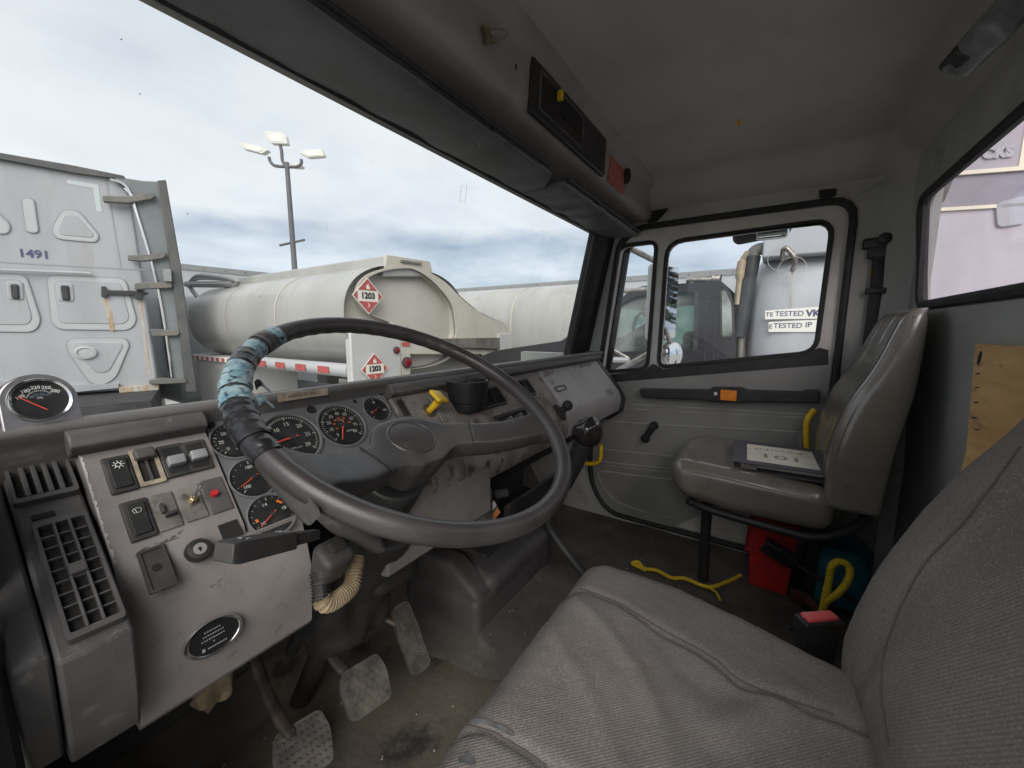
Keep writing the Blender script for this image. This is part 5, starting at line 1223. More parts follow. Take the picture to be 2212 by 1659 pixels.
rope([onX(1776, 1340, 1.30)+V((0, 0, -.02)), onX(1778, 1312, 1.30), onX(1790, 1255, 1.31), onX(1797, 1222, 1.31), onX(1815, 1213, 1.32), onX(1834, 1225, 1.32), onX(1832, 1252, 1.31), onX(1810, 1282, 1.30), onX(1784, 1300, 1.30), onX(1774, 1325, 1.30)], .0085, 'yellow rope loop standing up behind the red topped buckle')
# blue bag and brown strap behind the red box
M('bag_blue', (.03, .16, .22), (.02, .10, .14), sc=10, rough=.55)
k = g('bag_blue').rbox((1.60, -.235, -.79), (.24, .17, .21), .06, 4, 6, fn=lambda p: p+V((.015*noise.noise(p*12), .015*noise.noise(p*11+V((4, 0, 0))), .02*noise.noise(p*10+V((0, 5, 0)))))); o = obj('blue_bag', k, None, base=(1.6, -.235, FLOOR), sharp=180); tag(o, 'crumpled teal blue bag on the floor behind the red box', 'bag')
M('strap_brown', (.16, .06, .05), (.10, .045, .04), sc=30, rough=.7)
k = g('strap_brown').tube(crom([V((1.52, -.12, FLOOR+.02)), V((1.47, -.16, FLOOR+.045)), V((1.42, -.19, FLOOR+.03)), V((1.38, -.22, FLOOR+.04)), V((1.33, -.26, FLOOR+.02))], 6), .02, 8, flat=(1, .3, (0, 0, 1))); o = obj('brown_strap', k, None, base=(1.45, -.18, FLOOR)); tag(o, 'dull red brown webbing strap lying beside the red box', 'strap')
# plywood board against the rear wall
M('plywood', (.74, .45, .19), (.58, .33, .13), sc=5, rough=.6, stretch=(1, 1, 5), c3=(.2, .12, .07), sc3=7, lo3=.59, hi3=.74, bump=.1, bsc=80)
WPl = Plane((0, -.322, -.10), (-1, 0, 0), (0, -.06, 1))
wq = WPl.uvs([(2110, 742), (2090, 975)]); 
k = g('plywood').at(WPl.m()).prism([wq[0], (wq[0][0]+.55, wq[0][1]+.005), (wq[1][0]+.55, wq[1][1]-.3), (wq[1][0]-.0, wq[1][1]-.3), wq[1]], -.016, .002)
wbd = thing('plywood_board', 'stained plywood board leaning against the rear wall behind the seats', 'board', WPl.at(wq[1][0]+.2, wq[1][1]-.3)); obj('board', k, wbd, bevel=.001)
k = g('firewall_dark').at(WPl.m()); h0 = WPl.uv(*ZB(745, 1190)); k.lathe([(.0001, 0)], 3) if False else None
k.at(WPl.m(*h0)).lathe([(.010, .0022), (.0095, .0035), (.0001, .0036)], 20, .55, 1.3)
for (x, y) in ((738, 1262), (735, 1325), (730, 1395), (722, 1465), (735, 1520)): c = WPl.uv(*ZB(x, y)); k.at(WPl.m(c[0], c[1], .0022, .2)).box(-.009, -.001, 0, .007, .001, .0006)
obj('board_mark', k, wbd)
k = g('black_rubber').tube(crom([onX(1704, 1360, .80), onX(1720, 1352, .80), onX(1735, 1370, .80), onX(1725, 1395, .80)], 5), .003, 6); o = obj('loose_cable', k, None, base=onX(1720, 1395, .8)); tag(o, 'thin dark loose cable curling beside the driver belt buckle', 'cable')

# grit and crumbs on the floor: nobody could count them
random.seed(77); k = g('floor_mud'); M('grit_pale', (.34, .30, .25), (.18, .15, .12), sc=80, rough=.9)
k = g('grit_pale')
for i in range(260):
    x = random.uniform(.05, 1.7); y = random.uniform(.1, .9); s_ = random.uniform(.0012, .0042)
    z = FLOOR+.012+(.05*min(1, max(0, 1-abs(x-.98)/.34)*2)*max(0, min(1, (y-.35)/.3)) if x > .78 else .004)
    k.add([(x-s_, y, z), (x, y-s_*.7, z), (x+s_*1.1, y, z), (x, y+s_, z), (x, y, z+s_*.9)], [(0, 1, 4), (1, 2, 4), (2, 3, 4), (3, 0, 4)])
o = obj('floor_grit', k, None, base=(.8, .4, FLOOR), smooth=False); o['kind'] = 'stuff'
# ================================================================== the yard outside
GZ = -2.15
M('yard_concrete', (.42, .41, .385), (.35, .34, .32), sc=1.2, rough=.9, bump=.4, bsc=60, c3=(.28, .27, .25), sc3=60, lo3=.55, hi3=.62)  # pale concrete yard, lightened so daylight bounces up to the headliner
gq = g('yard_concrete').box(-900, -900, GZ-.4, 900, 900, GZ); o = obj('ground', gq, None, base=(0, 0, GZ)); o['kind'] = 'structure'
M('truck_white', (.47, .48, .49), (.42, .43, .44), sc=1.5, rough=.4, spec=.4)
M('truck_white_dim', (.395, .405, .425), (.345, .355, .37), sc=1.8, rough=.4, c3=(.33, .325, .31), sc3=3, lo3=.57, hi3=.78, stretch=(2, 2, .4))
M('fairing_grey', (.20, .22, .23), (.16, .175, .18), sc=3, rough=.55)
M('fairing_dark', (.075, .08, .08), (.11, .11, .105), sc=4, rough=.6)
M('trim_black', (.03, .03, .033), (.05, .05, .05), sc=10, rough=.6)
M('emboss_shade_and_seam', (.33, .34, .36), rough=.5)
M('rust', (.40, .27, .14), (.50, .49, .47), sc=9, lo=.35, hi=.62, rough=.8, stretch=(3, 3, .6))
M('bracket_metal', (.13, .135, .13), (.2, .18, .15), sc=9, rough=.6)
M('tank_paint', (.40, .396, .38), (.34, .337, .32), sc=1.1, rough=.3, spec=.5, c3=(.30, .285, .25), sc3=2.5, lo3=.56, hi3=.75, stretch=(1.5, 1.5, .35))
M('tank_head', (.47, .45, .40), (.41, .39, .345), sc=1.3, rough=.55, c3=(.36, .33, .28), sc3=2.2, lo3=.58, hi3=.75)
M('tank_rim', (.50, .475, .41), (.43, .405, .345), sc=2, rough=.55)
M('panel_white', (.52, .52, .52), (.46, .46, .45), sc=2, rough=.45)
M('placard_red', (.46, .10, .095), (.38, .085, .08), sc=6, rough=.6)
M('placard_white', (.74, .72, .66), rough=.5); M('ink_black', (.02, .02, .02), rough=.6)
M('lens_red', (.20, .008, .015), rough=.2); M('wood_old', (.17, .155, .135), (.10, .09, .08), sc=6, rough=.85)
M('rust_dark', (.28, .17, .10), (.20, .13, .09), sc=5, rough=.85)
M('cab_grey', (.030, .030, .034), (.025, .025, .028), sc=2, rough=.25, spec=.5)
M('tyre', (.02, .02, .02), (.03, .03, .028), sc=20, rough=.85)
M('lettering_blue', (.07, .08, .16), rough=.5)
# ---------------- white sleeper truck whose back wall faces us on the left
E0 = V((1.80, 5.80, 0)); ed = V((-.948, .319, 0))
TP = Plane(E0, -ed, (0, 0, 1))
ZF = lambda x, y: (.3906*x, 302.4+.3906*y)
tq = lambda *p: TP.uvs([ZF(*q) for q in p])
slp = thing('sleeper_truck', 'white sleeper truck showing its embossed back wall and grey side extender', 'truck', TP.at(-1.3, GZ, 0))
tl = TP.uv(*ZF(690, 205)); botv = TP.uv(*ZF(600, 1390))[1]; rgt = TP.uv(*ZF(760, 700))[0]
LW = -2.55
topc = [(rgt-.0, tl[1]-.10), (rgt-.12, tl[1]+.01)]
a = TP.uv(*ZF(0, 80)); slope_ = (a[1]-tl[1])/(a[0]-tl[0])
poly = [(LW, botv), (rgt+.05, botv), (rgt+.02, tl[1]-.18), (rgt-.10, tl[1]-.02), (-1.22, tl[1]+slope_*(-1.22-tl[0])), (LW+.15, tl[1]-.02), (LW, tl[1]-.2)]
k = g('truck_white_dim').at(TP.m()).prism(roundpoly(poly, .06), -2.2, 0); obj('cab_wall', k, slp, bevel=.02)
def emb(pts, w_=.012, closed=True, k_=5, mat='emboss_shade_and_seam', nm='emboss_shade_line', z=.0):
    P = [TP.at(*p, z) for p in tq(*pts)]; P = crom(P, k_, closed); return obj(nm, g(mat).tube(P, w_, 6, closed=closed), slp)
def embr(pts, r=.05, w_=.011, mat='truck_white', nm='raised_panel', z=.012):
    pl = roundpoly(tq(*pts), r); k = g(mat).at(TP.m()).prism(pl, -.001, z); o = obj(nm, k, slp, bevel=.012)
    if nm == 'raised_panel' and mat == 'truck_white': obj('emboss_shade_line', g('emboss_shade_and_seam').tube([TP.at(*q, .003) for q in pl], .011, 6, closed=True), slp)  # dark outline paints the shade around each raised panel
    return o
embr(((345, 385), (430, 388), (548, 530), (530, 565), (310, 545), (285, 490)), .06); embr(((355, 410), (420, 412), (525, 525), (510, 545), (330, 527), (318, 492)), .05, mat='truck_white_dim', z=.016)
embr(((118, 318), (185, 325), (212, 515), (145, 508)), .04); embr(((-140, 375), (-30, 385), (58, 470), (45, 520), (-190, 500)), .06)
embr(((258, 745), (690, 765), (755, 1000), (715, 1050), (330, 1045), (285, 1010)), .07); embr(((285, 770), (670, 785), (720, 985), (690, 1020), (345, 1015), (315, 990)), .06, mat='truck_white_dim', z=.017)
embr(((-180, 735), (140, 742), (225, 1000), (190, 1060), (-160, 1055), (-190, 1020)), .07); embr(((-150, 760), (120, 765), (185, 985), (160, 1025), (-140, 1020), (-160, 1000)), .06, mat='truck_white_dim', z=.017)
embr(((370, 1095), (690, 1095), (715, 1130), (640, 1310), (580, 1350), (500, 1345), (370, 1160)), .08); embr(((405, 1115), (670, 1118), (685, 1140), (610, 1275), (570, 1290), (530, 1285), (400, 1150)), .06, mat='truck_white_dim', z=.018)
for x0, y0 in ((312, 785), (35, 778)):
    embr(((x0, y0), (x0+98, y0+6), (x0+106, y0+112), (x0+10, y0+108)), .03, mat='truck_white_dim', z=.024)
    l_ = embr(((x0+26, y0+20), (x0+74, y0+22), (x0+80, y0+106), (x0+36, y0+102)), .02, mat='trim_black', nm='latch', z=.04)
def stripT(pts, mat, nm, z0=0, z1=.02, bev=.004):
    return obj(nm, g(mat).at(TP.m()).prism(tq(*pts), z0, z1), slp, bevel=bev)
stripT(((0-250, 655), (840, 716), (840, 725), (0-250, 664)), 'emboss_shade_and_seam', 'panel_seam', 0, .004, 0)
stripT(((583, 225), (590, 225), (672, 712), (664, 712)), 'emboss_shade_and_seam', 'panel_seam', 0, .004, 0)
stripT(((-250, 706), (480, 732), (515, 738), (512, 748), (470, 742), (-250, 716)), 'truck_white', 'grab_rail', .03, .06)
ltop = tl[1]+slope_*(-1.5-tl[0])
stripT(((-250, 40), (0, 78), (420, 150), (690, 205), (700, 228), (420, 190), (0, 112), (-250, 75)), 'fairing_dark', 'roof_trim', -.3, .05)
# side extender: grey panel standing out towards us, with black rubber edge
ext = tq((620, 205), (790, 232), (880, 236), (1035, 1330), (955, 1330), (850, 720), (735, 300))
k = g('fairing_grey').at(TP.m()).prism(ext, .0, .05); obj('side_extender', k, slp, bevel=.01)
k = g('trim_black').at(TP.m()).prism(tq((872, 236), (920, 232), (1000, 690), (1092, 1390), (1030, 1390), (945, 700)), .0, .09)
k.mats = [MATS['fairing_dark']] if 'fairing_dark' in MATS else k.mats; obj('extender_edge', k, slp, bevel=.01)
P = [TP.at(*p, .06) for p in tq((615, 228), (680, 248), (722, 300), (765, 430), (850, 720), (905, 980), (953, 1310))]
k = g('chrome').tube(crom(P, 6), .014, 8); obj('chrome_strip', k, slp)
for q in (((575, 322), (590, 322), (720, 325), (850, 303), (862, 325), (845, 340), (720, 362), (580, 355)), ((713, 645), (735, 645), (830, 640), (915, 625), (922, 645), (905, 662), (800, 678), (715, 672)),
          ((750, 798), (830, 788), (955, 795), (955, 822), (830, 828), (752, 832)), ((838, 1045), (860, 1045), (985, 1050), (998, 1065), (985, 1082), (845, 1085)), ((828, 1322), (900, 1312), (1030, 1318), (1035, 1338), (900, 1345), (830, 1345))):
    stripT(q, 'bracket_metal', 'bracket', .04, .11, .008)
stripT(((563, 812), (588, 812), (590, 832), (758, 836), (762, 826), (788, 828), (790, 842), (822, 845), (822, 856), (790, 858), (788, 884), (750, 882), (748, 862), (600, 858), (596, 874), (565, 870)), 'trim_black', 'door_strap', .015, .05, .006)
stripT(((905, 722), (950, 722), (955, 790), (910, 788)), 'dull_grey', 'marker_light', .08, .14, .006)
stripT(((575, 876), (596, 876), (622, 960), (634, 1055), (612, 1055), (594, 960)), 'rust', 'rust_run', .0172, .0185, 0); stripT(((762, 886), (780, 886), (806, 1060), (832, 1300), (816, 1300), (790, 1060)), 'rust', 'rust_run', .0005, .0022, 0)
k = g('truck_white').at(TP.m(*TP.uv(*ZF(475, 1175)), .018)).lathe([(.085, 0), (.085, .02), (.062, .025), (.06, .015), (.0001, .02)], 28, 1, .8); obj('vent_cap', k, slp)
k = g('lettering_blue').text('1491', .105, TP.m(*TP.uv(*ZF(189, 632)), .003), .001, .003, sx=1.0); obj('fleet_number', k, slp, smooth=False)
M('tape_pale', (.52, .57, .575), rough=.6)
stripT(((372, 218), (545, 248), (565, 398), (535, 396), (515, 268), (370, 240)), 'tape_pale', 'tape_mark', .0005, .003, 0)
stripT(((-250, 1362), (430, 1392), (660, 1370), (660, 1345), (430, 1350), (-250, 1310)), 'truck_white_dim', 'lower_sill', -.05, .04)
stripT(((662, 1365), (880, 1345), (880, 1380), (665, 1395)), 'rust', 'mount_plate', .0, .06, .004)
k = g('truck_white_dim').at(TP.m()).box(LW+.2, GZ+.62, -3.0, -.45, botv-.02, -.25); obj('frame_rail', k, slp)
k = g('trim_black').at(TP.m()).box(-2.2, GZ+.75, -.25, -.3, botv-.02, .9); obj('chassis', k, slp)
for u in (-.55, -2.2):
    for w_ in (1.7, .3):
        k = g('tyre').at(Matrix.Translation(TP.at(u, GZ+.52, w_)) @ TP.m().to_3x3().to_4x4() @ Matrix.Rotation(PI/2, 4, 'Y')).lathe([(.2, -.14), (.46, -.15), (.52, -.11), (.52, .11), (.46, .15), (.2, .14)], 36); obj('wheel', k, slp)
# ---------------- tank truck ahead
YT = 3.15
TK = Plane((0, YT, 0), (1, 0, 0), (0, 0, 1))
Z2 = lambda x, y: (345.6+.3517*x, 518.4+.3517*y)
k2 = lambda *p: TK.uvs([Z2(*q) for q in p])
tnk = thing('fuel_tank_truck', 'pale grey fuel tank truck with open hooded rear and red 1203 placards', 'tank truck', TK.at(3.3, GZ))
# cross section of the tank shell at the rear, counter-clockwise from lower left
cs = k2((1420, 510), (1290, 450), (1225, 390), (1205, 330), (1225, 260), (1290, 205), (1400, 170), (1500, 160), (1600, 175), (1680, 215), (1760, 270), (1850, 360), (1950, 440), (2050, 490), (2110, 510), (2135, 560))
skin = crom([V((p[0], p[1], 0)) for p in cs], 5)
# the body is an oval; the skirts flare at the rear only
cx_, cz_ = 2.935, .10
def oval(y, n=56, sx=1.0, sz=1.0):
    return [V((cx_+.815*sx*math.copysign(abs(math.cos(2*PI*i/n))**.80, math.cos(2*PI*i/n)), y, cz_+.525*sz*math.copysign(abs(math.sin(2*PI*i/n))**.80, math.sin(2*PI*i/n)))) for i in range(n)]
rows = [oval(YT+.01), oval(YT+.5), oval(YT+2), oval(6.62), oval(6.72, sx=.98, sz=.97), oval(6.79, sx=.92, sz=.90), oval(6.83, sx=.75, sz=.7)]
k = g('tank_paint').loft(rows, cap=False); k.add(rows[-1], [tuple(range(56))]); obj('tank_shell', k, tnk, sharp=60)
k = g('tank_rim')
for y in (4.35, 5.55): k.loft([oval(y-.015, sx=1.004, sz=1.005), oval(y+.015, sx=1.004, sz=1.005)], cap=False)
obj('weld_band', k, tnk, sharp=60)
k = g('tank_head'); hr = [oval(YT+.11-.05*(1-s*s), sx=s*.985, sz=s*.985) for s in (1, .9, .75, .5, .25, .02)]; k.grid(hr, True); k.add(hr[-1], [tuple(range(56))]); obj('tank_head', k, tnk, sharp=60)
# right rear fairing flare
fl_ = k2((1690, 215), (1760, 262), (1850, 352), (1950, 438), (2050, 488), (2110, 508), (2137, 560), (2137, 700), (1880, 700), (1880, 560), (1830, 430), (1760, 330), (1690, 245))
hol = k2((1425, 520), (1300, 460), (1238, 392), (1220, 330), (1238, 270), (1300, 217), (1400, 184), (1500, 174), (1560, 182), (1640, 227), (1720, 302), (1780, 382), (1805, 462), (1808, 600), (1700, 640), (1480, 620))
hol = [(p.x, p.y) for p in crom([V((a, b, 0)) for a, b in hol], 4, True)]
outl = [(p.x, p.y) for p in skin]+k2((2137, 700), (1440, 700))
k = g('tank_rim').at(TK.m()).plate(outl, [hol], -.03, .012); obj('rear_fairing', k, tnk, bevel=.004)
rows = [[TK.at(a, b, w_) for a, b in hol] for w_ in (0, -.13)]; k = g('tank_head').grid(rows, True); obj('recess_wall', k, tnk)
k = g('tank_paint'); o_ = [V((p[0], YT, p[1])) for p in k2((1690, 213), (1760, 260), (1850, 350), (1950, 436), (2050, 486), (2110, 506), (2138, 560), (2138, 700))]
k.grid([o_, [p+V((0, 1.1, 0)) for p in o_]]); obj('fairing_skin', k, tnk)
# top hood running along the tank
hd = k2((1395, 90), (1660, 132), (1675, 205), (1590, 178), (1500, 165), (1380, 180))
k = g('tank_rim').at(TK.m()).prism(hd, -.02, .0); obj('hood_end', k, tnk, bevel=.004)
hd2 = k2((1390, 92), (1655, 135), (1675, 225), (1380, 225))
k = g('tank_paint').at(TK.m()).prism(hd2, -3.3, -.02); obj('top_hood', k, tnk, bevel=.015)
sl0 = k2((1475, 122), (1600, 140), (1600, 152), (1475, 136)); k = g('bracket_metal').at(TK.m()).prism(sl0, 0, .02); obj('hood_slot', k, tnk)
# rear side cabinet with the lower placard
cb_ = k2((1158, 570), (1420, 505), (1470, 545), (1478, 950), (1175, 950)); cb_[0] = (cb_[0][0], cb_[0][1]); 
k = g('panel_white').at(TK.m()).prism([cb_[0], cb_[1], cb_[2], (cb_[3][0], -.98), (cb_[4][0], -.98)], -.06, .02); obj('rear_cabinet', k, tnk, bevel=.012)
k = g('tank_rim').at(TK.m()).prism([(p[0], p[1]) for p in k2((1478, 560), (1530, 560), (1535, 860), (1480, 860))], -.3, .015); obj('corner_post', k, tnk, bevel=.006)
k = g('tank_head').at(TK.m()).box(cb_[3][0]+.15, -.62, -.35, 4.44, .0, -.28); obj('bumper_board', k, tnk)
wd_ = k2((1700, 606), (2065, 600), (2065, 668), (1860, 660), (1700, 650)); k = g('wood_old').at(TK.m()).prism(wd_, .02, .06); obj('rear_plank', k, tnk)
pp_ = k2((2065, 580), (2137, 575), (2137, 700), (2065, 700)); k = g('panel_white').at(TK.m()).prism(pp_, .0, .05); obj('corner_panel', k, tnk)
# rear lamps
for (x, y, r_) in ((1441, 676, .034), (1505, 752, .055)):
    k = g('trim_black').at(TK.m(*TK.uv(*Z2(x, y)), .02)).lathe([(r_*1.05, 0), (r_*1.05, .02), (r_*.9, .025)], 28); k.mat('lens_red').lathe([(r_*.9, .022), (r_*.6, .03), (.0001, .033)], 28); obj('tail_lamp', k, tnk)
k = g('placard_red').at(TK.m()).prism(k2((1478, 628), (1530, 628), (1525, 655), (1480, 652)), .015, .02); obj('reflector', k, tnk)
def placard(u, v, s, pl, lab):
    t = obj('placard', g('placard_white').at(pl.m(u, v, .012)).prism([(0, s), (-s, 0), (0, -s), (s, 0)], 0, .006), tnk)
    k = g('placard_red').at(pl.m(u, v, .0185)); q = s*.93
    k.prism([(0, q), (-q+.30*s, .30*s), (q-.30*s, .30*s)], 0, .002); k.prism([(-q+.30*s, -.30*s), (0, -q), (q-.30*s, -.30*s)], 0, .002)
    for sg in (-1, 1): k.prism([(sg*q, 0), (sg*(q-.26*s), .26*s), (sg*(q-.26*s), -.26*s)], 0, .002)
    obj('placard_panel', k, t)
    k = g('ink_black').text('1203', .46*s, pl.m(u, v, .020), .001, .003, sx=1.0); k.mat('placard_white').text('3', .28*s, pl.m(u, v-.52*s, .022), .001)
    k.at(pl.m(u, v+.50*s, .022)).prism(roundpoly([(-.11*s, -.14*s), (.11*s, -.14*s), (.13*s, .0), (.05*s, .02*s), (.03*s, .2*s), (-.03*s, .07*s), (-.1*s, .08*s)], .03*s), 0, .001)
    obj('placard_print', k, t, smooth=False)
HDp = Plane((0, YT+.40, 0), (1, 0, 0), (0, 0, 1))
u, v = TK.uv(*Z2(1262, 345)); placard(u, v, .165, Plane((0, YT-.02, 0), (1, 0, 0), (0, 0, 1)), '')
u, v = TK.uv(*Z2(1304, 790)); placard(u, v, .152, Plane((0, YT-.02, 0), (1, 0, 0), (0, 0, 1)), '')
# side: rail with red-white tape, fender, cabinets
xs_ = 2.14
zr = onX(*Z2(900, 784), xs_).z; k = g('truck_white'); k.tube([V((xs_+.06, YT+.06, zr)), V((xs_+.06, 5.5, zr))], .065, 14); obj('side_rail', k, tnk)
SDp = Plane((xs_-.010, 0, 0), (0, -1, 0), (0, 0, 1))
for y in (3.55, 3.95, 4.35, 4.75, 5.15):
    k = g('placard_red').at(SDp.m(-y, zr)).box(-.09, -.032, 0, .09, .032, .004); obj('reflective_tape', k, tnk)
k = g('panel_white').box(xs_+.03, 5.35, -1.6, xs_+.7, 6.7, -.42); obj('side_cabinet', k, tnk, bevel=.015)
k = g('mark_white').box(xs_-.0, 5.35, -.42, xs_+.7, 6.9, -.36); obj('tank_ledge', k, tnk)
for i in range(9): k = g('placard_red').box(xs_-.004, 5.4+.16*i, -.415, xs_, 5.48+.16*i, -.37); obj('reflective_tape', k, tnk)
k = g('trim_black').box(xs_+.024, 6.0, -1.05, xs_+.03, 6.06, -.9); obj('cabinet_latch', k, tnk)
k = g('truck_white'); rows = []
for i in range(15):
    a = PI*i/14; rows.append([V((xs_+.02, 4.35+.68*math.cos(a), GZ+.55+.66*math.sin(a))), V((xs_+.55, 4.35+.68*math.cos(a), GZ+.55+.66*math.sin(a)))])
k.grid(rows); o = obj('fender', k, tnk); md = o.modifiers.new('t', 'SOLIDIFY'); md.thickness = .03
for y in (4.35, ):
    for x in (xs_+.32, xs_+2.0):
        k = g('tyre').at(Matrix.Translation((x, y, GZ+.5)) @ Matrix.Rotation(PI/2, 4, 'Y')).lathe([(.22, -.24), (.45, -.25), (.5, -.2), (.5, .2), (.45, .25), (.22, .24)], 36); obj('wheel', k, tnk)
k = g('trim_black').box(xs_+.5, YT+.2, -1.4, xs_+1.8, 7.6, -.95); obj('chassis', k, tnk)
k = g('dull_grey')
LR = lambda *q: [onX(*Z2(*r), xs_+.25) for r in q]
k.tube(crom(LR((455, 285), (470, 250), (300, 222), (225, 222), (180, 268)), 4), .028, 8); k.tube(LR((165, 272), (450, 272)), .045, 8); k.tube(LR((165, 262), (245, 375)), .03, 8); k.tube(crom(LR((190, 262), (240, 238), (390, 242), (410, 270)), 4), .02, 8); obj('tank_ladder_rail', k, tnk)
M('teal_paint', (.06, .30, .36), (.05, .25, .3), sc=2, rough=.4)
k = g('truck_white').rbox((3.3, 8.2, -.35), (2.2, 1.5, 1.7), .15, 3); k.mat('teal_paint').box(2.17, 7.5, -.5, 2.2, 8.6, .05); obj('truck_cabin', k, tnk)
# ---------------- second, longer white trailer far right and one behind on the left
def trailer(nm, lab, o, ex, L, H, z0, mat, rail=True):
    pl = Plane(o, ex, (0, 0, 1)); t = thing(nm, lab, 'trailer', pl.at(L/2, GZ-o[2]), 'white box trailers')
    k = g(mat).at(pl.m()).box(0, z0, -2.5, L, H, 0); obj('trailer_box', k, t, bevel=.05)
    k = g('dull_grey' if rail else mat).at(pl.m()).box(-.02, H-.14, 0, L+.02, H+.03, .03)
    obj('top_rail', k, t)
    k = g('bracket_metal').at(pl.m()); 
    for i in range(int(L/.6)): k.prism(ell(.3+.6*i, H-.06, .025, n=8), .03, .038)
    ro = obj('rivet_row', k, t)
    k = g('trim_black').at(pl.m()).box(.5, z0-.25, -1.6, L-.5, z0, -.5); obj('chassis', k, t)
    for u in (.9, 2.2, L-2.2, L-.9):
        k = g('tyre').at(Matrix.Translation(pl.at(u, GZ+.5-o[2], -.3)) @ pl.m().to_3x3().to_4x4()).lathe([(.2, -.25), (.5, -.2), (.5, .2), (.2, .25)], 28); obj('wheel', k, t)
    return t
p0 = onX(1594, 579.5, 13.5); p1 = onX(1316, 604, 13.5); zt = (p0.z+p1.z)/2
trailer('box_trailer', 'long plain white box trailer with riveted top rail beyond the dark cab', (13.5, 26, 0), (0, -1, 0), 34, zt, -1.0, 'truck_white')
pa = onY(391, 565, 15); pb_ = onY(556, 590, 15)
exd = V((6.2, -.9, 0)).normalized()
trailer('box_trailer', 'white box trailer far behind the tank truck on its left', (pa.x-5.5, 16.0, 0), (1, -.05, 0), 13.5, pa.z, -1.0, 'truck_white', True)
# a rounded tank trailer standing beyond the tank truck, right of it
tt = thing('tank_trailer', 'plain rounded pale tank trailer standing beyond the hooded tank truck', 'trailer', (8.2, 8, GZ))
zt_ = onX(1250, 609, 7.6).z; hz = 1.0
k = g('tank_paint').loft([[V((8.2+1.25*s_*math.copysign(abs(math.cos(2*PI*i/40))**.75, math.cos(2*PI*i/40)), y, zt_-hz+hz*s_*math.copysign(abs(math.sin(2*PI*i/40))**.75, math.sin(2*PI*i/40)))) for i in range(40)] for y, s_ in ((2.75, .55), (2.8, .85), (2.95, .97), (3.2, 1), (14, 1), (14.2, .9))]); obj('tank_barrel', k, tt, sharp=60)
k = g('tank_rim')
for y in (4.6, 6.6, 8.6, 10.6): k.loft([[V((8.2+1.256*math.copysign(abs(math.cos(2*PI*i/40))**.75, math.cos(2*PI*i/40)), yy, zt_-hz+(hz+.006)*math.copysign(abs(math.sin(2*PI*i/40))**.75, math.sin(2*PI*i/40)))) for i in range(40)] for yy in (y-.02, y+.02)], cap=False)
o = obj('weld_band', k, tt)
k = g('trim_black').box(7.5, 3, -1.6, 8.9, 14, zt_-2*hz-.02); obj('chassis', k, tt)
for y in (4, 5.3, 12):
    k = g('tyre').at(Matrix.Translation((7.2, y, GZ+.5)) @ Matrix.Rotation(PI/2, 4, 'Y')).lathe([(.22, -.2), (.5, -.2), (.5, .2), (.22, .2)], 28); obj('wheel', k, tt)
# ---------------- dark grey truck beside us, seen through the passenger door
XG = 3.55
GP = Plane((XG, 0, 0), (0, -1, 0), (0, 0, 1))
z6 = lambda *p: GP.uvs([Z6(*q) for q in p])
gt = thing('dark_truck', 'dark grey crew truck cab with tinted windows parked beside the passenger door', 'truck', GP.at(0, GZ))
roof = z6((240, 955), (300, 900), (350, 855), (400, 825), (470, 800), (560, 790), (900, 772), (1040, 762), (1075, 768))
side = [(-2.9, -1.35), (-2.9, -.36), (-2.55, -.24), (-1.75, -.12)]+[roof[0]]+roof[1:]+z6((1130, 850), (1160, 960), (1172, 1200), (1175, 1420))+[(z6((1175, 1420))[0][0], -1.35)]
w1 = z6((250, 980), (330, 905), (420, 868), (520, 848), (505, 1285), (130, 1290)); w2 = z6((560, 850), (862, 838), (862, 1255), (540, 1290))
w1 = z6((265, 985), (345, 915), (430, 880), (530, 862), (700, 850), (862, 842), (865, 1250), (850, 1272), (500, 1288), (130, 1300))
hole = roundpoly(w1, .02)
k = g('cab_grey').at(GP.m()).plate(side, [hole], -.06, 0); obj('cab_side', k, gt, bevel=.012)
k = g('cab_grey').at(GP.m()).plate(side, [hole], -1.95, -1.89); obj('cab_side', k, gt)
rf = roof; k = g('cab_grey').at(GP.m())
for a, b in zip(rf, rf[1:]): k.add([(a[0], a[1], -.03), (b[0], b[1], -.03), (b[0], b[1], -1.9), (a[0], a[1], -1.9)], [(0, 1, 2, 3)])
obj('roof', k, gt)
hd_ = [(-2.9, -.36), (-2.55, -.24), (-1.75, -.12)]+[roof[0]]; k = g('cab_grey').at(GP.m())
for a, b in zip(hd_[:3], hd_[1:3]): k.add([(a[0], a[1], .0), (b[0], b[1], .0), (b[0], b[1], -1.95), (a[0], a[1], -1.95)], [(0, 1, 2, 3)])
k.box(-2.92, -1.35, -1.95, -2.88, -.36, 0); obj('hood', k, gt)
bx_ = z6((1175, 1200))[0][0]
k = g('cab_grey').at(GP.m()).box(bx_-.03, -1.35, -1.9, bx_, .4, -.06); obj('cab_back', k, gt)
glass_mat('truck_glass', tint=(.62, .76, .72), refl=1.0, dirt_haze=.20)  # strong diffuse haze stands in for sky reflected in these windows
k = g('truck_glass').at(GP.m()).prism(hole, -.05, -.045); obj('side_glass', k, gt, smooth=False)
k = g('truck_glass').at(GP.m()).prism(hole, -1.93, -1.925); obj('side_glass', k, gt, smooth=False)
ws0, ws1 = (-1.75, -.12), roof[0]
k = g('truck_glass').at(GP.m()).add([(ws0[0], ws0[1], -.1), (rf[3][0], rf[3][1], -.1), (rf[3][0], rf[3][1], -1.85), (ws0[0], ws0[1], -1.85)], [(0, 1, 2, 3)]); obj('windshield', k, gt, smooth=False)
bp_ = z6((865, 838), (895, 838), (890, 1270), (850, 1285)); k = g('trim_black').at(GP.m()).prism(bp_, -.005, .006); obj('window_post', k, gt)
for q in (((690, 848), (715, 848), (690, 1290), (665, 1290)), ):
    k = g('trim_black').at(GP.m()).prism(z6(*q), -.045, -.03)
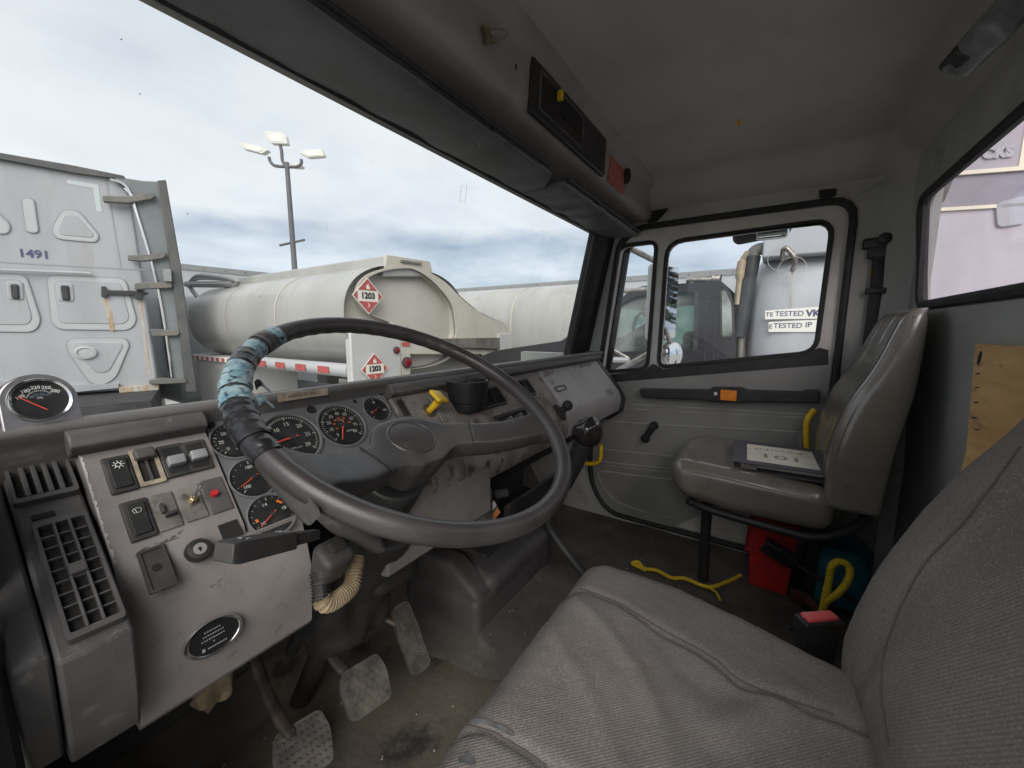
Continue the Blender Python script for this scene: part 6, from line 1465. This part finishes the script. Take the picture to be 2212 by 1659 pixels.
for q in (((960, 775), (966, 775), (940, 1420), (932, 1420)), ((1010, 1120), (1016, 1120), (1008, 1380), (1002, 1380)), ((885, 885), (1062, 868), (1062, 874), (885, 892))):
    k = g('trim_black').at(GP.m()).prism(z6(*q), 0, .006); obj('panel_gap', k, gt)
qg = z6((1070, 835), (1100, 840), (1140, 930), (1150, 1170), (1075, 1185)); k = g('trim_black').at(GP.m()).prism(offs(roundpoly(qg, .03), .015), .001, .01); k.mat('rear_quarter') if 'rear_quarter' in MATS else None; obj('quarter_frame', k, gt)
M('quarter_glass', (.10, .12, .10), (.35, .38, .36), sc=2.5, rough=.05, spec=.8)
k = g('quarter_glass').at(GP.m()).prism(roundpoly(qg, .03), .010, .013); obj('quarter_glass', k, gt)
k = g('trim_black').at(GP.m()).box(-1.0, -.42, -1.6, -.2, -.36, -.25)
c0 = GP.uv(*Z6(345, 1140)); k.tube([GP.m().inverted() @ (GP.at(c0[0]+.17*math.cos(a)*.6, c0[1]+.18*math.sin(a), -.5+.08*math.cos(a))) for a in [2*PI*i/24 for i in range(24)]], .018, 8, closed=True)
k.rbox((c0[0]+.5, -.40, -.5), (.14, .75, .5), .05, 3); obj('cab_interior', k, gt)
al = z6((400, 822), (420, 808), (460, 803), (495, 810), (520, 824)); k = g('amber_lens').at(GP.m()).prism(al, -.5, -.4); obj('cab_lamp', k, gt)
P = [GP.at(*p, -.3) for p in z6((755, 725), (965, 722))]; k = g('dull_metal').tube(P, .028, 10); k.tube([GP.at(*p, -.3) for p in z6((795, 728), (790, 775))], .02, 8); k.tube([GP.at(*p, -.3) for p in z6((995, 690), (1000, 765))], [.045, .03], 10); k.tube([GP.at(*p, -.3) for p in z6((962, 718), (1025, 722))], .05, 12); obj('air_horn', k, gt)
# side mirror of the dark truck, bracket and aerial
M('mirror_white', (.72, .72, .70), rough=.4)
MP = Plane((3.15, 0, 0), (0, -1, 0), (0, 0, 1)); zm = lambda *p: [MP.at(*q) for q in MP.uvs([Z6(*r) for r in p])]
k = g('mirror_white'); k.tube(zm((215, 862), (218, 1225)), .045, 12); obj('mirror_head', k, gt)
k = g('dull_metal'); k.tube(zm((195, 850), (440, 828), (520, 822)), .018, 8); k.tube(zm((175, 860), (155, 1230)), .012, 6); k.tube(zm((130, 1240), (245, 1228), (240, 1330)), .02, 8); k.tube(zm((250, 1280), (365, 1345)), .014, 6); k.tube(zm((300, 850), (300, 515)), .006, 6); obj('mirror_arm', k, gt)
k = g('truck_white'); k.tube(zm((140, 1356), (370, 1356)), .024, 8); obj('step_rail', k, gt)
for y in (1.9, -3.2):
    k = g('tyre').at(Matrix.Translation((XG+.25, y, GZ+.48)) @ Matrix.Rotation(PI/2, 4, 'Y')).lathe([(.2, -.14), (.44, -.15), (.48, -.1), (.48, .1), (.44, .15), (.2, .14)], 32); obj('wheel', k, gt)
# exhaust stack with heat shield
XP = Plane((3.62, 0, 0), (0, -1, 0), (0, 0, 1)); zx_ = lambda *p: [XP.at(*q) for q in XP.uvs([Z6(*r) for r in p])]
es = thing('exhaust_stack', 'leaning black exhaust stack with tan heat shield between cab and tank', 'exhaust', XP.at(XP.uv(*Z6(1190, 1400))[0], GZ))
M('stack_black', (.035, .04, .05), (.06, .06, .06), sc=6, rough=.35, metal=.3)
k = g('stack_black').tube(zx_((1305, 575), (1195, 1180)), .052, 16); obj('stack_pipe', k, es)
k = g('bracket_metal').tube(crom(zx_((1302, 590), (1312, 545), (1345, 522), (1400, 515)), 6), .045, 14); obj('stack_elbow', k, es)
M('shield_tan', (.42, .34, .24), (.3, .24, .17), sc=4, rough=.6)
k = g('shield_tan').tube(crom(zx_((1270, 545), (1225, 620), (1205, 760), (1185, 940)), 6), [.05]*6+[.07]*6+[.05]*7, 12, flat=(1, .5, (1, 0, 0))); obj('heat_shield', k, es)
k = g('bracket_metal').tube(zx_((1215, 1190), (1205, 1400), (1200, 2500)), .02, 8); obj('stack_stay', k, es)
# white tank body behind the dark cab
XK = 3.50
KP = Plane((XK, 0, 0), (0, -1, 0), (0, 0, 1)); zk = lambda *p: KP.uvs([Z6(*q) for q in p])
wt_ = thing('white_tank', 'pale tank body with TESTED stickers and rusty hooks behind the dark cab', 'tank', KP.at(1.5, GZ))
a = zk((1385, 420), (1390, 545), (1330, 640), (1245, 900), (1225, 1150), (1235, 1330))
k = g('tank_side') if 'tank_side' in MATS else None
M('tank_side', (.43, .44, .468), (.39, .40, .42), sc=1.2, rough=.42)
body = [(p[0], p[1]) for p in a]; u0_ = body[4][0]
rows = []
for (f, z_) in ((0, -.35), (.25, -.15), (.6, -.03), (1.0, 0)):
    sh = .22*(1-f); rows.append(f)
# barrel: side wall bulging at mid height, rounded front head
def ksec(u, s):
    out = []
    for i in range(40):
        t = 2*PI*i/40; out.append(KP.at(u, .02+.62*s*math.copysign(abs(math.sin(t))**.7, math.sin(t))-.15*(1-s)*0, -1.1+1.1*s*math.copysign(abs(math.cos(t))**.5, math.cos(t))))
    return out
uF = body[4][0]
k = g('tank_side').loft([ksec(uF+.0, .55), ksec(uF+.02, .78), ksec(uF+.08, .92), ksec(uF+.20, .99), ksec(uF+.32, 1.0), ksec(uF+.56, 1.0), ksec(uF+.62, .9)]); obj('tank_barrel', k, wt_, sharp=60)
cat_ = zk((1385, 420), (1388, 560)); k = g('tank_side').at(KP.m()).box(cat_[0][0], cat_[1][1]-.02, -1.9, uF+.62, zk((1400, 330))[0][1]+.08, -.02); obj('top_catwalk', k, wt_, bevel=.01)
k = g('trim_black').at(KP.m()).box(uF+.1, -1.35, -1.6, uF+.62, -.62, -.5); obj('chassis', k, wt_)
k = g('tank_side').at(KP.m()).box(uF+.3, -.95, -1.9, uF+.62, -.56, .03); obj('tank_skirt', k, wt_, bevel=.01)
SP_ = Plane((XK-.006, 0, 0), (0, -1, 0), (0, 0, 1))
def sticker(p, txt, size, lab, pre):
    q = SP_.uvs([Z6(*r) for r in p]); k = g('placard_white').at(SP_.m()).prism(q, 0, .003); o = obj('sticker', k, wt_)
    cx = sum(a for a, b in q)/4; cyy = sum(b for a, b in q)/4
    k = g('lettering_blue')
    for t_, px, py, s_, bo in txt: c = SP_.uv(*Z6(px, py)); k.text(t_, s_, SP_.m(c[0], c[1], .005), .0008, bo)
    obj('sticker_print', k, o, smooth=False)
sticker(((1395, 985), (1850, 950), (1850, 1045), (1395, 1050)), [('TE', 1428, 1015, .044, 0), ('TESTED', 1577, 1008, .0505, 0), ('VK', 1757, 1005, .062, .002)], 0, '', '')
sticker(((1422, 1070), (1850, 1050), (1850, 1145), (1422, 1145)), [('E', 1437, 1105, .044, 0), ('TESTED', 1566, 1098, .0505, 0), ('IP', 1723, 1092, .0505, 0)], 0, '', '')
k = g('dull_metal').tube(crom([SP_.at(*SP_.uv(*Z6(x, y)), w_) for x, y, w_ in ((1523, 595, 0), (1530, 545, .10), (1550, 535, .12), (1590, 575, .12), (1618, 620, .10), (1602, 680, 0))], 5), .016, 10); obj('hook', k, wt_)
for (x, y) in ((1520, 590), (1598, 670)):
    k = g('tank_head').at(SP_.m(*SP_.uv(*Z6(x, y)))).plate(ell(0, 0, .085, n=36), [ell(0, 0, .0815, n=36)], 0, .002); obj('wear_ring', k, wt_)
k = g('rust').at(SP_.m()).prism(SP_.uvs([Z6(*p) for p in ((1592, 690), (1610, 690), (1606, 760), (1596, 960), (1590, 960), (1598, 760))]), 0, .002); obj('rust_run', k, wt_)
k = g('placard_red').at(SP_.m()).prism(SP_.uvs([Z6(*p) for p in ((1530, 1315), (1700, 1305), (1690, 1325), (1530, 1328))]), .035, .04); obj('reflector', k, wt_)
# ---------------- our own truck's outside mirrors, by the passenger door
om = thing('door_mirror', 'tall white framed truck mirror outside the passenger door window', 'mirror', V((2.12, .45, -.15)))
XO = Plane((2.12, 0, 0), (0, -1, 0), (0, 0, 1)); zo = lambda *p: [XO.at(*XO.uv(*Z6(*q))) for q in p]
c_ = zo((640, 925))[0]; t_ = zo((640, 645), (640, 1215)); hh_ = (t_[0]-t_[1]).length/2; hw_ = (zo((530, 900))[0]-zo((745, 900))[0]).length/2
M('mirror_glass', (.75, .78, .80), rough=.03, metal=1)
OX = Matrix.Translation(c_) @ Matrix((( .55, 0, .83), (-.83, 0, .55), (0, 1, 0))).to_4x4()
ncam = (-c_).normalized(); mn = V((-.45, -.89, 0)).normalized(); mex = V((.89, -.45, 0)).normalized()
MO = Plane(c_, mex, (0, 0, 1)); MO = MO if MO.n.dot(-c_) > 0 else Plane(c_, -mex, (0, 0, 1))
hw2 = hw_/abs(MO.ex.dot(V((0, -1, 0))))*.62
k = g('mirror_white').at(MO.m()).rbox((0, 0, -.022), (hw2*2, hh_*2, .05), .022, 4); obj('mirror_shell', k, om)
k = g('mirror_glass').at(MO.m()).prism(rrect(-hw2+.008, -hh_+.01, hw2-.008, hh_-.01, .015), .0032, .0045); obj('mirror_face', k, om, smooth=False)
k = g('dull_metal'); P = zo((350, 1440), (510, 1310), (640, 1215)); k.tube([V((1.84, P[0].y, P[0].z)), P[1], c_+V((0, .02, -hh_))], .014, 8); k.tube([V((1.84, zo((760, 1400))[0].y, zo((760, 1400))[0].z)), zo((600, 1300))[0], c_+V((0, .02, -hh_))], .014, 8)
k.tube([c_+V((0, .02, hh_)), V((1.86, zo((430, 480))[0].y+.02, .40))], .014, 8); obj('mirror_bracket', k, om)
rm = thing('spot_mirror', 'round convex mirror below the tall mirror outside the passenger door', 'mirror', zo((705, 1400))[0])
c2 = zo((708, 1322))[0]; r2 = (zo((708, 1222))[0]-zo((708, 1425))[0]).length/2
M2 = Plane(c2, mex, (0, 0, 1)); M2 = M2 if M2.n.dot(-c2) > 0 else Plane(c2, -mex, (0, 0, 1))
k = g('mirror_glass').at(M2.m()).lathe([(r2*math.sin(R(a))*1.15/1, r2*1.3*(math.cos(R(a))-math.cos(R(60)))*.45) for a in (60, 50, 40, 30, 20, 10, 0.01)], 36); obj('mirror_face', k, rm)
k = g('dull_metal').at(M2.m()).lathe([(r2*1.0, -.03), (r2*1.02, -.004), (r2*.99, .002)], 36); k.lathe([(.0001, -.04), (r2*.98, -.025)], 36); k.at().tube([c2, c2+V((0, .05, .14))], .01, 8); obj('mirror_shell', k, rm)
hm = thing('overdoor_mirror', 'wide dark convex mirror hanging above the passenger window outside', 'mirror', zo((1365, 390))[0])
c3_ = onX(*Z6(1365, 380), 1.98); k = g('trim_black'); rows = []
w3 = (onX(*Z6(1145, 395), 1.98)-onX(*Z6(1590, 350), 1.98)).length/2
k.at(Matrix.Translation(c3_) @ Matrix.Rotation(R(-6), 4, 'X')).rbox((0, 0, .02), (.06, w3*2, .12), .055, 4); obj('mirror_shell', k, hm, sharp=180)
k = g('mirror_glass').at(Matrix.Translation(c3_+V((-.022, 0, -.01)))).rbox((0, -.04, 0), (.03, w3*1.1, .07), .014, 3); obj('mirror_face', k, hm)
# ---------------- light pole
LT = 17.0
def lp(x, y): return ray(x, y)*LT
pole = thing('lamp_post', 'tall grey lot light pole carrying four flat lamp heads', 'lamp post', V((lp(632, 577).x, lp(632, 577).y, GZ)))
Z7 = lambda x, y: (483.9+.1979*x, 259.2+.1979*y)
tp = lp(*Z7(690, 530)); k = g('pole_grey') if 'pole_grey' in MATS else None
M('pole_grey', (.13, .13, .14), (.10, .10, .11), sc=2, rough=.5)
M('lamp_head', (.62, .62, .58), rough=.45)
k = g('pole_grey').tube([V((tp.x, tp.y, GZ)), V((tp.x, tp.y, tp.z+.25))], [.14, .09], 14); obj('pole', k, pole)
PL_ = Plane(tp, RT, (0, 0, 1))
zl = lambda *p: [PL_.at(*PL_.uv(*Z7(*q))) for q in p]
k = g('pole_grey').tube(crom(zl((490, 405), (510, 460), (560, 500), (680, 510), (790, 510), (840, 480), (845, 430)), 5), .065, 10); obj('cross_arm', k, pole)
k = g('pole_grey').tube(crom(zl((690, 520), (640, 450), (630, 350), (615, 280)), 5), .065, 10); obj('cross_arm', k, pole)
a_, b_ = zl((608, 1368), (880, 1308)); k = g('pole_grey').tube([a_, b_], .055, 8); obj('sign_bar', k, pole)
for q, dz in ((((175, 250), (430, 300), (500, 340), (435, 380), (225, 325)), 0), (((448, 135), (640, 145), (690, 185), (710, 275), (530, 268), (490, 225)), 0), (((830, 365), (900, 335), (1075, 325), (1112, 405), (930, 420)), 0), (((690, 420), (740, 440), (825, 470), (800, 490), (700, 485)), 1)):
    pts = PL_.uvs([Z7(*p) for p in q]); k = g('lamp_head').at(PL_.m(0, 0, -.4 if dz else .0)).prism(roundpoly(pts, .06), -.12, .12); o = obj('lamp_head', k, pole, bevel=.03)
    c = (sum(p[0] for p in pts)/len(pts), sum(p[1] for p in pts)/len(pts)); k = g('placard_white').at(PL_.m(0, 0, -.4 if dz else 0)).prism([(c[0]+(p[0]-c[0])*.6, c[1]+(p[1]-c[1])*.6-.02) for p in pts], .12, .135); obj('lens', k, o)
# ---------------- bumper bits between the tank and the dark truck: orange hood with chrome lamp
M('orange_paint', (.50, .22, .08), (.4, .18, .08), sc=3, rough=.5)
# ---------------- building/trailer with lettering behind the cab
BD = V((-.326, .946, 0)); BPl = Plane((6.6, -1.9, 0), -BD, (0, 0, 1))
if BPl.n.dot(-BPl.o) < 0: BPl = Plane(BPl.o, BD, (0, 0, 1))
zb = lambda *p: BPl.uvs([ZB(*q) for q in p])
bt = thing('lettered_trailer', 'pale mauve trailer side with white CKS lettering behind the rear window', 'trailer', BPl.at(zb((700, 700))[0][0], GZ))
M('mauve_white', (.55, .525, .545), (.50, .48, .50), sc=1.5, rough=.5); M('mauve_grey', (.33, .32, .345), (.28, .27, .30), sc=1.2, rough=.5, c3=(.24, .24, .30), sc3=1.4, lo3=.5, hi3=.7); M('mauve_band', (.42, .40, .42), rough=.5); M('cream', (.85, .82, .62), rough=.5)
UA, UB = sorted((zb((330, 515))[0][0], zb((1700, 515))[0][0]))
q = zb((430, 515), (900, 488)); vb = (q[0][1]+q[1][1])/2
k = g('mauve_white').at(BPl.m()).box(UA, GZ, -2.4, UB, vb, 0); obj('lower_wall', k, bt)
q2 = zb((640, 340), (900, 320)); vt = (q2[0][1]+q2[1][1])/2
k = g('mauve_grey').at(BPl.m()).box(UA, vb+.001, -2.4, UB, vt, -.004); obj('reflection_band', k, bt)  # darker band paints a blurred window reflection into the trailer side
k = g('mauve_band').at(BPl.m()).box(UA, vt+.001, -2.4, UB, vt+1.3, .01); obj('sign_band', k, bt)
k = g('cream').at(BPl.m()).box(UA, vb-.015, 0, UB, vb+.02, .03); k.box(UA, vt-.02, .0, UB, vt+.02, .03); obj('trim_strip', k, bt)
c1 = zb((812, 245))[0]; h1 = abs(zb((870, 215))[0][1]-zb((870, 275))[0][1])
k = g('truck_white').text('CKS', h1*1.15, BPl.m(c1[0], c1[1], .02), .008, .012, sx=.95); obj('lettering', k, bt, smooth=False)
e1_ = zb((918, 250))[0]; k = g('cream').at(BPl.m()).box(e1_[0], vt+.02, .0, e1_[0]+.7, vt+1.2, .02); obj('corner_panel', k, bt)
e2_ = zb((800, 480), (940, 440), (940, 570), (810, 590)); k = g('truck_white').at(BPl.m()).prism(roundpoly(e2_, .05), 0, .03); obj('wind_deflector', k, bt)

# ---------------- fir tree and low shed behind us: they show in the door mirror
random.seed(31)
M('bark', (.07, .05, .035), (.04, .03, .02), sc=9, rough=.9); M('fir_green', (.035, .06, .035), (.02, .035, .022), sc=4, rough=.8)
tr = thing('fir_tree', 'dark tall fir tree standing behind the cab, reflected in the door mirror', 'tree', (13.2, -25, GZ))
k = g('bark').tube([V((13.2, -25, GZ)), V((13.25, -25, 4)), V((13.2, -25, 10.5))], [.28, .18, .04], 10); obj('trunk', k, tr)
k = g('fir_green')
for i in range(420):
    h_ = random.uniform(.08, 1)**.8; z = GZ+1.5+h_*11.2; rad = (1-h_)*2.6+.12; a = random.uniform(0, 2*PI); r_ = rad*random.uniform(.55, 1.1)
    d = V((math.cos(a), math.sin(a), -.28)); p0 = V((13.2, -25, z)); p1 = p0+d*r_; sd = V((-d.y, d.x, 0))
    for j in range(5):
        q = p0.lerp(p1, .25+.18*j); w_ = .34*(1-.13*j)*random.uniform(.6, 1.2)
        k.add([q-sd*w_+d*.12, q-d*.25, q+sd*w_+d*.12, q+d*.35+V((0, 0, -.10))], [(0, 1, 2, 3)])
obj('crown', k, tr, smooth=False)
